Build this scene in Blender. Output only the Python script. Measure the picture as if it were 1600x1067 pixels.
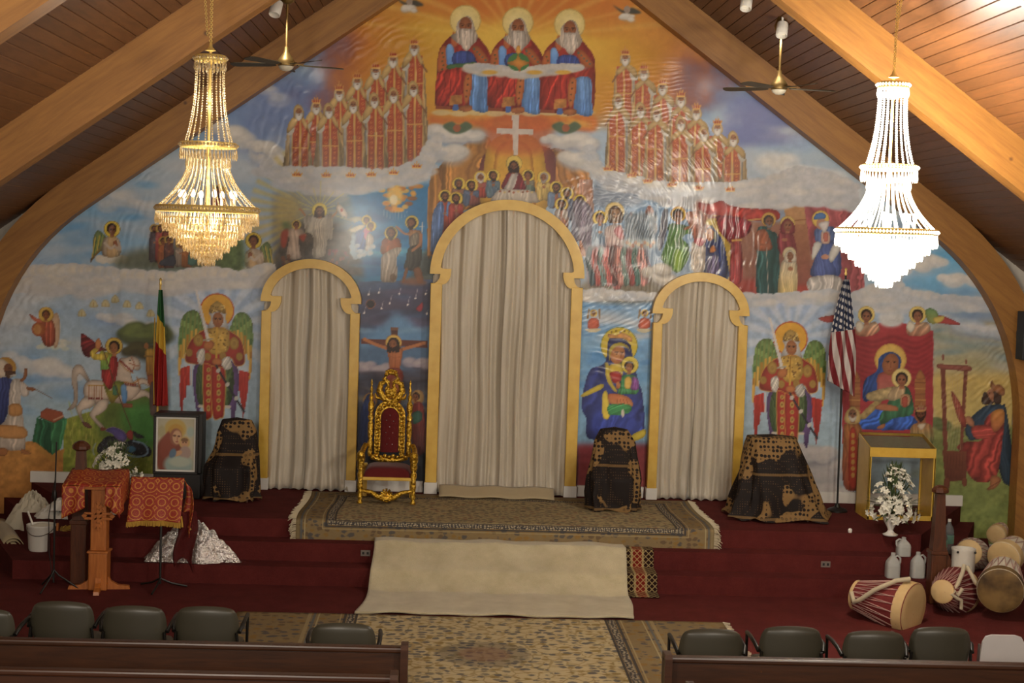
import bpy, bmesh, math, random
import numpy as np
from mathutils import Vector, Matrix

for o in list(bpy.data.objects): bpy.data.objects.remove(o, do_unlink=True)
SC = bpy.context.scene
COL = SC.collection
PI = math.pi
rnd = random.Random(5)

# ---------------------------------------------------------------- camera
# x runs along the painted end wall (0 = middle of the nave), y into the room (end wall at 20 m), z up.
FPX, CXP, CYP = 2400.0, 800.0, 533.5
CAM = np.array([-.83, 0., 3.92])
_yaw, _pit, _rol = math.atan((CXP - 697) / FPX), math.atan((CYP - 381) / FPX), .033
_f = np.array([math.sin(_yaw) * math.cos(_pit), math.cos(_yaw) * math.cos(_pit), -math.sin(_pit)])
_r = np.array([math.cos(_yaw), -math.sin(_yaw), 0.]); _d = -np.cross(_r, _f)
RW = np.array([math.cos(_rol) * _r - math.sin(_rol) * _d, math.sin(_rol) * _r + math.cos(_rol) * _d, _f])
cam = bpy.data.objects.new('camera', bpy.data.cameras.new('camera'))
COL.objects.link(cam)
cam.data.sensor_width = 36; cam.data.lens = FPX * 36 / 1600; cam.data.clip_end = 200
m = Matrix(((RW[0][0], -RW[1][0], -RW[2][0], CAM[0]), (RW[0][1], -RW[1][1], -RW[2][1], CAM[1]), (RW[0][2], -RW[1][2], -RW[2][2], CAM[2]), (0, 0, 0, 1)))
cam.matrix_world = m
SC.camera = cam

def proj(p):
    q = RW @ (np.array(p, float) - CAM); return CXP + FPX * q[0] / q[2], CYP + FPX * q[1] / q[2]
def ray(px, py): return RW.T @ np.array([(px - CXP) / FPX, (py - CYP) / FPX, 1.])
def atY(px, py, Y=20.):
    """the point that stands at depth Y and is measured at photograph pixel (px, py)"""
    d = ray(px, py); return Vector(CAM + d * (Y - CAM[1]) / d[1])
def atZ(px, py, Z=0.):
    """the point at height Z measured at photograph pixel (px, py)"""
    d = ray(px, py); return Vector(CAM + d * (Z - CAM[2]) / d[2])

# ---------------------------------------------------------------- light and exposure
SC.view_settings.view_transform = 'Standard'; SC.view_settings.look = 'None'
SC.view_settings.gamma = 1.0; SC.view_settings.use_curve_mapping = False
SC.view_settings.exposure = 0.66
W = bpy.data.worlds.new('world'); SC.world = W; W.use_nodes = True
W.node_tree.nodes['Background'].inputs[0].default_value = (1.0, .93, .84, 1)
W.node_tree.nodes['Background'].inputs[1].default_value = .6

def lamp(name, kind, loc, power, color=(1, .9, .76), radius=.3, rot=None, spot=None, blend=.6, size=None):
    l = bpy.data.lights.new(name, kind); l.energy = power; l.color = color
    if kind in ('POINT', 'SPOT'): l.shadow_soft_size = radius
    if kind == 'SPOT': l.spot_size = spot; l.spot_blend = blend
    if kind == 'AREA': l.size = size
    o = bpy.data.objects.new(name, l); COL.objects.link(o); o.location = loc
    if rot is not None: o.rotation_euler = rot
    return o
# the chandeliers that hang further back in the nave, behind the viewer's gallery edge
for lx in (-3.1, 3.1):
    for ly in (5.2, -1.6):
        lamp('nave_lamp', 'POINT', (lx, ly, 4.1), 520 if ly > 5 else 300, radius=.5)
# ---------------------------------------------------------------- mesh helpers
class MB:
    """collects shapes; build() links them as one mesh object"""
    def __init__(s): s.v = []; s.f = []; s.uv = None
    def add(s, v, f):
        n = len(s.v); s.v += [tuple(p) for p in v]; s.f += [tuple(i + n for i in q) for q in f]; return s
    def box(s, x0, y0, z0, x1, y1, z1):
        return s.add([(x0, y0, z0), (x1, y0, z0), (x1, y1, z0), (x0, y1, z0), (x0, y0, z1), (x1, y0, z1), (x1, y1, z1), (x0, y1, z1)],
                     [(0, 3, 2, 1), (4, 5, 6, 7), (0, 1, 5, 4), (1, 2, 6, 5), (2, 3, 7, 6), (3, 0, 4, 7)])
    def bbox(s, x0, y0, z0, x1, y1, z1, b=.01):
        """box with chamfered edges"""
        bm = bmesh.new()
        vs = [bm.verts.new(p) for p in [(x0, y0, z0), (x1, y0, z0), (x1, y1, z0), (x0, y1, z0), (x0, y0, z1), (x1, y0, z1), (x1, y1, z1), (x0, y1, z1)]]
        for q in [(0, 3, 2, 1), (4, 5, 6, 7), (0, 1, 5, 4), (1, 2, 6, 5), (2, 3, 7, 6), (3, 0, 4, 7)]: bm.faces.new([vs[i] for i in q])
        bmesh.ops.bevel(bm, geom=list(bm.edges), offset=b, segments=2, affect='EDGES', profile=.5)
        bm.verts.index_update()
        s.add([v.co for v in bm.verts], [[v.index for v in f.verts] for f in bm.faces]); bm.free(); return s
    def prism(s, pts, y0, y1):
        """outline in (x, z) pushed from y0 to y1; pts anticlockwise seen from -y"""
        n = len(pts)
        return s.add([(x, y0, z) for x, z in pts] + [(x, y1, z) for x, z in pts],
                     [tuple(range(n)), tuple(range(2 * n - 1, n - 1, -1))] + [((i + 1) % n, i, i + n, (i + 1) % n + n) for i in range(n)])
    def slab(s, pts, z0, z1):
        """outline in (x, y) raised from z0 to z1"""
        n = len(pts)
        return s.add([(x, y, z0) for x, y in pts] + [(x, y, z1) for x, y in pts],
                     [tuple(range(n - 1, -1, -1)), tuple(range(n, 2 * n))] + [(i, (i + 1) % n, (i + 1) % n + n, i + n) for i in range(n)])
    def strip(s, a, b, y0, y1):
        """band between two (x, z) polylines of equal length, thick from y0 to y1"""
        n = len(a)
        v = [(x, y0, z) for x, z in a] + [(x, y0, z) for x, z in b] + [(x, y1, z) for x, z in a] + [(x, y1, z) for x, z in b]
        f = []
        for i in range(n - 1):
            f += [(i, i + 1, n + i + 1, n + i), (2 * n + i + 1, 2 * n + i, 3 * n + i, 3 * n + i + 1), (i + 1, i, 2 * n + i, 2 * n + i + 1), (n + i, n + i + 1, 3 * n + i + 1, 3 * n + i)]
        f += [(0, n, 3 * n, 2 * n), (n - 1, 3 * n - 1, 4 * n - 1, 2 * n - 1)]
        return s.add(v, f)
    def lathe(s, prof, n=20, c=(0, 0, 0), cap=True):
        v = []; f = []
        for r, z in prof:
            for k in range(n): a = 2 * PI * k / n; v.append((c[0] + r * math.cos(a), c[1] + r * math.sin(a), c[2] + z))
        for i in range(len(prof) - 1):
            for k in range(n): k2 = (k + 1) % n; f.append((i * n + k, i * n + k2, (i + 1) * n + k2, (i + 1) * n + k))
        if cap:
            f.append(tuple(range(n - 1, -1, -1))); b = (len(prof) - 1) * n; f.append(tuple(range(b, b + n)))
        return s.add(v, f)
    def tube(s, pts, r, n=8, closed=False):
        P_ = [Vector(p) for p in pts]; m_ = len(P_)
        rs = r if isinstance(r, (list, tuple)) else [r] * m_
        v = []; f = []; prev = None
        for i, p in enumerate(P_):
            if closed: t = P_[(i + 1) % m_] - P_[i - 1]
            else: t = P_[min(i + 1, m_ - 1)] - P_[max(i - 1, 0)]
            t = t.normalized() if t.length > 1e-9 else Vector((0, 0, 1))
            if prev is None:
                a = Vector((0, 0, 1)) if abs(t.z) < .9 else Vector((1, 0, 0)); u = t.cross(a).normalized()
            else:
                u = prev - t * prev.dot(t); u = u.normalized() if u.length > 1e-6 else t.orthogonal().normalized()
            prev = u; w = t.cross(u)
            for k in range(n): a = 2 * PI * k / n; q = p + (u * math.cos(a) + w * math.sin(a)) * rs[i]; v.append(q)
        for i in range(m_ if closed else m_ - 1):
            j = (i + 1) % m_
            for k in range(n): k2 = (k + 1) % n; f.append((i * n + k, i * n + k2, j * n + k2, j * n + k))
        if not closed: f.append(tuple(range(n - 1, -1, -1))); f.append(tuple(range((m_ - 1) * n, m_ * n)))
        return s.add(v, f)
    def ball(s, c, r, n=10, m_=7, sc=(1, 1, 1)):
        v = [(c[0], c[1], c[2] - r * sc[2])]; f = []
        for i in range(1, m_):
            a = -PI / 2 + PI * i / m_
            for k in range(n): b = 2 * PI * k / n; v.append((c[0] + r * sc[0] * math.cos(a) * math.cos(b), c[1] + r * sc[1] * math.cos(a) * math.sin(b), c[2] + r * sc[2] * math.sin(a)))
        v.append((c[0], c[1], c[2] + r * sc[2])); e = len(v) - 1
        for k in range(n):
            k2 = (k + 1) % n; f.append((0, 1 + k2, 1 + k)); f.append((e, e - n + k, e - n + k2))
            for i in range(m_ - 2): f.append((1 + i * n + k, 1 + i * n + k2, 1 + (i + 1) * n + k2, 1 + (i + 1) * n + k))
        return s.add(v, f)
    def sheet(s, fn, nu, nv, th=0, closed=False):
        """surface fn(u, v) -> point; th gives it a back face at that distance along y"""
        g = [[Vector(fn(i / (nu if closed else nu - 1), j / (nv - 1))) for j in range(nv)] for i in range(nu)]
        base = [p for r_ in g for p in r_]; f = []
        for i in range(nu if closed else nu - 1):
            for j in range(nv - 1): i2 = (i + 1) % nu; f.append((i * nv + j, i2 * nv + j, i2 * nv + j + 1, i * nv + j + 1))
        return s.add(base, f)
    def xf(s, M):
        s.v = [tuple(M @ Vector(p)) for p in s.v]; return s
    def build(s, name, mat, parent=None, smooth=False, loc=None, kind=None, label=None, solid=0):
        me = bpy.data.meshes.new(name); me.from_pydata(s.v, [], s.f); me.update()
        bm = bmesh.new(); bm.from_mesh(me); bmesh.ops.recalc_face_normals(bm, faces=bm.faces); bm.to_mesh(me); bm.free()
        if smooth:
            me.polygons.foreach_set('use_smooth', [True] * len(me.polygons))
            try: me.set_sharp_from_angle(angle=math.radians(50))
            except Exception: pass
        me.materials.append(mat)
        o = bpy.data.objects.new(name, me); COL.objects.link(o)
        if loc is not None: o.location = loc
        if parent: o.parent = parent
        if kind: o['kind'] = kind
        if label: o['label'] = label
        if solid:
            md = o.modifiers.new('thick', 'SOLIDIFY'); md.thickness = solid; md.offset = 0
        return o

def thing(name, label, cat, loc=(0, 0, 0), rz=0, group=None):
    o = bpy.data.objects.new(name, None); COL.objects.link(o); o.empty_display_size = .1
    o.location = loc; o.rotation_euler = (0, 0, rz); o['label'] = label; o['category'] = cat
    if group: o['group'] = group
    return o
def tag(o, label, cat, group=None, kind=None):
    o['label'] = label; o['category'] = cat
    if group: o['group'] = group
    if kind: o['kind'] = kind
    return o
def struct(o, label=None):
    o['kind'] = 'structure'
    if label: o['label'] = label
    return o
def dup(root, loc, rz=0, label=None):
    r_ = root.copy(); COL.objects.link(r_); r_.location = loc; r_.rotation_euler = (0, 0, rz)
    if label: r_['label'] = label
    for c in list(root.children):
        k = c.copy(); COL.objects.link(k); k.parent = r_
        for c2 in list(c.children):
            k2 = c2.copy(); COL.objects.link(k2); k2.parent = k
    return r_

# ---------------------------------------------------------------- materials
def lin(h):
    if not isinstance(h, str): return tuple(h)
    h = h.lstrip('#'); o = []
    for i in (0, 2, 4):
        c = int(h[i:i + 2], 16) / 255; o.append(c / 12.92 if c <= .04045 else ((c + .055) / 1.055) ** 2.4)
    return tuple(o)
class G:
    """short-hand for a node tree"""
    def __init__(s, name, rough=.6, metal=0., spec=.5):
        s.m = bpy.data.materials.new(name); s.m.use_nodes = True; s.t = s.m.node_tree
        s.b = s.t.nodes['Principled BSDF']; s.b.inputs['Roughness'].default_value = rough
        s.b.inputs['Metallic'].default_value = metal; s.b.inputs['Specular IOR Level'].default_value = spec
    def n(s, k, **p):
        q = s.t.nodes.new('ShaderNode' + k)
        for a, v in p.items(): setattr(q, a, v)
        return q
    def l(s, a, b): s.t.links.new(a, b); return s
    def put(s, sock, v):
        if v is None: return
        if hasattr(v, 'is_output'): s.l(v, sock)
        elif isinstance(v, str): sock.default_value = lin(v) + (1,)
        elif isinstance(v, (tuple, list)) and len(v) == 3 and len(sock.default_value) == 4: sock.default_value = tuple(v) + (1,)
        else: sock.default_value = v
    def co(s, k='Object'): return s.n('TexCoord').outputs[k]
    def mp(s, v, sc=(1, 1, 1), rot=(0, 0, 0), loc=(0, 0, 0)):
        q = s.n('Mapping'); s.l(v, q.inputs[0]); q.inputs['Scale'].default_value = sc; q.inputs['Rotation'].default_value = rot; q.inputs['Location'].default_value = loc; return q.outputs[0]
    def noise(s, v, scale, det=3, rough=.55, dist=0):
        q = s.n('TexNoise'); s.l(v, q.inputs['Vector']); q.inputs['Scale'].default_value = scale; q.inputs['Detail'].default_value = det; q.inputs['Roughness'].default_value = rough; q.inputs['Distortion'].default_value = dist; return q.outputs['Fac']
    def vor(s, v, scale, feat='F1', out='Distance', rnd_=1.):
        q = s.n('TexVoronoi', feature=feat); s.l(v, q.inputs['Vector']); q.inputs['Scale'].default_value = scale; q.inputs['Randomness'].default_value = rnd_; return q.outputs[out]
    def wave(s, v, scale, dist=2, det=2, dirn='X', typ='BANDS', dsc=1.):
        q = s.n('TexWave', wave_type=typ)
        if typ == 'BANDS': q.bands_direction = dirn
        else: q.rings_direction = dirn
        s.l(v, q.inputs['Vector']); q.inputs['Scale'].default_value = scale; q.inputs['Distortion'].default_value = dist; q.inputs['Detail'].default_value = det; q.inputs['Detail Scale'].default_value = dsc; return q.outputs['Fac']
    def ramp(s, f, stops, interp='LINEAR'):
        q = s.n('ValToRGB'); s.l(f, q.inputs[0]); e = q.color_ramp.elements; q.color_ramp.interpolation = interp
        while len(e) < len(stops): e.new(.5)
        for k, (p, c) in enumerate(stops):
            e[k].position = p; e[k].color = (lin(c) + (1,)) if not isinstance(c, (int, float)) else (c, c, c, 1)
        return q.outputs[0]
    def mix(s, f, a, b, mode='MIX'):
        q = s.n('Mix', data_type='RGBA', blend_type=mode); s.put(q.inputs[0], f); s.put(q.inputs[6], a); s.put(q.inputs[7], b); return q.outputs[2]
    def ma(s, op, a, b=0., c=None, clamp=False):
        q = s.n('Math', operation=op, use_clamp=clamp); s.put(q.inputs[0], a); s.put(q.inputs[1], b)
        if c is not None: s.put(q.inputs[2], c)
        return q.outputs[0]
    def sep(s, v):
        q = s.n('SeparateXYZ'); s.l(v, q.inputs[0]); return q.outputs
    def comb(s, x, y, z):
        q = s.n('CombineXYZ'); s.put(q.inputs[0], x); s.put(q.inputs[1], y); s.put(q.inputs[2], z); return q.outputs[0]
    def rand(s): return s.n('ObjectInfo').outputs['Random']
    def bump(s, h, st=.3, d=.01):
        q = s.n('Bump'); s.l(h, q.inputs['Height']); q.inputs['Strength'].default_value = st; q.inputs['Distance'].default_value = d; s.l(q.outputs[0], s.b.inputs['Normal']); return s
    def col(s, c): s.put(s.b.inputs['Base Color'], c); return s
    def rough(s, r_): s.put(s.b.inputs['Roughness'], r_); return s
def plain(name, c, rough=.6, metal=0, var=.12, scale=12, bump=0, spec=.5):
    g = G(name, rough, metal, spec); v = g.co(); f = g.noise(v, scale, 4)
    k = np.array(lin(c)); g.col(g.mix(f, tuple(np.clip(k * (1 - var), 0, 1)), tuple(np.clip(k * (1 + var), 0, 1))))
    if bump: g.bump(g.noise(v, scale * 4, 3), bump, .01)
    return g.m
def wood(name, c0, c1, axis=0, scale=1., rough=.45, knots=False, vary=.0, rot=0.):
    """long grain along the local axis"""
    g = G(name, rough); v = g.co()
    off = g.n('VectorMath', operation='ADD'); g.l(v, off.inputs[0]); r_ = g.rand(); g.l(g.comb(g.ma('MULTIPLY', r_, 37.), g.ma('MULTIPLY', r_, 53.), g.ma('MULTIPLY', r_, 11.)), off.inputs[1])
    sc = [9 * scale] * 3; sc[axis] = .9 * scale
    w = g.mp(g.mp(off.outputs[0], rot=(0, rot, 0)), tuple(sc))
    n1 = g.noise(w, 2.2, 5, .6, .8); n2 = g.noise(w, 9., 3, .6)
    f = g.ma('ADD', g.ma('MULTIPLY', n1, .75), g.ma('MULTIPLY', n2, .25))
    c = g.ramp(f, [(.3, c0), (.62, c1)])
    if vary: c = g.mix(g.ma('MULTIPLY', r_, vary), c, '#2a140a')
    if knots:
        kv = g.vor(g.mp(off.outputs[0], (2.2, 2.2, 2.2)), 1.0); c = g.mix(g.ramp(kv, [(.02, .85), (.07, 0.)]), c, '#3a1a0c')
    g.col(c); g.bump(n2, .12, .004); return g.m
M = {}
def cloth(name, c, rough=.8, var=.1, weave=160):
    g = G(name, rough, 0, .25); v = g.co(); f = g.noise(v, 5, 4); k = np.array(lin(c))
    g.col(g.mix(f, tuple(k * (1 - var)), tuple(np.clip(k * (1 + var), 0, 1)))); g.bump(g.noise(v, weave, 2), .15, .002); g.b.inputs['Sheen Weight'].default_value = .15; return g.m
def make_materials():
    g = G('carpet', .95, 0, .1); v = g.co(); f = g.noise(v, 3, 5, .7); f2 = g.noise(v, 130, 2)
    g.col(g.mix(g.ma('MULTIPLY', f2, .6), g.ramp(f, [(.3, '#54211f'), (.7, '#672b28')]), '#351513')); g.bump(f2, .5, .01); M['carpet'] = g.m
    M['plank'] = wood('plank_wood', '#54331a', '#6e4626', 1, 1., .42, True, .25)
    M['beam_left'] = wood('beam_wood_left', '#7c5120', '#9a6a2e', 0, .6, .5, True, 0, math.atan(.715)); M['beam_right'] = wood('beam_wood_right', '#7c5120', '#9a6a2e', 0, .6, .5, True, 0, -math.atan(.715))
    M['wallpaint'] = plain('wall_paint', '#b9b2a6', .8)
    M['white'] = plain('white_paint', '#d6d2ca', .5, var=.04)
    g = G('gold_paint', .38, .0); v = g.co(); g.col(g.ramp(g.noise(v, 6, 3), [(.3, '#c39a34'), (.7, '#d2ac48')])); g.b.inputs['Coat Weight'].default_value = .25; M['goldpaint'] = g.m
    g = G('gilt', .28, .85); v = g.co(); f = g.noise(v, 38, 3); g.col(g.ramp(f, [(.3, '#5a400c'), (.48, '#c09428'), (.68, '#e8c660')])); g.bump(f, .9, .02); M['gilt'] = g.m
    M['brass'] = plain('aged_brass', '#7a6238', .45, .7, .15)
    M['velvet'] = cloth('red_velvet', '#561414', .9); bpy.data.materials['red_velvet'].node_tree.nodes['Principled BSDF'].inputs['Sheen Weight'].default_value = .12
    g = G('satin_curtain', .42, 0, .4); v = g.co(); f = g.noise(g.mp(v, (6, 6, .5)), 1.5, 4); g.col(g.ramp(f, [(.25, '#a89d8a'), (.75, '#c2b8a6')])); g.b.inputs['Sheen Weight'].default_value = .3; M['satin'] = g.m
    # printed cover cloth: dark field with fine dots, tan patches of black cell pattern
    g = G('cover_cloth', .75, 0, .3); v = g.co()
    zone = g.ramp(g.noise(v, 2.3, 1, .4, .6), [(.515, 0.), (.53, 1.)])
    dots = g.ramp(g.vor(v, 34, rnd_=.1), [(.16, 1.), (.26, 0.)]); cells = g.ramp(g.vor(v, 19, rnd_=.3), [(.36, 0.), (.44, 1.)])
    a = g.mix(g.ma('MULTIPLY', dots, .5), '#170e0a', '#7a5c3a'); b_ = g.mix(cells, '#170e0a', '#7d6038')
    z_ = g.sep(v)[2]; hem = g.ramp(g.ma('FRACT', g.ma('ADD', g.ma('MULTIPLY', z_, 1.9), .93)), [(.0, 1.), (.05, 1.), (.06, 0.)])
    g.col(g.mix(g.ma('MULTIPLY', hem, .6), g.mix(zone, a, b_), '#7d6038')); M['cover'] = g.m
    g = G('brocade', .55, 0, .5); v = g.co(); c = g.vor(v, 7.2, rnd_=0.); ringf = g.ma('FRACT', g.ma('MULTIPLY', c, 4.2)); rr = g.ramp(ringf, [(.35, 0.), (.45, 1.), (.6, 1.), (.7, 0.)]); fine = g.ramp(g.vor(v, 60), [(.25, 1.), (.4, 0.)])
    g.col(g.mix(g.ma('MULTIPLY', g.ma('MAXIMUM', rr, g.ma('MULTIPLY', fine, .3)), .8), '#8a2414', '#bf8436')); M['brocade'] = g.m
    M['goldfringe'] = cloth('gold_fringe', '#a88432')
    g = G('red_chiffon', .8, 0, .2); g.col('#4a1210'); g.b.inputs['Alpha'].default_value = .85; M['chiffon'] = g.m
    M['oak'] = wood('lectern_oak', '#8a4a1c', '#b06a30', 2, 1.2, .4)
    M['darkwood'] = wood('dark_wood', '#3a1d10', '#5a3018', 2, 1.2, .4)
    M['pew'] = wood('pew_wood', '#2a160a', '#3e2210', 0, 1., .4)
    M['olive'] = plain('olive_vinyl', '#38352a', .42, 0, .12, 5)
    M['black'] = plain('black_metal', '#15130f', .45, .2)
    M['blackpaint'] = plain('black_paint', '#1a1411', .5)
    M['chrome'] = plain('chrome', '#a8a4a0', .25, .9)
    M['plasticwhite'] = plain('white_plastic', '#cfcac0', .45, 0, .05)
    g = G('milky_jug', .35, 0, .5); g.col('#c4c4be'); g.b.inputs['Transmission Weight'].default_value = .35; g.b.inputs['IOR'].default_value = 1.2; M['jug'] = g.m
    g = G('clear_bottle', .1, 0, .6); g.col('#c6d0d2'); g.b.inputs['Transmission Weight'].default_value = .8; g.b.inputs['IOR'].default_value = 1.15; M['clear'] = g.m
    M['bluelabel'] = plain('bottle_label', '#5f8a7a', .5)
    g = G('crystal', .12, 0, .8); v = g.co(); g.col(g.ramp(g.noise(v, 55, 2), [(.3, '#b89c58'), (.7, '#f6ead0')])); g.b.inputs['Transmission Weight'].default_value = .55; g.b.inputs['IOR'].default_value = 1.25; M['crystal'] = g.m
    g = G('crystal_emissive', .3, 0, .6); g.col('#fbf6ea'); g.b.inputs['Transmission Weight'].default_value = .6; g.b.inputs['IOR'].default_value = 1.1; g.b.inputs['Emission Color'].default_value = (1, .96, .88, 1); g.b.inputs['Emission Strength'].default_value = 1.6; g.m.cycles.emission_sampling = 'NONE'; M['crystal_emissive'] = g.m  # glass drops emit their own glow, standing in for light from the bulbs
    g = G('polished_gold', .3, .55); g.col('#e6c878'); M['gold'] = g.m
    for nm, e in (('bulb_bright', 60.), ('bulb_dim', 1.6)):
        g = G(nm, .4); g.col('#fff4dd'); g.b.inputs['Emission Color'].default_value = (1, .93, .8, 1); g.b.inputs['Emission Strength'].default_value = e; M[nm] = g.m
    M['fanblade'] = plain('fan_blade', '#3f3626', .5)
    M['opal'] = plain('opal_glass', '#c8c0ac', .4)
    # stage rug: beige field, floral cells, blue-grey guard bands along its edges
    def rug(name, hx_, hy_, field, motif, c3, c4, cell, medal=0, rotm=0):
        g = G(name, .95, 0, .1); v = g.co('UV'); x, y, _ = g.sep(v)
        vv = g.comb(x, y, 0.)
        warp = g.n('VectorMath', operation='ADD'); g.l(vv, warp.inputs[0]); nz = g.noise(vv, 6, 2); g.l(g.comb(g.ma('MULTIPLY', nz, .1), g.ma('MULTIPLY', nz, -.07), 0.), warp.inputs[1]); wv = warp.outputs[0]
        cdist = g.vor(wv, cell, rnd_=.55); ccol = g.vor(wv, cell, out='Color', rnd_=.55)
        pick = g.sep(ccol)[0]
        mc = g.ramp(pick, [(.0, motif), (.35, c3), (.6, c4), (.8, motif)], 'CONSTANT')
        petals = g.ramp(g.ma('ADD', cdist, g.ma('MULTIPLY', g.noise(wv, cell * 3.2, 1), .35)), [(.52, 1.), (.66, 0.)])
        vine = g.ramp(g.vor(wv, cell * .62, 'DISTANCE_TO_EDGE', rnd_=.9), [(.03, 1.), (.07, 0.)])
        base = g.mix(g.ma('MULTIPLY', vine, .55), field, c3); fld = g.mix(g.ma('MULTIPLY', petals, .8), base, mc)
        dx = g.ma('SUBTRACT', hx_, g.ma('ABSOLUTE', x)); dy = g.ma('SUBTRACT', hy_, g.ma('ABSOLUTE', y)); d = g.ma('MINIMUM', dx, dy)
        bfield = g.mix(g.ma('MULTIPLY', petals, .75), g.mix(g.noise(vv, 9, 2), '#7d6a4c', '#8a7856'), g.ramp(pick, [(.0, '#3c4450'), (.4, '#8a6a34'), (.7, '#5a4a3c')], 'CONSTANT'))
        band = g.ramp(d, [(.0, 1.), (.46, 1.), (.465, 0.)]); fld = g.mix(band, fld, bfield)
        dash = g.ramp(g.vor(wv, cell * 2.4, rnd_=.3), [(.3, 1.), (.42, 0.)]); fld = g.mix(g.ma('MULTIPLY', g.ma('MULTIPLY', g.ma('GREATER_THAN', d, .37), g.ma('LESS_THAN', d, .435)), .9), fld, g.mix(dash, '#3a3e44', '#b3a78c'))
        if medal:
            rr = g.n('VectorMath', operation='LENGTH'); g.l(g.comb(g.ma('MULTIPLY', x, 1.15), y, 0.), rr.inputs[0]); r_ = g.ma('ADD', rr.outputs['Value'], g.ma('MULTIPLY', g.noise(vv, 14, 2), .14))
            fld = g.mix(g.ma('MULTIPLY', g.ramp(r_, [(.5, 1.), (.56, 0.)]), .45), fld, '#3a4048'); fld = g.mix(g.ma('MULTIPLY', g.ramp(r_, [(.3, 1.), (.36, 0.)]), .5), fld, '#8a6450')
        for lo, hi, cc in ((.0, .035, '#9a8a66'), (.05, .075, '#5c6264'), (.095, .11, '#a89a74'), (.3, .315, '#a0906a'), (.335, .36, '#33383f'), (.44, .462, '#33383f')):
            q = g.ma('MULTIPLY', g.ma('GREATER_THAN', d, lo), g.ma('LESS_THAN', d, hi)); fld = g.mix(g.ma('MULTIPLY', q, .85), fld, cc)
        g.col(g.mix(g.ma('MULTIPLY', g.noise(vv, 220, 2), .35), fld, '#4a3c2a')); g.bump(g.noise(vv, 260, 2), .4, .004); return g.m
    M['rug_stage'] = rug('stage_rug_pile', 2.44, 1.5, '#a3926c', '#584e44', '#6f6858', '#7c5442', 13.)
    M['rug_aisle'] = rug('aisle_rug_pile', 1.62, 2.6, '#bfae88', '#464c56', '#86703c', '#6a665c', 11.0, 1)
    g = G('strip_rug', .95, 0, .1); v = g.co('UV'); x, y, _ = g.sep(v); zz = g.ma('PINGPONG', g.ma('MULTIPLY', y, 14.), .5); q = g.ma('ABSOLUTE', g.ma('SUBTRACT', g.ma('PINGPONG', g.ma('MULTIPLY', x, 14.), .5), zz))
    g.col(g.mix(g.ramp(q, [(.07, .6), (.12, 0.)]), g.ramp(g.ma('FRACT', g.ma('MULTIPLY', x, 3.1)), [(0., '#241512'), (.42, '#8a7a54'), (.5, '#6a2018'), (.85, '#8a7a54'), (.92, '#2a1a16')], 'CONSTANT'), '#b09a6a')); M['rug_strip'] = g.m
    g = G('shag', .95, 0, .1); v = g.co(); f = g.noise(v, 4, 5, .65); g.col(g.ramp(f, [(.3, '#aca080'), (.7, '#c2b798')])); g.bump(g.noise(v, 90, 3), .6, .02); g.b.inputs['Sheen Weight'].default_value = .3; M['shag'] = g.m
    M['fringe'] = cloth('rug_fringe', '#b3a78c')
    M['rugback'] = cloth('rug_back', '#a89878')
    M['drumred'] = plain('drum_red_cloth', '#6a1c1c', .8, 0, .25, 14, .3)
    g = G('drum_skin', .55, 0, .3); v = g.co(); s_ = g.ramp(g.vor(v, 22), [(.1, 1.), (.22, 0.)]); blot = g.ramp(g.noise(v, 3.2, 3), [(.55, 0.), (.72, 1.)]); c = g.mix(g.noise(v, 5, 4), '#b89662', '#cdb486'); g.col(g.mix(g.ma('MULTIPLY', g.ma('MULTIPLY', s_, blot), .8), c, '#5a3420')); M['skin'] = g.m
    g = G('drum_skin_dark', .6, 0, .3); v = g.co(); g.col(g.ramp(g.noise(v, 3.4, 3), [(.35, '#3a2a1a'), (.6, '#7a6038')])); M['skindark'] = g.m
    M['rope'] = cloth('cotton_rope', '#b3a68c'); M['lace'] = plain('drum_lacing', '#b08a80', .7)
    M['creamcloth'] = cloth('cream_cloth', '#c4bba6', .85)
    g = G('foil', .18, .85); v = g.co(); g.col('#b9b4b0'); g.bump(g.noise(v, 24, 4), .8, .03); M['foil'] = g.m
    M['petal'] = plain('lily_petal', '#d8d4c4', .6, 0, .06); M['leaf'] = plain('leaf', '#40502c', .6, 0, .3, 20); M['porcelain'] = plain('porcelain', '#d4d0c8', .25, 0, .03)
    M['greycase'] = plain('case_board', '#a8a090', .6)
    g = G('glass_pane', .05, 0, .5); g.col('#e8ece8'); g.b.inputs['Transmission Weight'].default_value = 1.; g.b.inputs['IOR'].default_value = 1.05; M['glass'] = g.m
    M['speaker'] = plain('speaker_black', '#17171a', .6); M['outlet'] = plain('outlet_plate', '#6a6058', .5); M['greychair'] = plain('white_chair_plastic', '#b4b0ae', .45, 0, .05)
make_materials()
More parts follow.
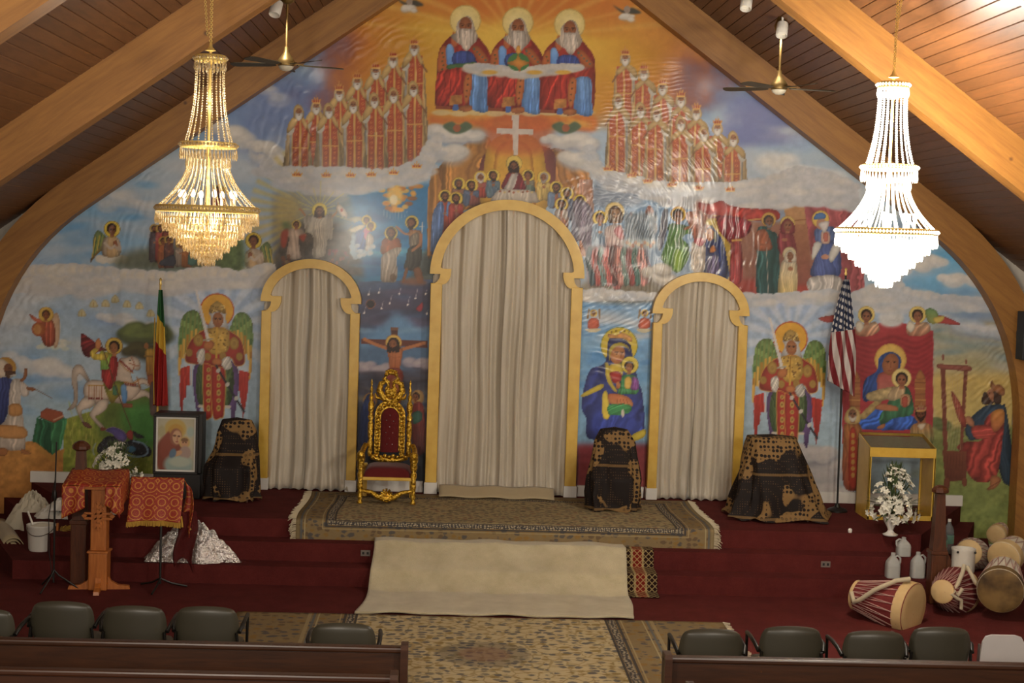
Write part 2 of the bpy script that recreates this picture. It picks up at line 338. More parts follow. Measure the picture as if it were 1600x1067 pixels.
# ---------------------------------------------------------------- the shell of the nave
YW, STZ, RIS = 20.0, .64, .64 / 3
APEX, SLOPE, BD = 8.1, .715, .42            # underside of the roof arches at the ridge, pitch, beam depth
def arch_inner():
    """underside of one laminated arch, right half: (x, z) from ridge to floor"""
    p = [(x, APEX - SLOPE * x) for x in np.linspace(0, 5.4, 10)]
    a, b, c = np.array((5.4, APEX - SLOPE * 5.4)), np.array((6.72, APEX - SLOPE * 6.72 + .02)), np.array((6.7, 1.55))
    for t in np.linspace(.08, 1, 14): q = (1 - t) ** 2 * a + 2 * t * (1 - t) * b + t * t * c; p.append(tuple(q))
    p.append((6.7, 0.)); return p
AIN = arch_inner()
def arch_outer():
    o = []
    for i, (x, z) in enumerate(AIN):
        x0, z0 = AIN[max(i - 1, 0)]; x1, z1 = AIN[min(i + 1, len(AIN) - 1)]
        n = np.array((-(z1 - z0), x1 - x0)); n = n / np.hypot(*n)
        if i == 0: o.append((0., APEX + BD / math.cos(math.atan(SLOPE))))
        else: o.append((x + n[0] * BD, z + n[1] * BD))
    o[-1] = (AIN[-1][0] + BD, 0.); return o
AOUT = arch_outer()
def under_roof(x): return float(np.interp(abs(x), [p[0] for p in AIN[:-1]], [p[1] for p in AIN[:-1]]))

struct(MB().box(-7.3, -4, -.12, 7.3, 20.2, 0).build('floor', M['carpet']), 'dark red carpeted floor of the nave')
def plate(name, pts, z0, z1, mat, par): return MB().slab(pts, z0, z1).build(name, mat, par)
stage = struct(thing('stage_platform', 'dark red carpeted stage with three steps', 'stage', (0, 0, 0)))
del stage['category']
for k, (o_, z) in enumerate(((.62, RIS), (.31, 2 * RIS), (0, STZ))):
    e = o_ * 1.12
    plate('step', [(-6.15 - e, 20.0), (-4.9 - e, 17.8 - o_), (4.86 + e, 17.8 - o_), (6.08 + e * .55, 20.0)], z - RIS if k else 0, z, M['carpet'], stage)
clean = [(-7.3, 0), (7.3, 0), (7.3, 3.7), (0, 8.85), (-7.3, 3.7)]
struct(MB().prism(clean, 20.02, 20.3).build('wall_back', M['wallpaint']), 'end wall behind the printed mural')
for sgn, nm in ((-1, 'left'), (1, 'right')):
    struct(MB().box(*(sorted((sgn * 7.14, sgn * 7.34))[0], -4, 0, sorted((sgn * 7.14, sgn * 7.34))[1], 20.3, 3.6)).build('wall_' + nm, M['wallpaint']), 'plain side wall')
    # ceiling: boards laid along the nave, one object each
    cl = struct(thing('ceiling_' + nm, 'sloping timber board ceiling', 'ceiling')); del cl['category']
    th = math.atan(SLOPE); L0 = 7.2 / math.cos(th); nb = 66; w = L0 / nb; mesh = None
    zc = APEX + BD / math.cos(th)
    for i in range(nb):
        t0 = i * w
        if mesh is None:
            o = MB().add([(0, -4, 0), (w - .003, -4, 0), (w - .003, 20.02, 0), (0, 20.02, 0), (.006, -4, -.007), (w - .009, -4, -.007), (w - .009, 20.02, -.007), (.006, 20.02, -.007), (0, -4, .02), (w - .003, -4, .02), (w - .003, 20.02, .02), (0, 20.02, .02)],
                         [(4, 5, 6, 7), (0, 1, 5, 4), (1, 2, 6, 5), (2, 3, 7, 6), (3, 0, 4, 7), (8, 11, 10, 9), (0, 8, 9, 1), (1, 9, 10, 2), (2, 10, 11, 3), (3, 11, 8, 0)]).build('plank', M['plank'], cl); mesh = o.data
        else: o = bpy.data.objects.new('plank', mesh); COL.objects.link(o); o.parent = cl
        if sgn > 0: o.location = (t0 * math.cos(th), 0, zc - t0 * math.sin(th) + .0); o.rotation_euler = (0, th, 0)
        else: o.location = (-(t0 + w - .006) * math.cos(th), 0, zc - (t0 + w - .006) * math.sin(th)); o.rotation_euler = (0, -th, 0)
    deck = MB().add([(0, -4, zc + .06), (sgn * 7.3, -4, zc + .06 - 7.3 * SLOPE), (sgn * 7.3, 20.3, zc + .06 - 7.3 * SLOPE), (0, 20.3, zc + .06)], [(0, 1, 2, 3)])
    deck.build('roof_deck', M['darkwood'], cl, solid=.03)
# laminated roof arches (left and right legs of each frame)
k = 0
for yc in (19.82, 15.36, 11.0, 6.6, 2.2):
    for sgn in (-1, 1):
        k += 1
        a = [(sgn * x, z) for x, z in AIN]; b = [(sgn * x, z) for x, z in AOUT]
        o = MB().strip(a, b, yc - .13, yc + .13).build('trim_%d' % k, M['beam_left' if sgn < 0 else 'beam_right'], smooth=False)
        struct(o, 'curved laminated timber roof arch')

# ---------------------------------------------------------------- the three gilded doorway frames and their curtains
DOORS = []
def door_frame(cx, hw, zu, eb, t, led, pw, label, plz=.15):
    """cx middle, hw half width, zu underside of the shoulder, eb rise of the arch above it"""
    root = thing('door_frame', label, 'door frame', (cx, 19.9, STZ), 0, 'gold painted doorway frames')
    z0 = zu - STZ; yf, yb = -.06, .1
    out, inn = [], []
    n = 40; zl = z0 + .07
    for i in range(n + 1):
        a = PI * i / n
        out.append((-hw * math.cos(a), z0 + eb * math.sin(a)))
        a0 = math.asin(.07 / (eb - t)); aa = a0 + (PI - 2 * a0) * i / n
        inn.append((-(hw - t) * math.cos(aa), z0 + (eb - t) * math.sin(aa)))
    MB().strip(out, inn, yf, yb).build('arch_band', M['goldpaint'], root)
    for s_ in (-1, 1):
        ox = hw - .015; x_in = hw - led; px_ = ox - pw
        o_ = [(ox, z0 - .135)] + [(hw - .135 + .125 * (1 - math.cos(PI / 2 * (1 - i / 8))) , z0 - .135 * math.sin(PI / 2 * (1 - i / 8))) for i in range(9)] + [(hw - .13, z0), (hw, z0)]
        i_ = [(px_, z0 - .135)] + [(px_ - (px_ - x_in) * math.sin(PI / 2 * i / 8), z0 - .135 + (zl - z0 + .105) * (1 - math.cos(PI / 2 * i / 8))) for i in range(9)] + [(x_in, zl), (hw - t - .03, zl)]
        poly = o_ + [(hw - .001, z0 + .02), (hw - t, zl + .02)] + i_[::-1]
        poly = [(s_ * x, z) for x, z in poly]
        if s_ < 0: poly = poly[::-1]
        MB().prism(poly, yf + .002, yb - .002).build('shoulder', M['goldpaint'], root)
        x0, x1 = sorted((s_ * px_, s_ * ox))
        MB().bbox(x0, yf, plz, x1, yb, z0 - .12, .006).build('post', M['goldpaint'], root)
        MB().bbox(x0 - .012, yf - .012, 0, x1 + .012, yb, plz, .006).build('plinth', M['white'], root)
    DOORS.append((cx, hw, z0 + STZ, eb, t, led, pw)); return root
zl_ = (atY(487, 471).z + atY(1093, 492).z) / 2
cxl, cxr = atY(487.5, 470).x, atY(1092.5, 490).x
door_frame(cxl, .645, zl_, .56, .118, .265, .122, 'narrow gold doorway frame left of the gilded throne, beside the sword-bearing angel')
door_frame(atY(792, 430).x, 1.0, atY(792, 431).z, .985, .135, .275, .148, 'tall wide gold doorway frame in the middle of the wall')
door_frame(cxr, .635, zl_, .55, .118, .265, .122, 'narrow gold doorway frame right of the middle, beside the blue mother and child')

def curtain(cx, x0, x1, ztop, label, seed, puddle=.06, gap=0, lean=0, nf=9):
    """hanging satin panel with pleats; local x from x0 to x1, arched top follows ztop(x)"""
    q = random.Random(seed); ph = [q.random() * 6.28 for _ in range(6)]; fr = [nf * (.7 + .6 * q.random()) for _ in range(4)]
    def fn(u, v):
        zt = ztop(x0 + (x1 - x0) * u)
        z = .015 + (zt - .015) * v
        spread = (1 - v) ** 2
        x = x0 + (x1 - x0) * u + lean * (1 - v) * (u if lean > 0 else 1 - u) + .012 * math.sin(9 * v + ph[0] + u * 4)
        w = math.sin(fr[0] * 6.28 * u + ph[1] + .9 * math.sin(2.2 * v + ph[2])) * .6 + .4 * math.sin(fr[1] * 9 * u + ph[3] + 1.3 * v) + .15 * math.sin(fr[2] * 15 * u + ph[4] - 2 * v)
        w = math.copysign(abs(w) ** .75, w)
        amp = .034 + .014 * (1 - v)
        y = .012 - amp * w - puddle * max(0, spread - .82) * 3.5 * (1.1 + .5 * math.sin(23 * u + ph[5]))
        if v < .02: z += .012 * math.sin(31 * u + ph[1])
        return (x, y, z)
    o = MB().sheet(fn, 150, 44).build('curtain', M['satin'], smooth=True, solid=.004)
    o.location = (cx, 19.93, STZ)
    tag(o, label, 'curtain', 'satin doorway curtains'); return o
CUR = [('pale satin curtain panel filling the left half of the doorway left of the throne', 'pale satin curtain panel filling the right half of the doorway beside the throne'),
       ('pale satin curtain panel filling the left half of the tall middle doorway', 'pale satin curtain panel filling the right half of the tall middle doorway'),
       ('pale satin curtain panel filling the left half of the doorway right of the middle', 'pale satin curtain panel filling the right half of the doorway right of the middle')]
for i, (cx, hw, zu, eb, t, led, pw) in enumerate(DOORS):
    hi = hw - pw * .35
    def zt(x, hw=hw, zu=zu, eb=eb, t=t):
        r_ = max(0., 1 - (x / (hw - t * .5)) ** 2); return zu - STZ - .02 + (eb - t * .5) * math.sqrt(r_)
    g_ = .012
    curtain(cx, -hi, -.02 + g_, zt, CUR[i][0], 11 + i, .05, nf=4.2 if i == 1 else 2.6)
    c2 = curtain(cx, -.03, hi, zt, CUR[i][1], 31 + i, .07, nf=4.6 if i == 1 else 3); c2.location.y -= .03

# white skirting along the end wall, between the doorways and out to the sides
bb = struct(thing('baseboard_back', 'white skirting board along the end wall', 'baseboard')); del bb['category']
e_ = [(-6.15, DOORS[0][0] - .66), (DOORS[0][0] + .66, DOORS[1][0] - 1.01), (DOORS[1][0] + 1.01, DOORS[2][0] - .65), (DOORS[2][0] + .65, 6.08)]
for a, b in e_: MB().bbox(a, 19.94, STZ, b, 20.02, STZ + .145, .006).build('board', M['white'], bb)
MB().bbox(6.35, 19.94, 0, 6.69, 20.02, .14, .006).build('board', M['white'], bb)
MB().bbox(-6.69, 19.94, 0, -6.45, 20.02, .14, .006).build('board', M['white'], bb)
# ---------------------------------------------------------------- mural painting (flat print on the end wall)
# The print is painted with numpy into a colour canvas measured in photograph pixels; the canvas is then
# carried onto the vertices of the vinyl sheet that hangs on the wall.
MX0, MY0, MX1, MY1, SS = -60, -150, 1660, 880, 2
CAN = np.zeros(((MY1 - MY0) * SS, (MX1 - MX0) * SS, 3), np.float32)
prng = np.random.RandomState(7)

def hx(c):
    if not isinstance(c, str): return np.array(c, np.float32)
    c = c.lstrip('#')
    if len(c) == 3: c = ''.join(k * 2 for k in c)
    return np.array([int(c[i:i + 2], 16) / 255 for i in (0, 2, 4)], np.float32)

def vnoise(h, w, cell, seed=0):
    r = np.random.RandomState(seed)
    gh, gw = int(h / cell) + 3, int(w / cell) + 3
    g = r.rand(gh, gw).astype(np.float32)
    y = np.arange(h) / cell; x = np.arange(w) / cell
    yi = y.astype(int); xi = x.astype(int)
    fy = (y - yi)[:, None]; fx = (x - xi)[None]
    fy = fy * fy * (3 - 2 * fy); fx = fx * fx * (3 - 2 * fx)
    a = g[yi][:, xi]; b = g[yi][:, xi + 1]; c = g[yi + 1][:, xi]; d = g[yi + 1][:, xi + 1]
    return ((a * (1 - fx) + b * fx) * (1 - fy) + (c * (1 - fx) + d * fx) * fy).astype(np.float32)

def fbm(h, w, cell, seed=0, n=4):
    out = np.zeros((h, w), np.float32); amp = .5; tot = 0
    for k in range(n):
        out += amp * vnoise(h, w, max(cell, 1.5), seed + k * 17); tot += amp
        amp *= .55; cell /= 2.1
    return out / tot
def big(cell, seed, n=4, k=2, sx=1):
    h, w = CAN.shape[:2]
    q = fbm(h // k + 1, w // (k * sx) + 1, cell / k, seed, n)
    return np.repeat(np.repeat(q, k, 0), k * sx, 1)[:h, :w]
NOI = big(90, 3)
NOF = big(14, 11, 3)
SKA = big(150, 23, 4, 2, 2); SKB = big(170, 47, 4, 2, 2)

def smooth(pts, n=6):
    p = np.array(pts, float)
    a, b, c, d = np.roll(p, 1, 0), p, np.roll(p, -1, 0), np.roll(p, -2, 0)
    out = []
    for t in np.linspace(0, 1, n, endpoint=False):
        out.append(.5 * (2 * b + (c - a) * t + (2 * a - 5 * b + 4 * c - d) * t * t + (3 * b - a - 3 * c + d) * t ** 3))
    return np.stack(out, 1).reshape(-1, 2)

def opensm(pts, n=6):
    p = np.array(pts, float)
    if len(p) < 3: return p
    q = np.vstack([2 * p[0] - p[1], p, 2 * p[-1] - p[-2]])
    out = []
    for i in range(len(p) - 1):
        a, b, c, d = q[i:i + 4]
        for t in np.linspace(0, 1, n, endpoint=False):
            out.append(.5 * (2 * b + (c - a) * t + (2 * a - 5 * b + 4 * c - d) * t * t + (3 * b - a - 3 * c + d) * t ** 3))
    return np.array(out + [p[-1]])

def box(x0, y0, x1, y1, pad=0):
    H, W = CAN.shape[:2]
    a = max(0, int((x0 - MX0) * SS - pad)); b = max(0, int((y0 - MY0) * SS - pad))
    c = min(W, int((x1 - MX0) * SS + pad + 2)); d = min(H, int((y1 - MY0) * SS + pad + 2))
    return a, b, c, d

def grid(a, b, c, d):
    return (np.arange(a, c) + .5) / SS + MX0, (np.arange(b, d) + .5) / SS + MY0

def blur(m, r):
    r = int(r)
    if r < 1: return m
    for ax in (0, 1):
        for _ in range(2):
            p = np.pad(m, [(r, r) if k == ax else (0, 0) for k in (0, 1)], mode='constant')
            cs = np.cumsum(p, ax, dtype=np.float32)
            cs = np.concatenate([np.zeros_like(np.take(cs, [0], ax)), cs], ax)
            n = m.shape[ax]; k = 2 * r + 1
            m = (np.take(cs, range(k, k + n), ax) - np.take(cs, range(0, n), ax)) / k
    return m

def put(a, b, c, d, m, col):
    v = CAN[b:d, a:c]
    v += (col - v) * m[..., None]

def P(pts, col, sm=True, soft=0, alpha=1., g=None, ga=90, folds=None, tex=.06, line=None, lw=.8, rim=None):
    """filled shape; g = second colour of a gradient, folds = (count, depth, angle) drapery bands"""
    p = smooth(pts) if sm else np.array(pts, float)
    if rim is None: rim = sm and not soft
    pad = int(soft * SS * 2) + 1
    a, b, c, d = box(p[:, 0].min(), p[:, 1].min(), p[:, 0].max(), p[:, 1].max(), pad)
    if c <= a or d <= b: return
    xs, ys = grid(a, b, c, d)
    m = np.zeros((d - b, c - a), bool)
    q = np.roll(p, -1, 0)
    for (x0, y0), (x1, y1) in zip(p, q):
        if y0 == y1: continue
        lo, hi = min(y0, y1), max(y0, y1)
        r0, r1 = np.searchsorted(ys, lo), np.searchsorted(ys, hi)
        if r1 <= r0: continue
        xi = x0 + (ys[r0:r1] - y0) * (x1 - x0) / (y1 - y0)
        m[r0:r1] ^= xs[None] < xi[:, None]
    m = m.astype(np.float32)
    m = blur(m, soft * SS) if soft else m
    k = hx(col)[None, None] * np.ones((d - b, c - a, 1), np.float32)
    wx, wy = max(np.ptp(p[:, 0]), 1), max(np.ptp(p[:, 1]), 1)
    u = (xs - p[:, 0].min()) / wx; v = (ys - p[:, 1].min()) / wy
    if g is not None:
        an = math.radians(ga)
        t = np.clip(u[None] * math.cos(an) + v[:, None] * math.sin(an), 0, 1)[..., None]
        k = k * (1 - t) + hx(g) * t
    if folds:
        n, dep, an = folds; an = math.radians(an)
        ph = (u[None] - .5) * math.cos(an) + (v[:, None] - .5) * math.sin(an)
        wob = NOI[b:d, a:c] * 1.6
        nk = int(n * 5) + 3
        prof = np.random.RandomState(int(abs(p[0, 0] * 7 + p[0, 1] * 13)) % 9999).rand(nk).astype(np.float32)
        prof[1::2] *= .45
        t = np.clip((ph + (wob - .8) * .3 + .75) / 1.5, 0, .999) * (nk - 1)
        i0 = t.astype(int); fr = t - i0; fr = fr * fr * (3 - 2 * fr)
        s = prof[i0] * (1 - fr) + prof[i0 + 1] * fr
        k = k * (1 + dep * 2.6 * (s - .42))[..., None]
    if rim and min(wx, wy) > 7:
        e = blur(m, min(wx, wy) * .16 * SS)
        k = k * (.66 + .4 * np.clip(e * 1.25 - .2, 0, 1))[..., None]
    if tex: k = k * (1 + tex * (NOF[b:d, a:c] - .5) * 2)[..., None]
    put(a, b, c, d, m * alpha, k)
    if line: L(list(p) + [p[0]], lw, line, .75, sm=False)

def E(cx, cy, rx, ry, col, rot=0, soft=0, alpha=1., g=None, tex=.04):
    """ellipse; g = rim colour (radial gradient)"""
    R_ = max(rx, ry) + soft * 2 + 1
    a, b, c, d = box(cx - R_, cy - R_, cx + R_, cy + R_)
    if c <= a or d <= b: return
    xs, ys = grid(a, b, c, d)
    X = xs[None] - cx; Y = ys[:, None] - cy
    t = math.radians(rot)
    u = (X * math.cos(t) + Y * math.sin(t)) / rx; v = (-X * math.sin(t) + Y * math.cos(t)) / ry
    r = np.sqrt(u * u + v * v)
    w = max(soft, .4) / max(min(rx, ry), .5)
    m = np.clip((1 + w / 2 - r) / w, 0, 1).astype(np.float32)
    if soft: m = m * m * (3 - 2 * m)
    k = hx(col)[None, None] * np.ones(m.shape + (1,), np.float32)
    if g is not None:
        tt = np.clip(r, 0, 1)[..., None] ** 1.5
        k = k * (1 - tt) + hx(g) * tt
    if tex: k = k * (1 + tex * (NOF[b:d, a:c] - .5) * 2)[..., None]
    put(a, b, c, d, m * alpha, k)

def L(pts, w, col, alpha=1., taper=False, sm=True):
    p = opensm(pts, 5) if sm else np.array(pts, float)
    a, b, c, d = box(p[:, 0].min() - w, p[:, 1].min() - w, p[:, 0].max() + w, p[:, 1].max() + w)
    if c <= a or d <= b: return
    m = np.zeros((d - b, c - a), np.float32)
    n = len(p) - 1
    for i in range(n):
        (x0, y0), (x1, y1) = p[i], p[i + 1]
        ww = w * ((1 - abs(2 * (i + .5) / n - 1) ** 2) if taper else 1)
        e = ww / 2 + .6
        a2, b2, c2, d2 = box(min(x0, x1) - e, min(y0, y1) - e, max(x0, x1) + e, max(y0, y1) + e)
        a2, b2, c2, d2 = max(a2, a), max(b2, b), min(c2, c), min(d2, d)
        if c2 <= a2 or d2 <= b2: continue
        xs, ys = grid(a2, b2, c2, d2)
        dx, dy = x1 - x0, y1 - y0; q = dx * dx + dy * dy + 1e-9
        t = np.clip(((xs[None] - x0) * dx + (ys[:, None] - y0) * dy) / q, 0, 1)
        r = np.hypot(xs[None] - x0 - t * dx, ys[:, None] - y0 - t * dy)
        s = m[b2 - b:d2 - b, a2 - a:c2 - a]
        np.maximum(s, np.clip((ww / 2 + .35 - r) / .7, 0, 1), out=s)
    put(a, b, c, d, m * alpha, hx(col)[None, None])

def Zm(ox, oy, s):
    """points read off an enlarged view: back to photograph pixels"""
    def f(*pts): return [(ox + x / s, oy + y / s) for x, y in pts]
    return f

def cloud(x0, y0, x1, y1, n=14, col='#b4b0aa', dark='#8c8f98', r=14, seed=0, alpha=.9, hi='#c6c1b8'):
    """a bank of billows along a line"""
    q = np.random.RandomState(seed)
    it = []
    for i in range(n):
        t = (i + q.rand()) / n
        it.append((x0 + (x1 - x0) * t, y0 + (y1 - y0) * t + q.randn() * r * .28, r * (.55 + .75 * q.rand())))
    for x, y, s in it: E(x + 1, y + s * .35, s * 1.25, s * .8, dark, soft=s * .6, alpha=alpha * .6)
    for x, y, s in it: E(x, y, s * 1.1, s * .72, col, soft=s * .4, alpha=alpha)
    for x, y, s in it: E(x - s * .15, y - s * .22, s * .7, s * .38, hi, soft=s * .4, alpha=alpha * .6)

def wisps(x0, y0, x1, y1, n, cols, seed, r=(10, 40), alpha=.35, flat=.4):
    q = np.random.RandomState(seed)
    for i in range(n):
        s = r[0] + (r[1] - r[0]) * q.rand()
        E(x0 + (x1 - x0) * q.rand(), y0 + (y1 - y0) * q.rand(), s * (1 + q.rand()), s * flat * (.6 + .8 * q.rand()), cols[q.randint(len(cols))], rot=q.randn() * 10, soft=s * .55, alpha=alpha)

def bank(top, bottom, col='#b1aea8', g='#a3a4a8', seed=1, r=9):
    """a solid cloud bank with a scalloped rim: top = polyline, bottom = polyline"""
    q = np.random.RandomState(seed)
    P(list(top) + list(bottom)[::-1], col, sm=False, g=g, tex=.05)
    tp = np.array(top, float)
    for i in range(len(tp) - 1):
        ln = np.hypot(*(tp[i + 1] - tp[i])); k = max(1, int(ln / r * 1.0))
        for j in range(k):
            t = (j + .5 + q.randn() * .15) / k
            x, y = tp[i] + (tp[i + 1] - tp[i]) * t
            s = r * (.7 + .6 * q.rand())
            E(x, y + s * .35, s, s * .75, col, soft=1.5, g=g)
    bt = np.array(bottom, float)
    for i in range(len(bt) - 1):
        for j in range(max(1, int(np.hypot(*(bt[i + 1] - bt[i])) / r))):
            x, y = bt[i] + (bt[i + 1] - bt[i]) * q.rand(); s = r * (.8 + .7 * q.rand())
            E(x, y - s * .2, s * 1.2, s * .6, g, soft=s * .4, alpha=.85)
    for i in range(len(tp) * 5):
        j = q.randint(len(tp) - 1); t = q.rand()
        x, y = tp[j] + (tp[j + 1] - tp[j]) * t
        bb = np.array(bottom, float); yb = np.interp(x, bb[:, 0], bb[:, 1])
        yy = y + (yb - y) * q.rand()
        E(x, yy, r * (.8 + q.rand()), r * .5, ['#c0bab0', '#9a9ea6', '#b8b2a8'][q.randint(3)], soft=r * .5, alpha=.4)

def rays(cx, cy, r0, r1, n, col, alpha=.3, a0=0, a1=360, wid=.4):
    for i in range(n):
        t = math.radians(a0 + (a1 - a0) * (i + .5) / n); h = math.radians((a1 - a0) / n * wid / 2)
        P([(cx + r0 * math.cos(t - h), cy + r0 * math.sin(t - h)), (cx + r1 * math.cos(t - h), cy + r1 * math.sin(t - h)),
           (cx + r1 * math.cos(t + h), cy + r1 * math.sin(t + h)), (cx + r0 * math.cos(t + h), cy + r0 * math.sin(t + h))], col, sm=False, soft=1.5, alpha=alpha)

def halo(cx, cy, r, col='#c9ae48', rim='#8c6a2a', g=None):
    E(cx, cy, r, r, rim); E(cx, cy, r * .93, r * .93, col, g=g)

def head(cx, cy, r, skin='#8a5a3c', hair='#33241c', beard=None, turn=0, long=False, veil=None):
    """a face about 2r tall; turn -1..1 shifts the features"""
    if veil: P([(cx - r * 1.05, cy + r * 1.3), (cx - r * 1.1, cy - r * .2), (cx, cy - r * 1.25), (cx + r * 1.1, cy - r * .2), (cx + r * 1.05, cy + r * 1.3)], veil)
    elif hair:
        E(cx - turn * r * .15, cy - r * .22, r * .92, r * .98, hair)
        if long:
            P([(cx - r * .9, cy - r * .3), (cx - r * 1.0, cy + r * 1.1), (cx - r * .3, cy + r * 1.3), (cx + r * .3, cy + r * 1.3), (cx + r * 1.0, cy + r * 1.1), (cx + r * .9, cy - r * .3)], hair)
    P([(cx - r * .3, cy + r * .5), (cx - r * .35, cy + r * 1.35), (cx + r * .35, cy + r * 1.35), (cx + r * .3, cy + r * .5)], skin, sm=False)
    s = hx(skin)
    E(cx + turn * r * .1, cy + r * .05, r * .66, r * .88, s, g=s * .78)
    if beard:
        P([(cx + turn * r * .1 - r * .62, cy + r * .15), (cx + turn * r * .1 - r * .5, cy + r * .8), (cx + turn * r * .12, cy + r * 1.2), (cx + turn * r * .1 + r * .5, cy + r * .8), (cx + turn * r * .1 + r * .62, cy + r * .15), (cx + turn * r * .15, cy + r * .5)], beard)
    tx = cx + turn * r * .28
    if r >= 3:
        for sx in (-1, 1):
            L([(tx + sx * r * .42, cy - r * .14), (tx + sx * r * .14, cy - r * .17)], max(.5, r * .1), s * .35, .9)
            E(tx + sx * r * .27, cy + r * .02, max(.5, r * .12), max(.4, r * .07), '#1d1512', alpha=.9)
        L([(tx, cy - r * .05), (tx + turn * r * .1, cy + r * .28)], max(.4, r * .09), s * .6, .8)
        L([(tx - r * .16, cy + r * .5), (tx + r * .16, cy + r * .5)], max(.4, r * .1), s * hx('#c08078'), .8)

def robe(cx, y0, y1, w0, w1, col, g=None, folds=(5, .16, 0), lean=0):
    P([(cx - w0 * .45, y0), (cx - w0, y0 + (y1 - y0) * .1), (cx - w1 * .95 + lean, y1 - 1), (cx + lean, y1 + 1), (cx + w1 * .95 + lean, y1 - 1), (cx + w0, y0 + (y1 - y0) * .1), (cx + w0 * .45, y0)], col, g=g if g is not None else hx(col) * .72, folds=folds)

def wing(pts, cols, n=7):
    """feathered wing: rows of feathers between an upper and a lower curve"""
    up, lo = np.array(opensm(pts[0], 8)), np.array(opensm(pts[1], 8))
    P(list(up) + list(lo[::-1]), cols[0], sm=False)
    for k, c in enumerate(cols):
        for i in range(n):
            t = (i + .5) / n
            u = up[int(t * (len(up) - 1))]; l = lo[int(t * (len(lo) - 1))]
            a = u + (l - u) * (k / len(cols)); b2 = u + (l - u) * min(1, (k + 1.25) / len(cols))
            L([a, (a + b2) / 2 + np.array([.4, 0]), b2], np.hypot(*(up[-1] - up[0])) / n * .95 + .8, hx(c) * (.82 + .3 * ((i * 7 + k * 3) % 5) / 4), .95, taper=True)

def crown(cx, y, w, h, col='#b98a3c', red='#93402c'):
    P([(cx - w * .4, y), (cx - w * .55, y - h * .7), (cx - w * .28, y - h * .5), (cx - w * .22, y - h), (cx, y - h * .6), (cx + w * .22, y - h), (cx + w * .28, y - h * .5), (cx + w * .55, y - h * .7), (cx + w * .4, y)], col, sm=False)
    for t in (-.25, 0, .25): E(cx + t * w, y - h * .38, w * .085, h * .22, red)
    L([(cx - w * .4, y - .5), (cx + w * .4, y - .5)], max(.8, h * .14), '#d2a85c')
    L([(cx, y - h * 1.25), (cx, y - h * .7)], max(.6, w * .07), col)
# ---- grounds and skies
def paint_ground():
    H, W = CAN.shape[:2]
    xs, ys = grid(0, 0, W, H)
    X = xs[None] + (NOI - .5) * 90; Y = ys[:, None] + (SKB - .5) * 90
    def mixto(m, col): put(0, 0, W, H, m.astype(np.float32), hx(col)[None, None])
    def ss(v, a, b):
        t = np.clip((v - a) / (b - a), 0, 1); return t * t * (3 - 2 * t)
    CAN[:] = hx('#8a9fb4')
    # upper left sky, upper right sky
    mixto(ss(SKA, .36, .66) * .8, '#5d88ac')
    mixto(ss(SKB, .42, .7) * .7, '#aaadb0')
    mixto(ss(X, 300, 420) * (1 - ss(X, 520, 600)) * ss(Y, 90, 140) * (1 - ss(Y, 190, 280)) * .75, '#55699a')
    mixto(ss(X, 1090, 1160) * (1 - ss(X, 1230, 1300)) * ss(Y, 120, 160) * (1 - ss(Y, 210, 260)) * .85, '#666b98')
    # radiant gold round the enthroned elders
    D = np.hypot((X - 805) * .8, (Y - 70) * 1.15)
    mixto((1 - ss(D, 215, 300)) * (1 - ss(Y, 150, 200)), '#6a4050')
    mixto((1 - ss(D, 190, 265)) * (1 - ss(Y, 160, 215)), '#a8642a')
    mixto((1 - ss(D, 110, 235)) * (1 - ss(Y, 165, 215)), '#b88a30')
    mixto((1 - ss(D, 30, 140)) * (1 - ss(Y, 165, 215)), '#c9a444')
    mixto((1 - ss(Y, -10, 48)) * (1 - ss(np.abs(X - 810), 120, 210)) * .85, '#b0622a')
    for k, a in enumerate((188, 200, 212, 226, 240, 252, 263, 275, 287, 300, 313, 326, 340, 352)):
        t = math.radians(a); h = .018 + .012 * (k % 3)
        P([(805, 60), (805 + 300 * math.cos(t - h), 60 + 210 * math.sin(t - h)), (805 + 300 * math.cos(t + h), 60 + 210 * math.sin(t + h))], '#d8bc66', sm=False, soft=2, alpha=.32)
    P([(925, 40), (1120, 90), (1130, 60), (930, 20)], '#b27e38', soft=14, alpha=.6)

def paint_skies():
    # clouds of the upper left sky
    wisps(40, 230, 420, 400, 26, ['#a8adb2', '#b6b4b0', '#98a6b4'], 5, (12, 34), .4)
    wisps(90, 280, 330, 400, 12, ['#4f87b4', '#5b92ba', '#3f78a8'], 9, (14, 32), .5)
    cloud(330, 190, 440, 255, 12, '#a9a8a6', '#7a86a0', 15, 4)
    cloud(395, 225, 470, 260, 8, '#aeaba6', '#7a86a0', 13, 6)
    cloud(130, 300, 250, 330, 8, '#a4a8ac', '#7590ae', 16, 8, .6)
    cloud(370, 120, 440, 150, 8, '#9a9fb0', '#6d7ba0', 15, 3, .5)
    # upper right
    wisps(1180, 190, 1560, 470, 24, ['#a9b2b8', '#b7b6b3', '#9fb0be'], 15, (12, 36), .4)
    wisps(1380, 380, 1560, 470, 14, ['#5d9ac2', '#6aa2c4', '#4f8fbc'], 19, (14, 30), .6)
    cloud(1195, 250, 1330, 300, 14, '#adb2b4', '#8a9cae', 22, 14)
    cloud(1400, 420, 1480, 405, 8, '#b9b7b4', '#86a6be', 15, 16)
    cloud(1470, 440, 1570, 430, 9, '#b9b7b4', '#86a6be', 15, 17)
    cloud(1220, 330, 1345, 345, 10, '#b0b2b2', '#8ea0ae', 16, 18)

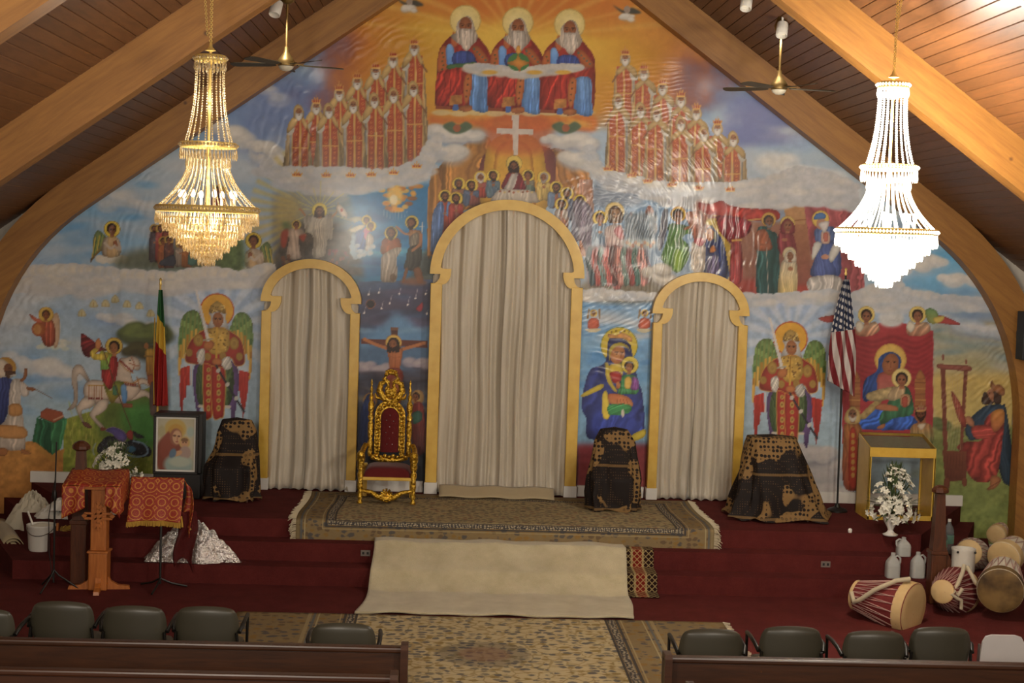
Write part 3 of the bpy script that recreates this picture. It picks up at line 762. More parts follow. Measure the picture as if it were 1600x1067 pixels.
def paint_lower_fields():
    # left of the left doorway: pale sky behind rider and angel
    P([(-60, 450), (430, 440), (430, 820), (-60, 830)], '#93a3b4', sm=False, g='#93aab0')
    P([(1140, 455), (1460, 455), (1460, 850), (1140, 850)], '#90a0b4', sm=False, g='#93aab0')
    wisps(-20, 460, 270, 640, 30, ['#b4b0ac', '#a3a9b2', '#7d93b0', '#6d8cb2', '#c0b9b0'], 31, (12, 36), .42)
    wisps(0, 520, 130, 640, 9, ['#5f87b2', '#6f93b6'], 33, (14, 30), .5)
    cloud(10, 560, 130, 590, 9, '#b8b4b0', '#7f95b2', 16, 35, .7)
    cloud(150, 490, 250, 520, 9, '#b2b0ae', '#7f8fae', 12, 36, .7)
    P([(-60, 445), (-60, 560), (40, 560), (60, 450)], '#b0b4b8', soft=12, alpha=.55)
    # behind the left angel, behind the right angel: radiating beams
    for x0, x1, cx, cy, yb, top in ((268, 418, 342, 508, 770, 428), (1150, 1328, 1236, 528, 800, 462)):
        P([(x0, top), (x1, top), (x1, yb), (x0, yb)], '#8e9db6', sm=False, g='#93aab0', tex=.08)
        rays(cx, cy, 20, 92, 16, '#b9bcbe', .55, 4, 364, .5)
    cloud(1230, 735, 1310, 740, 9, '#a09c9c', '#74747c', 20, 41, .9, '#b0aaa6')
    cloud(1245, 705, 1300, 715, 6, '#a6a1a0', '#7a7a80', 17, 42, .9, '#b0aaa6')
    cloud(1240, 765, 1315, 775, 7, '#a8a3a0', '#7c7c82', 16, 43, .9, '#b0aaa6')
    # far right field: sunset, meadow
    P([(1455, 500), (1610, 470), (1610, 640), (1455, 640)], '#7f8a96', sm=False, g='#b39a5a', soft=6)
    wisps(1460, 500, 1590, 575, 16, ['#5f7c86', '#8c8a64', '#a9894c', '#70889a', '#9a9a9a'], 51, (10, 30), .5, .25)
    P([(1455, 585), (1610, 585), (1610, 700), (1455, 700)], '#b1985a', sm=False, g='#a89a62', soft=6)
    P([(1455, 668), (1610, 666), (1610, 880), (1455, 880)], '#6f7446', sm=False, g='#7d8a4a', soft=3, tex=.2)
    wisps(1460, 690, 1600, 860, 26, ['#66703e', '#8a9454', '#75804a', '#5c6a3c'], 53, (8, 26), .45, .3)
    cloud(1460, 660, 1478, 662, 5, '#56603c', '#464e34', 8, 54, .9, '#606a42')
    cloud(1480, 497, 1570, 520, 10, '#a4a8b0', '#78879c', 13, 55, .7)
    wisps(1480, 480, 1565, 505, 8, ['#8492a6', '#6f86a2'], 56, (10, 24), .5)
    # ground of the left field
    P([(-60, 700), (60, 688), (115, 712), (150, 700), (150, 840), (-60, 850)], '#b07c40', sm=False, g='#9a6630', tex=.15)
    P([(100, 655), (150, 640), (245, 600), (262, 620), (262, 800), (98, 800)], '#83883a', sm=False, g='#6f7c30', tex=.2)
    for i in range(240):
        x = 102 + 155 * prng.rand(); y = 632 + 110 * prng.rand()
        L([(x, y + 8), (x + prng.randn() * 2, y - 6)], 1.1, ['#a3a04a', '#5f7428', '#8d9a3c', '#b0a656'][prng.randint(4)], .6, True)
    P([(150, 660), (170, 630), (225, 615), (245, 630), (240, 700), (165, 690)], '#4d5f2c', soft=6, alpha=.8)
    P([(190, 640), (250, 632), (252, 690), (215, 700)], '#3f7a3a', soft=8, alpha=.8)
    # tree behind the rider
    cloud(195, 520, 255, 525, 16, '#4b5334', '#33371f', 15, 61, .95, '#66713f')
    cloud(200, 545, 250, 548, 9, '#403a26', '#2c2a1c', 11, 62, .9, '#4d4a2c')
    P([(244, 560), (258, 555), (262, 660), (240, 655)], '#54433e', soft=1.5, alpha=.9)

def paint_mid_panels():
    # risen figure panel
    P([(425, 300), (565, 290), (575, 470), (425, 470)], '#6f7f92', sm=False, g='#58504a', soft=4)
    rays(500, 330, 8, 110, 22, '#b3a05a', .6, 120, 300, .5)
    rays(500, 330, 8, 80, 16, '#b9b27a', .45, 290, 400, .4)
    P([(432, 395), (470, 350), (520, 345), (560, 385), (572, 470), (432, 470)], '#4c4640', soft=5, tex=.25)
    P([(430, 310), (455, 305), (470, 330), (436, 372)], '#a08c50', soft=6, alpha=.7)
    wisps(530, 300, 600, 345, 10, ['#4c6672', '#5d7684', '#3f5864'], 71, (8, 18), .6)
    # river panel
    P([(545, 300), (685, 285), (680, 460), (575, 470), (560, 380)], '#2f6f9c', sm=False, g='#2c5c8a', soft=4)
    wisps(560, 320, 670, 400, 22, ['#3f86b0', '#2a6296', '#357aa8', '#245684'], 72, (8, 22), .55)
    wisps(570, 400, 672, 450, 20, ['#2f6a90', '#24507c', '#4a8fae'], 73, (8, 24), .5, .2)
    P([(548, 392), (680, 392), (680, 396), (548, 396)], '#3f8fb0', sm=False, soft=1, alpha=.8)
    wisps(600, 392, 670, 400, 5, ['#6fb0c0'], 74, (8, 20), .5, .15)
    for i in range(60):
        x = 583 + 78 * prng.rand(); y = 285 + 46 * prng.rand() ** 1.2
        if abs(x - 620) > 42 - (y - 285) * .7: continue
        E(x, y, 4 + 5 * prng.rand(), 3.5, ['#b9772c', '#c98f36', '#a4601f', '#d0a044', '#8a4d1c'][prng.randint(5)], soft=1.5, alpha=.85)
    E(617, 305, 12, 16, '#d6b25a', soft=8, alpha=.8); E(615, 312, 6, 8, '#dcd0b0', soft=3, alpha=.8)
    for i in range(9): L([(600 + i * 4.5, 328 + (i % 3)), (600 + i * 4.6, 345 - abs(i - 4) * 2)], .8, '#b9c3c4', .5)
    P([(655, 400), (685, 390), (685, 462), (640, 462)], '#4f4a3c', soft=5, alpha=.8)
    # dark heavens over the cross, falling stars
    P([(560, 440), (686, 436), (684, 790), (545, 790)], '#41506e', sm=False, g='#3c4258', tex=.1)
    wisps(560, 450, 682, 505, 26, ['#3f3d52', '#4c4658', '#57506a', '#363446'], 81, (10, 24), .7)
    P([(565, 530), (600, 505), (618, 488), (640, 500), (655, 515), (680, 512), (680, 545), (565, 548)], '#5f86aa', soft=5, alpha=.9)
    wisps(565, 512, 675, 540, 8, ['#7b9cb6', '#557ca4'], 82, (8, 18), .5)
    P([(560, 545), (685, 545), (685, 600), (560, 600)], '#4a6482', soft=4)
    cloud(563, 570, 610, 578, 7, '#8f8690', '#4c4654', 11, 83, .85, '#a49a9c')
    cloud(640, 570, 682, 572, 7, '#8f8690', '#4c4654', 11, 84, .85, '#a49a9c')
    wisps(560, 582, 685, 615, 22, ['#3c3640', '#4a444e', '#2f2a34'], 85, (9, 22), .75, .3)
    wisps(560, 605, 685, 640, 16, ['#8f8a6a', '#b0a070', '#6a6c66', '#4a4850'], 86, (7, 18), .6, .25)
    P([(556, 640), (686, 640), (684, 790), (545, 790)], '#2c2e40', sm=False, soft=6, alpha=.8)
    P([(560, 700), (686, 690), (684, 790), (545, 790)], '#262a30', sm=False, soft=6, alpha=.8)
    for x, y, l in ((576, 460, 9), (592, 457, 7), (624, 459, 8), (609, 474, 13), (596, 482, 11), (649, 466, 15), (637, 476, 12), (665, 459, 6), (569, 489, 9), (667, 490, 6)):
        L([(x, y), (x + l * .25, y - l)], .9, '#b0a8b0', .8); E(x, y, 1.5, 1.5, '#d8d0cc')
    E(579, 475, 7.5, 7.5, '#7a4a34'); E(579, 475, 6.3, 6.3, '#241f24')
    P([(650, 483), (655, 477), (660, 472), (661, 480), (657, 487)], '#8a3038')
    # blue heavens round mother and child on the pillar between two doorways
    P([(905, 455), (1025, 455), (1025, 790), (900, 790)], '#5f8ab4', sm=False, g='#7fa0b8', tex=.1)
    wisps(910, 480, 1020, 530, 14, ['#a6acb2', '#b4b2b0', '#8fa6bc'], 91, (8, 22), .6)
    wisps(910, 540, 1020, 650, 22, ['#4b7fb0', '#3f74aa', '#7fa2be', '#5a8cb6'], 92, (8, 24), .5)
    P([(900, 694), (1025, 694), (1025, 790), (898, 790)], '#7a3038', sm=False, soft=4, g='#8a4440')
    P([(915, 470), (935, 463), (960, 468), (985, 464), (1015, 470), (1018, 462), (915, 455)], '#33619a', soft=1.5)
    # scene right of the centre arch: blue hall, red tent, temple
    P([(918, 300), (1000, 300), (1090, 318), (1100, 470), (915, 470)], '#6a88a6', sm=False, g='#8a96a4', soft=2)
    P([(918, 290), (990, 296), (1000, 320), (918, 322)], '#7d828c', soft=4, alpha=.8)
    P([(915, 440), (1030, 430), (1030, 470), (915, 470)], '#6a5c44', soft=4, alpha=.8)
    P([(1090, 322), (1108, 314), (1128, 322), (1150, 325), (1190, 325), (1195, 470), (1090, 470)], '#8a5a4c', sm=False, g='#7c5a48')
    P([(1140, 325), (1340, 310), (1345, 468), (1140, 470)], '#8a6450', sm=False, g='#7e5248', folds=None)
    P([(1178, 335), (1240, 325), (1240, 345), (1178, 345)], '#7a8aa0', soft=3, alpha=.9)
    P([(1222, 318), (1258, 312), (1258, 350), (1232, 352)], '#9a7450', sm=False); L([(1232, 345), (1260, 343)], 2, '#7a5238')
    P([(1240, 350), (1262, 350), (1268, 455), (1240, 455)], '#8c6248', sm=False, g='#75443c')
    P([(1255, 312), (1345, 318), (1352, 470), (1318, 470), (1300, 420), (1268, 400)], '#8c4a4e', sm=False, folds=(9, .18, 0))
    for z in ((1150, 325), (1240, 312)): pass
    P([(1145, 440), (1190, 440), (1190, 470), (1145, 470)], '#8e3c34', soft=4)
    P([(1240, 448), (1280, 446), (1282, 468), (1240, 468)], '#8e3c34', soft=3)
# ---- figures of the print
def priest(x, y, base, crowned, f=1, s=1.0, pale=0.):
    """bearded elder in a tan cope with red stole panels; (x, y) is the face"""
    def c(k): return hx(k) * (1 - pale) + hx('#b8a89c') * pale
    w = 19 * s
    P([(x - 4 * s, y + 4), (x - w * f * .9, y + 20 * s), (x - w * 1.12 * f, y + 60 * s), (x - w * 1.15 * f, base), (x + w * 1.0 * f, base), (x + w * .95 * f, y + 55 * s), (x + w * .75 * f, y + 22 * s), (x + 5 * s, y + 6)], c('#a98c5c'), g=c('#77684e'), folds=(5, .2, 0))
    P([(x - w * .75 * f, y + 30 * s), (x - w * .3 * f, y + 34 * s), (x - w * .35 * f, base), (x - w * .75 * f, base)], c('#8d8a84'), g=c('#6f6a62'), folds=(4, .15, 0))
    a = .25 * f * s * 8
    for k in (-1, 1):
        P([(x + a + k * 6.6 * s - 5 * s, y + 12 * s), (x + a + k * 6.6 * s + 5 * s, y + 12 * s), (x + a + k * 7 * s + 5 * s, base), (x + a + k * 7 * s - 5 * s, base)], c('#9c452c'), sm=False, g=c('#7c4430'))
        yy = y + 18 * s; j = 0
        while yy < base - 2:
            E(x + a + k * 6.8 * s, yy, 2.1 * s, 2.2 * s, c('#b46a3c')); E(x + a + k * 6.8 * s, yy, 1 * s, 1 * s, c('#7c3222'))
            L([(x + a + k * 6.8 * s - 4 * s, yy + 4 * s), (x + a + k * 6.8 * s + 4 * s, yy + 4 * s)], .7, c('#8a3a26'), .7)
            yy += 8 * s; j += 1
    L([(x + a, y + 13 * s), (x + a, base)], 2.3 * s, c('#b98e4c'))
    for k in (-1, 1): L([(x + a + k * 12.3 * s, y + 14 * s), (x + a + k * 12.6 * s, base)], 1.1, c('#b08a4e'), .8)
    L([(x + a - 12 * s, y + 55 * s), (x + a + 12 * s, y + 55 * s)], 2 * s, c('#b98e4c'), .9)
    # sleeve, forearm, hand on the staff
    E(x - 13 * s * f, y + 27 * s, 6 * s, 9 * s, c('#a29d92'), rot=20 * f, soft=1)
    L([(x + 7 * s * f, y + 18 * s), (x + 20 * s * f, y + 37 * s)], 2.6 * s, c('#6a4630'), .9)
    # cope shoulders and hood
    P([(x - 5 * s, y + 3), (x - w * .85 * f, y + 17 * s), (x - w * .95 * f, y + 32 * s), (x - w * .35 * f, y + 22 * s), (x - 2 * s, y + 12 * s)], c('#b79a62'), g=c('#93794e'))
    P([(x + 5 * s, y + 4), (x + w * .7 * f, y + 18 * s), (x + w * .6 * f, y + 26 * s), (x + 4 * s, y + 13 * s)], c('#a58856'))
    if not crowned:
        P([(x - 7.5 * s, y + 9 * s), (x - 8 * s, y - 6 * s), (x - 1 * s, y - 13 * s), (x + 7 * s, y - 5 * s), (x + 7 * s, y + 8 * s)], c('#ad9260'), g=c('#8c7348'))
    else:
        P([(x - 7 * s, y + 8 * s), (x - 7.5 * s, y - 4 * s), (x, y - 8 * s), (x + 7.5 * s, y - 4 * s), (x + 7 * s, y + 8 * s)], c('#b29a70'))
    E(x, y - 1 * s, 4.8 * s, 6.2 * s, c('#84583c'))
    P([(x - 5.6 * s, y), (x - 5 * s, y + 8 * s), (x, y + 13 * s), (x + 5 * s, y + 8 * s), (x + 5.6 * s, y), (x + 2 * s, y + 1.5 * s), (x - 2 * s, y + 1.5 * s)], c('#a9a49c'), g=c('#c0bab0'))
    for k in (-1, 1): L([(x + k * 3.3 * s, y - 2.4 * s), (x + k * 1 * s, y - 2 * s)], .9 * s, '#2c1c14', .9)
    L([(x + .3 * f, y - 1.5 * s), (x + .6 * f, y + 1.5 * s)], .8 * s, '#573424', .8)
    E(x + .5 * f, y + 4.2 * s, 1.6 * s, .7 * s, '#5c3228', alpha=.8)
    if crowned: crown(x, y - 5 * s, 14 * s, 11 * s, c('#b0793e'), c('#8c3424'))

def saint(x, y, r, robe_c, mantle=None, h=34, w=9, hal=1.75, skin='#8a5a3c', hair='#2c1f18', beard=None, turn=0, long=False, veil=None, hands=True, halo_c='#c4aa48', lean=0):
    if hal: halo(x, y - r * .1, r * hal, halo_c)
    robe(x, y + r * .9, y + h, w * .85, w, robe_c, lean=lean)
    if mantle:
        P([(x - w * .3, y + r), (x - w * .95, y + h * .25), (x - w * 1.0 + lean, y + h * .95), (x - w * .35 + lean, y + h), (x - w * .1, y + h * .4)], mantle, folds=(3, .15, 20))
        P([(x + w * .3, y + r), (x + w * .9, y + h * .25), (x + w * .8, y + h * .6), (x + w * .2, y + h * .45)], mantle, folds=(3, .15, 20))
    if hands:
        L([(x - w * .7, y + h * .32), (x - w * .15, y + h * .42)], max(1.5, w * .28), hx(mantle or robe_c) * 1.12)
        L([(x + w * .7, y + h * .32), (x + w * .1, y + h * .44)], max(1.5, w * .28), hx(mantle or robe_c) * 1.05)
        E(x, y + h * .42, max(1.1, r * .36), max(1, r * .3), skin)
    head(x, y, r, skin, hair, beard, turn, long, veil)

def elder_enthroned(dx, dy):
    z = Zm(670 + dx, dy, 5.926)
    def q(*p): return z(*p)
    halo(*q((338, 190))[0], 24.5, '#cbbc84', '#a98f50', g='#c2ae70')
    P(q((290, 290), (190, 345), (95, 470), (72, 700), (58, 960), (120, 1010), (420, 1010), (560, 960), (575, 600), (555, 470), (450, 335), (390, 300)), '#8c2f26', g='#7a2a20', folds=(5, .15, 20))
    P(q((95, 480), (160, 430), (175, 640), (80, 660)), '#96522c'); P(q((400, 440), (470, 440), (560, 570), (470, 580)), '#96522c')
    for k in range(5): E(*q((125 + (k % 2) * 12, 490 + k * 38))[0], 1.6, 1.6, '#4a4a2c'); E(*q((420 + k * 26, 455 + k * 25))[0], 1.6, 1.6, '#4a5a50')
    P(q((165, 425), (225, 425), (235, 600), (170, 605)), '#6f95c4', g='#4a70aa')
    P(q((235, 490), (380, 475), (440, 560), (420, 600), (235, 600)), '#3a4a86', g='#2c3a72', folds=(7, .2, 0))
    P(q((180, 600), (330, 585), (430, 575), (420, 620), (190, 640)), '#3d5a38')
    P(q((80, 690), (200, 640), (320, 625), (395, 680), (400, 820), (360, 960), (200, 985), (70, 960)), '#a8352a', g='#8a2a22', folds=(5, .26, 25))
    for k in range(4): L(q((130 + k * 62, 660 + k * 5), (150 + k * 52, 800), (100 + k * 80, 950)), 1.4, '#5c1c18', .8, True)
    P(q((395, 690), (530, 690), (540, 880), (550, 1020), (480, 1040), (385, 1000), (375, 900), (400, 800)), '#6d90be', g='#4f76ac', folds=(4, .22, 10))
    for k in range(5): L(q((415 + k * 27, 700), (405 + k * 30, 850), (400 + k * 34, 1010)), .9, '#38588c', .7)
    P(q((340, 700), (400, 700), (380, 900), (340, 960), (320, 850)), '#9c5a30'); 
    for k in range(4): E(*q((365 - k * 6, 730 + k * 55))[0], 1.5, 1.5, '#4f3a24')
    P(q((200, 885), (305, 875), (312, 960), (190, 975)), '#946434', sm=False, tex=.3); P(q((62, 975), (200, 985), (200, 1012), (60, 1010)), '#7a3a24', sm=False); P(q((225, 965), (272, 965), (276, 1020), (222, 1025)), '#3f5c94', sm=False)
    P(q((290, 985), (385, 975), (400, 1015), (340, 1035), (280, 1020)), '#84502e', tex=.25)
    # raised hand, hair, face, beard
    P(q((215, 340), (262, 330), (268, 410), (230, 440), (205, 390)), '#9a5434'); 
    for k in range(3): L(q((222 + k * 14, 345), (226 + k * 13, 300)), 1.6, '#9a5434')
    P(q((345, 150), (265, 210), (250, 300), (205, 340), (300, 420), (400, 420), (455, 345), (430, 280), (400, 180)), '#a89a8c', folds=(7, .18, 0))
    E(*q((340, 235))[0], 9.6, 13.5, '#8c5634', g='#74442a')
    P(q((282, 275), (300, 265), (345, 262), (392, 268), (410, 290), (405, 400), (370, 460), (345, 470), (310, 440), (285, 370)), '#ada196', g='#b5a99c', folds=(6, .16, 0))
    for sx in (-1, 1):
        L(q((340 + sx * 45, 222), (340 + sx * 14, 226)), 1.3, '#3a2418'); E(*q((340 + sx * 27, 238))[0], 1.5, .9, '#20140e')
    L(q((340, 230), (342, 270)), 1.5, '#653a22'); P(q((315, 275), (342, 262), (372, 275), (345, 285)), '#8f857a'); L(q((325, 292), (345, 340), (350, 420)), 1, '#8a7e72', .7)

def big_angel(z, flip=False):
    """crowned winged angel with sword, green-gold-red wings; z maps view coordinates of the left one"""
    halo(*z((335, 170))[0], 27, '#b8862e', '#9c4a2c', g='#c39436')
    for sx, w in ((-1, ((232, 300), (190, 180), (120, 175), (70, 230), (50, 360))), (1, ((440, 290), (480, 200), (540, 185), (590, 230), (605, 330)))):
        up = list(w)
        lo = [(235, 380), (170, 400), (110, 470), (55, 560), (48, 640)] if sx < 0 else [(440, 380), (500, 400), (550, 480), (590, 570), (580, 670)]
        P(z(*up, *lo[::-1]), '#5d7040', g='#8a7a3a', ga=90)
        for r_ in range(4):
            for k in range(9):
                t = k / 8.; m = np.array(opensm(up, 4)); n = np.array(opensm(lo, 4))
                a = m[int(t * (len(m) - 1))]; b = n[int(t * (len(n) - 1))]
                p0 = a + (b - a) * (.05 + r_ * .14); p1 = a + (b - a) * (.3 + r_ * .14)
                L(z(tuple(p0), tuple(p1)), 3.2, ['#66804a', '#4a6638', '#7a9454', '#56703e'][(k + r_) % 4], .9, True)
        for k in range(9):
            t = k / 8.; m = np.array(opensm(up, 4)); n = np.array(opensm(lo, 4))
            a = m[int(t * (len(m) - 1))]; b = n[int(t * (len(n) - 1))]
            L(z(tuple(a + (b - a) * .62), tuple(b + np.array([0, 14]))), 3.6, ['#b58a38', '#9a6e28', '#c29a48'][k % 3], .95, True)
        x0 = 48 if sx < 0 else 500
        red = [(55, 610), (130, 585), (132, 735), (105, 740), (100, 830), (82, 835), (75, 950), (60, 945), (50, 800)] if sx < 0 else [(500, 620), (580, 640), (572, 760), (545, 930), (530, 990), (522, 900), (510, 830), (498, 740)]
        P(z(*red), '#a2352c', sm=False, g='#8a2c26', folds=(4, .14, 0))
        L(z(*([(143, 590), (140, 735)] if sx < 0 else [(490, 590), (482, 800)])), 2.2, '#b9b0ac')
    # skirts: purple, green, red tabards edged gold
    P(z((170, 580), (480, 580), (470, 980), (440, 985), (420, 900), (220, 900), (215, 980), (185, 975)), '#5a4470', g='#6a5080')
    P(z((205, 570), (440, 570), (432, 880), (200, 880)), '#4a5a38', g='#3f5032', folds=(8, .2, 0))
    L(z((200, 895), (432, 900)), 4, '#b3ac9c')
    for x0, x1 in ((232, 300), (295, 392)):
        P(z((x0, 560), (x1, 560), (x1 - 2, 930), ((x0 + x1) / 2 + 15, 985), (x0 + 6, 955)), '#8c2f28', line='#b98e44', lw=1.6)
        for k in range(6): E(*z(((x0 + x1) / 2 + 4, 620 + k * 58))[0], 3.2, 3.6 + (k % 2) * 1.6, '#a88a4a'); 
        for k in range(6): E(*z(((x0 + x1) / 2 + 4, 620 + k * 58))[0], 1.5, 1.9, '#7a5a2c')
    # tunic, shoulder medallions, capelet
    P(z((150, 380), (230, 320), (300, 300), (380, 300), (440, 330), (520, 400), (545, 560), (480, 590), (440, 530), (400, 600), (300, 590), (250, 570), (160, 575), (95, 550), (110, 450)), '#8a3228', line='#b58a40', lw=1.4)
    P(z((275, 305), (395, 305), (430, 350), (420, 470), (360, 500), (300, 500), (260, 450), (245, 350)), '#a5843e', tex=.2)
    for k in range(34): E(*z((265 + 150 * prng.rand(), 315 + 160 * prng.rand()))[0], 1.3, 1.3, ['#5c4420', '#c2a45c', '#6a4a24'][k % 3])
    L(z((335, 305), (330, 560)), 3, '#b8923e'); L(z((335, 305), (330, 560)), .8, '#6c4c20')
    for x_, y_ in ((195, 395), (125, 490), (465, 420), (505, 520), (265, 520), (380, 515)):
        E(*z((x_, y_))[0], 7.6 if y_ < 430 else 5.4, 10 if y_ < 430 else 6.4, '#a88a48', g='#7d5e2a'); E(*z((x_, y_))[0], 3, 4, '#8a6c38')
    # sleeves, hands, sword, scabbard
    P(z((185, 480), (235, 460), (245, 520), (225, 580), (190, 560)), '#b0aba2', folds=(4, .2, 40)); P(z((375, 540), (430, 520), (445, 600), (400, 620), (370, 580)), '#b0aba2', folds=(4, .2, 40))
    P(z((232, 450), (250, 405), (300, 400), (310, 440), (270, 475)), '#9a6038'); P(z((300, 545), (340, 530), (372, 550), (360, 580), (310, 580)), '#9a6038')
    P(z((165, 5), (185, 15), (282, 400), (258, 405)), '#b5b0ac', sm=False); L(z((235, 395), (300, 385)), 2.4, '#8e8878')
    L(z((330, 590), (370, 660), (460, 810), (540, 935)), 3.4, '#2c2a30'); 
    for p in ((345, 625), (415, 730), (480, 835)): E(*z(p)[0], 3, 4, '#a9a49c', rot=30)
    # head: veil, face, helm
    P(z((280, 180), (290, 230), (262, 300), (300, 300), (335, 290), (390, 300), (428, 318), (400, 230), (398, 180)), '#a8a6a4')
    E(*z((342, 240))[0], 8.6, 11.6, '#94623e', g='#7c4e30')
    for sx in (-1, 1):
        L(z((342 + sx * 30, 225), (342 + sx * 8, 228)), 1.1, '#3a2618'); E(*z((342 + sx * 18, 237))[0], 1.4, .8, '#1d1410')
    L(z((342, 235), (342, 258)), 1.1, '#6e4228'); L(z((332, 272), (352, 272)), 1.2, '#7c3c30')
    P(z((282, 190), (285, 140), (335, 100), (388, 140), (398, 195), (340, 180)), '#9a7f44', g='#7d6232')
    for k in range(16): E(*z((292 + 98 * prng.rand(), 130 + 56 * prng.rand()))[0], 1.2, 1.2, ['#c4aa68', '#5c4826'][k % 2])

def mother_child_pillar():
    z = Zm(905, 460, 4.446)
    E(*z((278, 355))[0], 29, 29, '#5c6a2c'); E(*z((278, 355))[0], 28, 28, '#c0ac3c', g='#b29c30')
    P(z((205, 310), (180, 470), (80, 520), (40, 620), (20, 720), (20, 800), (50, 870), (50, 980), (110, 1010), (340, 1015), (450, 960), (440, 700), (410, 600), (370, 420), (350, 340), (280, 300)), '#2a3268', g='#333e80', folds=(4, .18, 30))
    P(z((130, 820), (300, 830), (420, 900), (440, 960), (330, 1000), (110, 960)), '#39489a', folds=(6, .2, 15), soft=2)
    P(z((22, 690), (150, 622), (162, 652), (30, 712)), '#b3a03a'); P(z((355, 985), (455, 935), (455, 985), (385, 1018)), '#b3a03a')
    P(z((160, 700), (195, 680), (210, 850), (165, 850)), '#b8a440'); P(z((180, 480), (205, 490), (225, 600), (265, 670), (240, 670), (190, 590)), '#b8a440')
    P(z((205, 395), (230, 350), (290, 335), (340, 360), (350, 400), (330, 370), (260, 365), (222, 420), (212, 470)), '#b8a440')
    P(z((205, 500), (290, 480), (300, 560), (240, 600)), '#b8a040'); P(z((212, 545), (285, 540), (290, 600), (240, 615)), '#963430')
    E(*z((268, 420))[0], 11, 14.5, '#b07c50', rot=20, g='#94603a')
    for dx_ in (-14, 22): L(z((262 + dx_, 398), (285 + dx_, 402)), 1.2, '#3a2418'); E(*z((274 + dx_, 412))[0], 1.4, .8, '#20140e')
    L(z((285, 405), (292, 440)), 1.3, '#84502e'); L(z((262, 455), (288, 460)), 1.5, '#8e3c34')
    P(z((200, 290), (205, 275), (260, 280), (300, 265), (365, 300), (360, 330), (300, 305), (215, 305)), '#a87a44', tex=.25)
    for k in range(5): E(*z((225 + k * 30, 262 - (k % 2) * 8))[0], 1.4, 2, '#6f5a2c')
    E(*z((352, 490))[0], 13.6, 13.6, '#6f6a2c'); E(*z((352, 490))[0], 12.8, 12.8, '#c4b04a')
    P(z((310, 560), (380, 560), (415, 620), (400, 690), (330, 690), (270, 690), (290, 600)), '#3f7a4c', folds=(4, .2, 0)); P(z((375, 570), (412, 600), (408, 660), (360, 660), (365, 600)), '#7a4a86', folds=(3, .2, 0))
    P(z((320, 580), (360, 580), (355, 650), (318, 650)), '#b79a4a'); head(*z((347, 505))[0], 8.2, '#a06a44', '#2a1c16')
    P(z((205, 690), (290, 695), (350, 720), (375, 770), (330, 780), (240, 770), (205, 745)), '#a8603c', g='#b07a50'); P(z((200, 775), (260, 760), (350, 765), (360, 810), (300, 835), (210, 835)), '#3f8450', folds=(3, .25, 60))
    for k in range(4): L(z((262 + k * 22, 730), (268 + k * 24, 765)), 1.3, '#8a4a30', .8)
    E(*z((303, 825))[0], 2.2, 6.5, '#c0b8ac'); E(*z((270, 630))[0], 3.4, 6, '#a8683e')
    for x0, fl in ((100, 1), (455, -1)):
        E(*z((x0, 130))[0], 6, 6, '#b09040'); P(z((x0 - 28, 170), (x0 + 30, 170), (x0 + 34, 230), (x0 - 40, 235)), '#a5503a'); head(*z((x0, 132))[0], 3.6, '#8a5a3c')
        P(z((x0 - 55, 240), (x0 + 50, 240), (x0 + 20, 262), (x0 - 30, 262)), '#b3a98c'); L(z((x0 - 42, 165), (x0 - 32, 105)), 2.5, '#7a5c30'); L(z((x0 + 42, 165), (x0 + 40, 105)), 2.5, '#7a5c30')

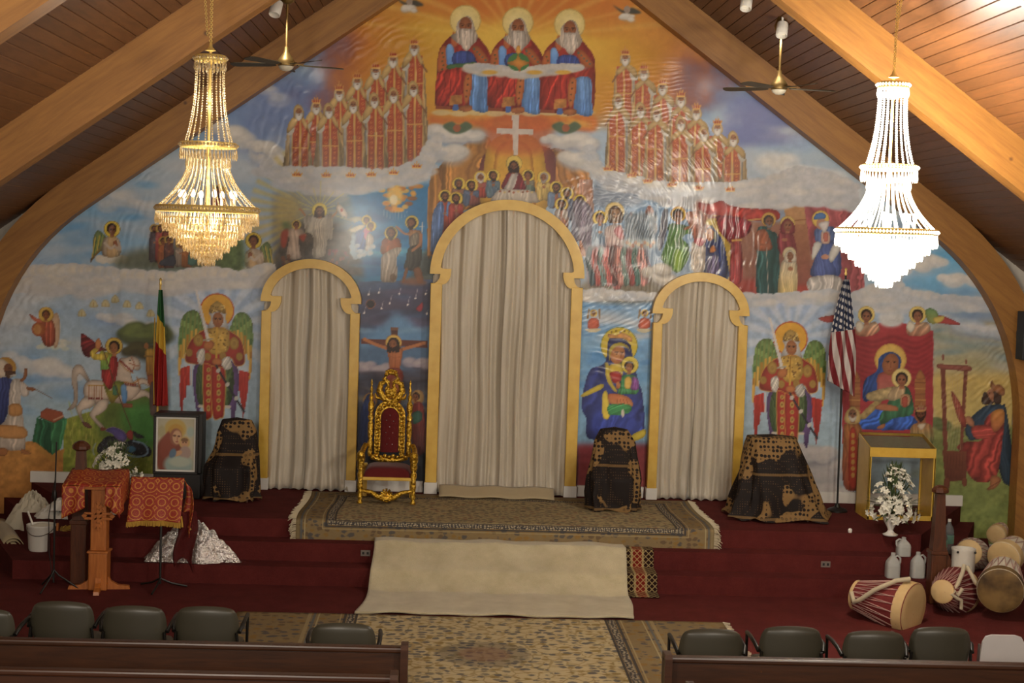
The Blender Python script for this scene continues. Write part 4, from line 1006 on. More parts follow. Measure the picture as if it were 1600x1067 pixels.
def rider():
    z = Zm(90, 510, 5.083)
    W, D = '#b9a898', '#6a584c'
    # cape, tail, far legs
    P(z((185, 60), (240, 80), (330, 150), (400, 190), (330, 200), (250, 245), (195, 200)), '#7c2c2c', g='#5c2024', folds=(4, .25, 60))
    P(z((255, 430), (215, 350), (190, 310), (150, 305), (118, 350), (112, 440), (130, 520), (125, 600), (78, 665), (140, 640), (160, 570), (158, 470), (155, 400), (175, 375), (205, 400), (240, 440)), W, line=D)
    P(z((560, 540), (640, 500), (720, 520), (765, 585), (750, 600), (700, 555), (620, 580), (555, 590)), W, line=D)
    P(z((600, 440), (680, 410), (765, 470), (750, 490), (680, 455), (620, 480)), W, line=D)
    # body, hind legs, neck and head
    P(z((210, 480), (255, 430), (340, 430), (450, 440), (560, 440), (640, 455), (660, 500), (600, 570), (500, 610), (400, 590), (300, 615), (220, 570)), W, g='#a89484', line=D)
    P(z((220, 560), (300, 590), (270, 640), (190, 670), (200, 740), (225, 770), (205, 775), (150, 660), (160, 625)), W, line=D)
    P(z((330, 590), (400, 580), (390, 650), (330, 700), (300, 720), (370, 800), (345, 808), (258, 710), (270, 670)), W, line=D)
    P(z((195, 755), (240, 765), (272, 800), (240, 808), (205, 785)), '#5a3a30'); P(z((345, 800), (380, 805), (385, 822), (340, 825)), '#6a3a2a')
    P(z((450, 440), (470, 330), (500, 255), (545, 250), (590, 235), (640, 260), (660, 320), (635, 350), (600, 340), (580, 370), (600, 440), (640, 480)), W, line=D)
    L(z((585, 245), (610, 300), (600, 345)), 1.3, '#8a5038'); L(z((565, 290), (620, 310), (650, 310)), 1.3, '#8a5038'); E(*z((575, 268))[0], 1.4, 1.1, '#2c1c18')
    for k in range(9): E(*z((495 + k * 12, 270 + k * 11))[0], 1.3, 2, '#7a3028')
    L(z((485, 270), (540, 340), (600, 370)), 1.2, '#a07038')
    L(z((520, 440), (600, 450), (650, 420)), 1.6, '#a07038')
    for k in range(7): E(*z((530 + k * 15, 458 + k))[0], 1.1, 2.2, '#7a3028')
    L(z((630, 400), (655, 490)), 1.6, '#8a5a30')
    L(z((245, 468), (370, 470)), 2, '#a5803c')
    for k in range(6): L(z((250 + k * 20, 470), (250 + k * 20, 565)), .9, '#8a5a3c'); E(*z((250 + k * 20, 572))[0], 1.5, 1.9, '#6a2420')
    # rider
    P(z((340, 200), (420, 215), (470, 260), (460, 360), (360, 380), (340, 300)), '#9aa03c', g='#4f7a44', folds=(4, .2, 0))
    P(z((265, 240), (260, 200), (310, 165), (330, 180), (305, 215), (400, 215), (380, 265), (290, 265)), '#b09a40', folds=(3, .15, 0))
    P(z((420, 250), (460, 230), (480, 300), (460, 430), (420, 500), (370, 470), (345, 350), (400, 340)), '#8c2e2c', folds=(4, .25, 20))
    P(z((365, 450), (420, 510), (450, 440), (520, 440), (540, 500), (480, 560), (430, 610), (390, 540)), '#7f8a3c', g='#a8903c', folds=(4, .22, 30)); P(z((440, 480), (470, 470), (480, 540), (440, 540)), '#466f52')
    P(z((500, 480), (545, 470), (548, 600), (520, 610)), '#6f93b6', g='#4a76a8'); P(z((515, 610), (590, 615), (590, 645), (520, 640)), '#7a4a34')
    P(z((310, 180), (300, 130), (325, 90), (345, 130), (340, 170)), '#a06840')
    halo(*z((448, 155))[0], 13.6, '#c2a44a', '#7a5c2c'); head(*z((448, 170))[0], 9.5, '#a36c46', '#241812', turn=-.3)
    L(z((345, 130), (400, 300), (500, 590), (585, 810)), 1.6, '#54402c')
    # serpent
    P(z((310, 980), (340, 920), (400, 870), (470, 880), (520, 920), (600, 900), (680, 930), (740, 970), (730, 1030), (640, 1035), (560, 1000), (470, 985), (400, 990), (340, 1010)), '#26262a', tex=.3)
    for k in range(70): E(*z((330 + 400 * prng.rand(), 880 + 145 * prng.rand()))[0], .8, .8, '#6a6e70', alpha=.7)
    P(z((380, 825), (440, 800), (520, 830), (550, 880), (520, 920), (470, 890), (430, 850)), '#4a4276', g='#5c4e80', line='#8a6a8c'); P(z((545, 850), (580, 820), (600, 850), (595, 900), (560, 890)), '#8a3c34')
    L(z((600, 910), (680, 930), (715, 980), (700, 1020), (620, 1035), (540, 1015)), 2.6, '#7d9ab0', .9); L(z((300, 930), (280, 980), (290, 1020)), 2, '#8a9aa8', .7)
    E(*z((480, 950))[0], 6, 5, '#3f6a86', soft=2); E(*z((585, 975))[0], 7, 5, '#3f6a86', soft=2)
    P(z((600, 830), (640, 850), (690, 880), (640, 890), (610, 870)), '#2a2a2c')
    # onlooker by the tree
    P(z((700, 190), (760, 180), (775, 260), (770, 390), (710, 395), (700, 270)), '#b08a3a', g='#8a5a2c', folds=(3, .2, 0)); L(z((690, 235), (770, 240)), 2, '#7a5a2c'); E(*z((705, 155))[0], 3.6, 5, '#8a5a34'); P(z((715, 390), (765, 390), (760, 460), (722, 460)), '#8a4c2c')
    P(z((735, 470), (765, 460), (775, 680), (735, 690)), '#54433e')

def left_monk():
    z = Zm(0, 430, 3.558)
    E(*z((30, 515))[0], 17, 17, '#b08a44', g='#9a7438')
    P(z((-60, 560), (30, 560), (75, 600), (60, 700), (30, 800), (-5, 840), (-80, 820)), '#38406c', g='#2c3460', folds=(4, .2, 10))
    P(z((60, 600), (105, 575), (130, 600), (115, 700), (130, 800), (140, 960), (100, 975), (10, 970), (-40, 960), (0, 840), (40, 780)), '#b5aca2', g='#a89a8c', folds=(5, .16, 5))
    P(z((55, 720), (115, 720), (120, 775), (55, 780)), '#a87642', alpha=.9); P(z((-20, 835), (132, 845), (138, 905), (-30, 895)), '#a87642', alpha=.9)
    P(z((105, 590), (150, 610), (160, 665), (120, 670)), '#b3a89e', folds=(3, .18, 0))
    P(z((110, 585), (130, 560), (135, 520), (152, 520), (150, 560), (130, 590)), '#7d5236'); P(z((150, 620), (195, 628), (195, 642), (155, 640)), '#7d5236')
    L(z((200, 635), (290, 685)), 1.2, '#6c5a48')
    P(z((-20, 470), (20, 470), (50, 500), (40, 560), (-30, 560)), '#b5a898'); E(*z((45, 520))[0], 7, 8.5, '#6a4430'); P(z((30, 535), (85, 535), (80, 560), (40, 570)), '#4a3428'); L(z((48, 515), (60, 515)), 1, '#1d120c')
    L(z((60, 560), (85, 555)), 3, '#a9a49c')
    P(z((-10, 965), (40, 965), (35, 1000), (-10, 1000)), '#8a5a36'); P(z((120, 965), (170, 985), (165, 995), (120, 990)), '#8a5a36')
    # book on a draped stand
    P(z((200, 920), (290, 1000), (360, 960), (350, 1010), (290, 1040), (200, 965)), '#a87a3c', sm=False)
    P(z((205, 790), (280, 820), (290, 1000), (200, 930), (178, 925)), '#2c5a3e', sm=False, folds=(4, .25, 0)); P(z((280, 820), (375, 800), (340, 960), (290, 1000)), '#3a6e48', sm=False, folds=(3, .22, 0)); P(z((205, 785), (300, 765), (375, 800), (285, 825)), '#33664a', sm=False)
    P(z((228, 760), (260, 738), (345, 760), (355, 790), (300, 820), (225, 790)), '#8a4a34', sm=False, line='#5a2c20'); L(z((300, 805), (350, 782)), 2.2, '#b08a70')
    # flying drummer
    E(*z((215, 330))[0], 0.1, .1, '#fff')
    for k in range(16): E(*z((190 + 190 * prng.rand(), 390 + 28 * prng.randn() * .5))[0], 6, 3.4, ['#b4b8a8', '#a8aca4', '#c0bcae'][k % 3], soft=2, alpha=.8)
    P(z((290, 230), (320, 210), (335, 280), (325, 380), (300, 400), (285, 300)), '#a58a72', line='#b8b0a4'); P(z((230, 245), (290, 250), (310, 330), (295, 390), (250, 390), (225, 330)), '#94503a', g='#7c3e30', folds=(4, .2, 10))
    P(z((165, 215), (210, 240), (240, 245), (230, 275), (180, 245)), '#a85c46'); E(*z((215, 300))[0], 11, 11, '#a0603c', g='#8a4c30'); E(*z((208, 300))[0], 6, 8, '#a87648')
    halo(*z((256, 218))[0], 12, '#b89648', '#8a6c38'); head(*z((256, 222))[0], 7, '#8a5436', '#3a2418')
    # seven little churches' lamps in the clouds
    for x, y in ((455, 210), (520, 158), (587, 157), (640, 132), (706, 160), (775, 170), (838, 212)):
        P(z((x - 22, y + 18), (x - 18, y - 8), (x, y - 24), (x + 18, y - 8), (x + 22, y + 18)), '#b99d58', alpha=.6); L(z((x, y + 16), (x, y - 4)), 1.4, '#8a7038', .6)

def small_kneeling_angel(x, y, f=1):
    """white-robed youth on a cloud, green-gold wing"""
    for k in range(8): E(x + (k - 3.5) * 5.5, y + 46 + (k % 2) * 2, 7, 6, '#b9b1a4', soft=2)
    P([(x - 10 * f, y + 12), (x - 22 * f, y + 2), (x - 29 * f, y + 14), (x - 30 * f, y + 34), (x - 34 * f, y + 52), (x - 22 * f, y + 38), (x - 12 * f, y + 30)], '#5c7048', g='#7c5c34')
    for k in range(6): L([(x - (14 + k * 2.4) * f, y + 8 + k), (x - (18 + k * 2.6) * f, y + 26 + k * 3.5)], 2, ['#7f8c46', '#3f5a40', '#b29a48'][k % 3], .9, True)
    P([(x - 4, y + 10), (x - 14 * f, y + 18), (x - 15 * f, y + 40), (x, y + 44), (x + 13 * f, y + 40), (x + 12 * f, y + 18), (x + 4, y + 10)], '#aa9a86', g='#94806a', folds=(4, .18, 0))
    P([(x - 5, y + 10), (x + 6 * f, y + 12), (x + 8 * f, y + 40), (x - 8 * f, y + 42)], '#a8885c', alpha=.7)
    halo(x, y, 13, '#c2a83e', '#7a6a2c'); head(x, y + 1, 8.6, '#7c4e32', '#2a1c14', turn=.3 * f)
    P([(x + 2 * f, y + 20), (x + 7 * f, y + 18), (x + 9 * f, y + 27), (x + 3 * f, y + 29)], '#7c4a30'); L([(x - 11 * f, y + 22), (x - 2 * f, y + 30), (x + 4 * f, y + 26)], 4.4, '#aa9a8a'); L([(x + 11 * f, y + 22), (x + 12 * f, y + 32), (x + 6 * f, y + 28)], 4.4, '#a09080')

def risen_and_river():
    z = Zm(420, 290, 5.926)
    # risen figure
    for k in range(20):
        t = math.radians(-175 + 17.5 * k); L([(499 + 13 * math.cos(t), 329 + 13 * math.sin(t)), (499 + (26 + 10 * (k % 3)) * math.cos(t), 329 + (26 + 10 * (k % 3)) * math.sin(t))], 1.4, '#b8ae68', .7)
    P(z((430, 290), (500, 290), (590, 270), (585, 490), (545, 500), (520, 640), (450, 670), (405, 650), (410, 470), (340, 420), (330, 280)), '#a9a294', g='#9a9284', folds=(6, .16, 8))
    for k in range(6): L(z((440 + k * 18, 360), (420 + k * 20, 500), (415 + k * 18, 640)), .9, '#706a60', .7, True)
    L(z((335, 275), (300, 225), (285, 220)), 2.6, '#9a6c48'); L(z((590, 285), (625, 250)), 2.6, '#9a6c48'); P(z((410, 290), (440, 300), (400, 430), (350, 420)), '#b3ac9e', alpha=.7)
    halo(*z((470, 230))[0], 12, '#c9b64a', '#a8983c'); head(*z((470, 240))[0], 7.6, '#8a5c3c', '#3a2418', '#4a2c1c', long=True)
    P(z((625, 200), (665, 180), (725, 260), (715, 310), (700, 280), (680, 290)), '#b5a89c'); E(*z((675, 225))[0], 2.2, 2.6, '#8c3430'); L(z((640, 160), (628, 250)), 1, '#8a6a40')
    # attendant in white and rose
    P(z((210, 390), (290, 390), (345, 455), (320, 480), (280, 470), (290, 620), (300, 670), (180, 680), (165, 610), (190, 480), (130, 480), (120, 450)), '#b09a88', g='#a8988a', folds=(5, .18, 0)); P(z((115, 440), (180, 400), (160, 560), (115, 560)), '#8c4436', soft=1); P(z((280, 470), (345, 450), (320, 520)), '#8c4436', soft=1)
    halo(*z((255, 362))[0], 7.6, '#b79c50', '#86703a'); head(*z((255, 366))[0], 5.4, '#8c5a40', '#3a2820')
    P(z((130, 330), (200, 350), (190, 400), (130, 390)), '#4a5c3c', soft=3, alpha=.8)
    # small crowd at the tomb foot
    for k in range(22): E(*z((560 + 180 * prng.rand(), 600 + 120 * prng.rand()))[0], 2.2, 3, ['#7a4440', '#5a4640', '#8a5a4c', '#4a4a52', '#7a3c4a'][k % 5], alpha=.8)
    for k in range(12): E(*z((110 + 80 * prng.rand(), 640 + 90 * prng.rand()))[0], 3, 3.4, ['#6a4a38', '#5a3c30', '#7a6448'][k % 3], alpha=.8)
    # angels with robes
    P(z((720, 320), (790, 290), (870, 295), (890, 320), (800, 340), (740, 420), (730, 410), (790, 340)), '#a8a490', alpha=.9); P(z((740, 415), (800, 380), (870, 360), (890, 380), (800, 430)), '#b0aa94')
    P(z((800, 440), (900, 410), (900, 560), (850, 630), (800, 600)), '#2f5690', g='#264880', folds=(4, .2, 20)); P(z((880, 400), (925, 400), (930, 470), (890, 500)), '#a0607c'); P(z((915, 440), (970, 480), (960, 560), (900, 620), (895, 560)), '#aca49c', folds=(3, .18, 0))
    for k in range(26): E(*z((760 + 210 * prng.rand(), 620 + 50 * prng.randn() * .6))[0], 4, 3.4, ['#a4b2bc', '#8fa4b4', '#b4b6b4'][k % 3], soft=1.5, alpha=.75)
    for k in range(12): E(*z((770 + 20 * prng.rand(), 450 + 200 * prng.rand()))[0], 3.5, 4, '#8aa4b6', soft=2, alpha=.6)
    halo(*z((905, 320))[0], 8, '#b9a348', '#8a7a3a'); head(*z((905, 326))[0], 5.4, '#7c5036', '#2a1c16'); halo(*z((948, 376))[0], 8, '#c0aa4c', '#8a7a3a'); head(*z((945, 380))[0], 5.6, '#7c5036', '#2a1c16', turn=.5)
    # standing in the river
    P(z((1055, 500), (1100, 480), (1180, 480), (1215, 510), (1225, 600), (1180, 640), (1060, 640), (1035, 600)), '#8c4c30', g='#8a5434', folds=(3, .12, 0))
    P(z((1045, 660), (1100, 610), (1170, 575), (1225, 575), (1215, 620), (1185, 680), (1190, 820), (1170, 890), (1100, 895), (1040, 880), (1035, 770)), '#a89e92', g='#84786a', folds=(5, .2, 6)); E(*z((1150, 850))[0], 5, 6, '#5a4634', soft=1, alpha=.8)
    halo(*z((1132, 440))[0], 10.5, '#bfa94e', '#857238'); head(*z((1132, 445))[0], 8.6, '#7c4a2e', '#2c1c14', '#2c1c14'); L(z((1080, 560), (1135, 530), (1160, 560)), 3, '#8a5032')
    # standing with the staff cross
    P(z((1300, 420), (1400, 415), (1425, 500), (1400, 600), (1310, 590), (1300, 500)), '#8c6848', g='#7a5a40', folds=(4, .12, 0)); P(z((1300, 490), (1350, 440), (1390, 450), (1380, 560), (1310, 570)), '#6a665c', alpha=.8, folds=(4, .2, 20))
    P(z((1295, 580), (1390, 550), (1420, 620), (1400, 740), (1350, 790), (1255, 770), (1270, 680)), '#3c3a34', g='#33302c', folds=(5, .2, 5)); P(z((1262, 770), (1290, 775), (1255, 890), (1235, 890)), '#6a4630'); P(z((1340, 780), (1400, 760), (1430, 880), (1380, 900)), '#6a4630')
    L(z((1300, 455), (1250, 440), (1200, 395), (1180, 380)), 3, '#9a6a48'); L(z((1410, 450), (1400, 540), (1330, 600)), 4, '#946444')
    halo(*z((1325, 340))[0], 10.8, '#c4ae4e', '#857238'); head(*z((1318, 352))[0], 8.4, '#7a4a30', '#2a1a14', '#2a1a14', turn=-.5)
    L(z((1420, 340), (1420, 430)), 1, '#b9b6ae'); L(z((1395, 378), (1445, 376)), 1, '#b9b6ae')
    P(z((1230, 870), (1330, 850), (1450, 880), (1440, 920), (1240, 910)), '#7a5038', soft=2, alpha=.8)

def supper():
    # curtains and apse over the centre doorway
    P([(672, 300), (700, 245), (760, 228), (755, 262), (700, 330), (675, 395), (668, 395)], '#9a6a38', folds=(7, .25, 0)); P([(858, 235), (905, 245), (924, 290), (928, 395), (910, 380), (880, 300)], '#9a6648', folds=(7, .25, 0))
    P([(700, 245), (765, 215), (760, 310), (700, 330), (690, 300)], '#a8763c', folds=(6, .28, 25)); P([(855, 235), (915, 255), (922, 330), (880, 310), (862, 270)], '#a2703e', folds=(6, .28, -25))
    P([(668, 300), (676, 262), (684, 262), (684, 400), (668, 400)], '#a07038', sm=False, folds=(2, .25, 0)); P([(905, 280), (926, 280), (930, 400), (905, 400)], '#98705c', sm=False, folds=(3, .2, 0))
    P([(745, 275), (768, 232), (860, 232), (868, 290), (880, 310), (730, 310)], '#6e3a36')
    P([(757, 330), (757, 255), (765, 225), (785, 211), (822, 209), (842, 222), (851, 250), (851, 330)], '#b98f36', sm=True); P([(772, 330), (772, 255), (780, 228), (803, 219), (826, 228), (833, 255), (833, 330)], '#b47c30'); P([(776, 330), (776, 258), (784, 233), (803, 224), (822, 233), (829, 258), (829, 330)], '#bb9038', soft=1)
    # glory clouds under the throne
    P([(672, 178), (700, 186), (740, 178), (805, 176), (860, 180), (925, 178), (928, 205), (870, 200), (840, 205), (805, 215), (770, 205), (740, 196), (700, 192), (672, 200)], '#b8702c', g='#a8502a', soft=3); wisps(680, 178, 925, 200, 18, ['#c09238', '#b0642a', '#c4a04c'], 101, (6, 18), .5, .3)
    P([(770, 180), (850, 178), (856, 235), (766, 235)], '#a8562e', soft=6, alpha=.8)
    for k in range(9): E(690 + k * 28, 176 + (k % 2) * 1.5, 15, 4.5, '#b9a880', soft=2.5, alpha=.8)
    cloud(678, 205, 750, 215, 12, '#a9a8a6', '#8a8890', 13, 103); cloud(676, 240, 720, 235, 8, '#aaa8a4', '#8e8e94', 13, 104); cloud(852, 215, 925, 222, 12, '#aaa8a6', '#8a8890', 13, 105); cloud(885, 245, 925, 250, 8, '#aaa8a4', '#8e8e94', 13, 106)
    for x in (714, 884): P([(x - 22, 197), (x - 8, 190), (x + 2, 196), (x + 14, 190), (x + 24, 198), (x + 8, 208), (x - 8, 208)], '#4a5a44', soft=1); E(x, 200, 6, 6, '#8a5034')
    # cross
    P([(800, 180), (811, 180), (809, 242), (802, 242)], '#b3a9a0', sm=False); P([(776, 200), (833, 202), (833, 211), (776, 209)], '#b3a9a0', sm=False)
    z = Zm(670, 170, 5.926)
    def ap(x, y, c1, c2, h, hair='#2c1f18', beard='#2c1f18', turn=0, w=11, lean=0): saint(*z((x, y))[0], 7.4, c1, c2, h, w, 1.45, '#84563a', hair, beard, turn, lean=lean)
    ap(478, 640, '#a04438', '#8a4a44', 30, '#a8a098', '#a8a098', .5); ap(597, 625, '#5c6c7c', '#55656f', 32, turn=.6); ap(918, 625, '#5a6a60', '#6a6658', 26, turn=-.4, beard=None); ap(1065, 640, '#b39a58', '#b09858', 34, '#8a8078', '#8a8078', -.5)
    ap(278, 700, '#5a7050', '#7a5848', 28, '#4a4038', '#2c2420', .5); ap(395, 715, '#8a5048', '#4f5a70', 30, turn=.3, w=13); ap(1180, 735, '#8a5046', '#5a6a80', 30, turn=-.4, w=13); ap(1280, 790, '#5a5c70', '#4a5468', 40, turn=-.3)
    ap(150, 815, '#9a4430', '#56709a', 62, turn=.2, w=14); ap(252, 835, '#9a6054', '#8c3c34', 44, turn=.3, w=12); ap(1228, 890, '#9a6a54', '#8a8078', 40, turn=-.3); ap(1400, 860, '#7c7078', '#6a6a78', 60, w=13)
    P(z((40, 960), (130, 880), (120, 1060), (90, 1300), (20, 1330)), '#566f9c', folds=(5, .25, 0)); P(z((1330, 880), (1450, 860), (1530, 1000), (1500, 1330), (1420, 1250)), '#6c6470', folds=(6, .3, 20))
    halo(*z((790, 505))[0], 12.6, '#c2a850', '#7a6a38')
    P(z((740, 590), (840, 590), (890, 700), (880, 750), (680, 740), (700, 650)), '#7c2c34', g='#6c242c', folds=(4, .2, 10)); P(z((770, 600), (825, 600), (780, 740), (700, 740), (730, 680)), '#aaa29a', folds=(3, .2, 30))
    head(*z((787, 535))[0], 8, '#7a4c32', '#2a1a14', '#2a1a14', long=True)
    P(z((610, 790), (680, 745), (960, 760), (1010, 830), (990, 870), (600, 870)), '#a59c90', g='#8f857a', folds=(7, .12, 0)); 
    for k in range(8): E(*z((660 + k * 42, 765 + (k % 2) * 8))[0], 2, 1.6, ['#8a4a34', '#b09a6a', '#6a3a2a'][k % 3])

def crucified():
    z = Zm(555, 460, 4.104)
    P(z((230, 210), (275, 210), (270, 480), (232, 480)), '#4a2c24', sm=False); P(z((225, 212), (278, 212), (275, 232), (228, 232)), '#6a4a38', sm=False)
    P(z((40, 285), (465, 298), (465, 345), (40, 318)), '#5a3024', sm=False)
    L(z((60, 288), (130, 320), (215, 350)), 5, '#a4683e'); L(z((440, 312), (380, 330), (300, 352)), 5, '#a4683e')
    for p in ((60, 286), (442, 312)): E(*z(p)[0], 3, 2.6, '#a86c42')
    P(z((210, 345), (300, 345), (300, 400), (288, 480), (290, 560), (215, 560), (218, 470), (212, 400)), '#a0623a', g='#8c4e30', folds=(3, .1, 0)); P(z((208, 480), (295, 480), (300, 560), (205, 560)), '#7a3a30')
    L(z((256, 360), (256, 470)), 1.2, '#844c2c', .8); L(z((225, 400), (250, 405)), 1.2, '#844c2c', .7); L(z((262, 405), (290, 400)), 1.2, '#844c2c', .7)
    P(z((215, 560), (295, 560), (275, 800), (235, 800)), '#8c5232')
    halo(*z((246, 310))[0], 13, '#c0a050', '#8c5a34'); head(*z((244, 322))[0], 9.6, '#8a5636', '#2a1a14', '#2a1a14', turn=-.5, long=True)
    # mourners
    E(*z((95, 680))[0], 11, 12, '#b0925a', g='#8a6a44'); P(z((75, 650), (115, 640), (125, 700), (110, 760), (130, 950), (30, 960), (35, 760)), '#2c3f74', g='#222c54', folds=(4, .25, 0)); E(*z((108, 668))[0], 4.5, 6.5, '#8a5a40'); P(z((85, 760), (115, 745), (110, 800)), '#8a4a3c')
    E(*z((400, 660))[0], 10, 12, '#b0925a', g='#8a6a44'); P(z((375, 700), (420, 690), (445, 760), (450, 1000), (370, 1010), (365, 780)), '#7c342e', g='#4a2828', folds=(4, .25, 0)); P(z((370, 760), (420, 750), (430, 800), (375, 830)), '#35564a'); head(*z((388, 660))[0], 6.6, '#8a5638', '#2a1a14', turn=-.5)

def right_scenes():
    z = Zm(910, 290, 5.615)
    # blessing scene with a kneeling crowd
    saint(*z((155, 290))[0], 8, '#6f8296', '#7c8c9c', 50, 13, 1.5, '#9a6a4c'); 
    P(z((205, 370), (330, 340), (370, 440), (360, 560), (340, 860), (270, 870), (230, 700), (200, 480)), '#a89a94', g='#9c6a66', folds=(5, .18, 5)); P(z((275, 400), (330, 350), (365, 430), (340, 480)), '#a86a6c'); P(z((235, 560), (340, 560), (350, 870), (260, 880)), '#9a5450', folds=(4, .25, 10))
    halo(*z((283, 230))[0], 15.4, '#c6b078', '#a08a50'); head(*z((290, 250))[0], 11, '#9a7658', '#4a382c', '#6a5440', turn=.4, long=True)
    for k in range(14):
        x = 385 + (k % 7) * 42; y = 270 + (k // 7) * 90 + (k % 3) * 12
        E(*z((x, y))[0], 3.6, 9, ['#5a6c7c', '#6a5050', '#4a5a6a', '#70808a'][k % 4], soft=1, alpha=.75); E(*z((x, y + 20))[0], 2.4, 5, '#9a8a80', soft=1, alpha=.6)
    P(z((555, 230), (590, 170), (625, 230), (620, 340), (600, 440), (560, 440)), '#8a5244', g='#6c5040', folds=(3, .25, 0))
    P(z((30, 540), (560, 520), (580, 860), (60, 880)), '#6a4a4a', sm=False, soft=3, folds=(9, .3, 12))
    P(z((370, 250), (640, 240), (650, 480), (375, 480)), '#66727c', sm=False, soft=3, folds=(9, .25, 4))
    for k, c in enumerate(('#2f3f44', '#8a4440', '#5a6c68', '#94504c', '#5a3c3a', '#9a6a60', '#4c5c54', '#7c3c3a', '#39504a', '#a0706a')):
        x = 40 + k * 50; P(z((x, 565), (x + 30, 530), (x + 58, 600), (x + 90, 760), (x + 78, 850), (x + 30, 880), (x + 12, 760), (x - 14, 660)), c, g=hx(c) * 1.1, folds=(3, .3, 15))
    for k in range(40):
        x = 50 + 520 * prng.rand(); y = 560 + 160 * prng.rand(); L(z((x, y), (x + 20, y + 60), (x + 50, y + 130)), 1.5, ['#9a5a56', '#2c3438', '#8a3c3a', '#7c8480', '#b09a90'][k % 5], .6, True)
    P(z((365, 470), (540, 470), (640, 480), (640, 545), (370, 550)), '#aab0ae', soft=3, alpha=.8)
    for k in range(10): E(*z((390 + k * 26, 500 + (k % 3) * 14))[0], 2.6, 3.4, ['#b08a74', '#c4b69a', '#9a6a58'][k % 3], alpha=.8)
    # messenger in green
    P([(1086, 322), (1102, 318), (1142, 330), (1142, 400), (1140, 455), (1100, 440), (1090, 400)], '#84564a', soft=3, alpha=.9)
    P(z((760, 340), (860, 340), (930, 360), (950, 420), (900, 430), (880, 470), (930, 520), (935, 620), (850, 760), (760, 720), (690, 640), (720, 540), (750, 440)), '#46663c', g='#577a3c', folds=(5, .28, 30))
    P(z((700, 240), (750, 210), (740, 400), (690, 560), (660, 520)), '#55545c', folds=(4, .3, 0), alpha=.9); P(z((900, 250), (1000, 220), (1060, 260), (1080, 430), (1020, 500), (980, 480), (950, 380)), '#8a5440', g='#7a4434', folds=(4, .22, 10))
    P(z((820, 560), (870, 590), (870, 700), (840, 755), (800, 690)), '#77933f', soft=1); halo(*z((842, 250))[0], 12.4, '#b8943c', '#7a4a2c'); head(*z((840, 268))[0], 9.6, '#7c4c32', '#1f1612', turn=.3)
    L(z((900, 380), (960, 350), (990, 280)), 4, '#8a5a3c'); P(z((1060, 220), (1140, 215), (1100, 245), (1075, 250)), '#b4b0ac')
    cloud(1012, 425, 1050, 440, 9, '#a39c92', '#726c66', 11, 111); cloud(1025, 415, 1045, 425, 5, '#aaa398', '#7a746c', 9, 112)
    # woman in blue by the red tent
    P(z((1020, 150), (1130, 160), (1220, 130), (1290, 170), (1460, 200), (1700, 215), (1710, 300), (1460, 305), (1300, 270), (1150, 262), (1040, 220)), '#94342e', folds=(6, .15, 10)); L(z((1150, 262), (1300, 270), (1440, 300), (1580, 290)), 1.8, '#b0904c')
    P(z((1180, 265), (1460, 305), (1460, 420), (1350, 480), (1290, 500), (1200, 420)), '#7e2c34', g='#6c242c', folds=(7, .3, 15)); P(z((1310, 490), (1390, 490), (1400, 820), (1290, 850)), '#74302f', g='#8a3436', folds=(4, .28, 0)); L(z((1315, 480), (1390, 478)), 3, '#b8944c')
    P(z((1095, 290), (1170, 290), (1200, 400), (1300, 520), (1290, 830), (1250, 800), (1210, 500)), '#a58a3c', sm=False)
    P(z((1130, 350), (1175, 400), (1230, 480), (1265, 620), (1275, 820), (1075, 800), (1065, 560), (1085, 480), (1080, 400)), '#323c64', g='#2a3358', folds=(4, .28, 5)); P(z((1100, 640), (1190, 620), (1190, 800), (1090, 790)), '#5c5470', folds=(4, .3, 0)); E(*z((1118, 430))[0], 6.6, 10, '#9a6238'); P(z((1115, 560), (1150, 520), (1170, 570), (1130, 590)), '#a0663c')
    P(z((1165, 400), (1178, 470), (1160, 500), (1150, 430)), '#7a7868'); L(z((1105, 415), (1125, 412)), 1, '#2a1a12'); P(z((1090, 300), (1165, 300), (1160, 345), (1095, 345)), '#a8903c')
    P(z((960, 500), (1030, 540), (1075, 490), (1070, 740), (960, 740)), '#a59a8e', folds=(8, .2, 0)); P(z((975, 490), (1025, 450), (1075, 490), (1030, 535)), '#8e3034')
    # temple group
    z = Zm(1150, 290, 5.926)
    P(z((200, 400), (280, 380), (330, 420), (390, 500), (390, 1020), (200, 1020), (190, 600)), '#355a58', g='#2c4c4c', folds=(4, .25, 0)); P(z((180, 440), (260, 400), (310, 480), (330, 590), (200, 600), (165, 560)), '#8e5640', folds=(3, .15, 20)); halo(*z((303, 315))[0], 11.6, '#b08a44', '#8a6434'); head(*z((305, 335))[0], 9, '#7c5440', '#3a302c', '#6a6260', turn=.3); L(z((280, 520), (300, 1020)), 1.2, '#9a9088'); L(z((215, 540), (310, 560)), 4, '#8a5844')
    P(z((420, 400), (500, 400), (550, 520), (550, 640), (420, 640), (380, 520)), '#7a3a40', folds=(3, .2, 0)); halo(*z((478, 350))[0], 11.8, '#b49a58', '#8a6c3c'); head(*z((478, 370))[0], 9.4, '#8a5c48', None, veil='#6e3238', turn=.2); E(*z((450, 500))[0], 5, 2.6, '#94624c')
    halo(*z((495, 630))[0], 10.6, '#b5a988', '#8a7c5c'); P(z((450, 680), (540, 680), (570, 800), (545, 1020), (395, 1020), (410, 760)), '#b0a592', g='#a8935c', folds=(4, .14, 0)); head(*z((502, 650))[0], 7.6, '#8a6048', None, veil='#b3aa9a'); E(*z((505, 770))[0], 4, 3.4, '#94664c')
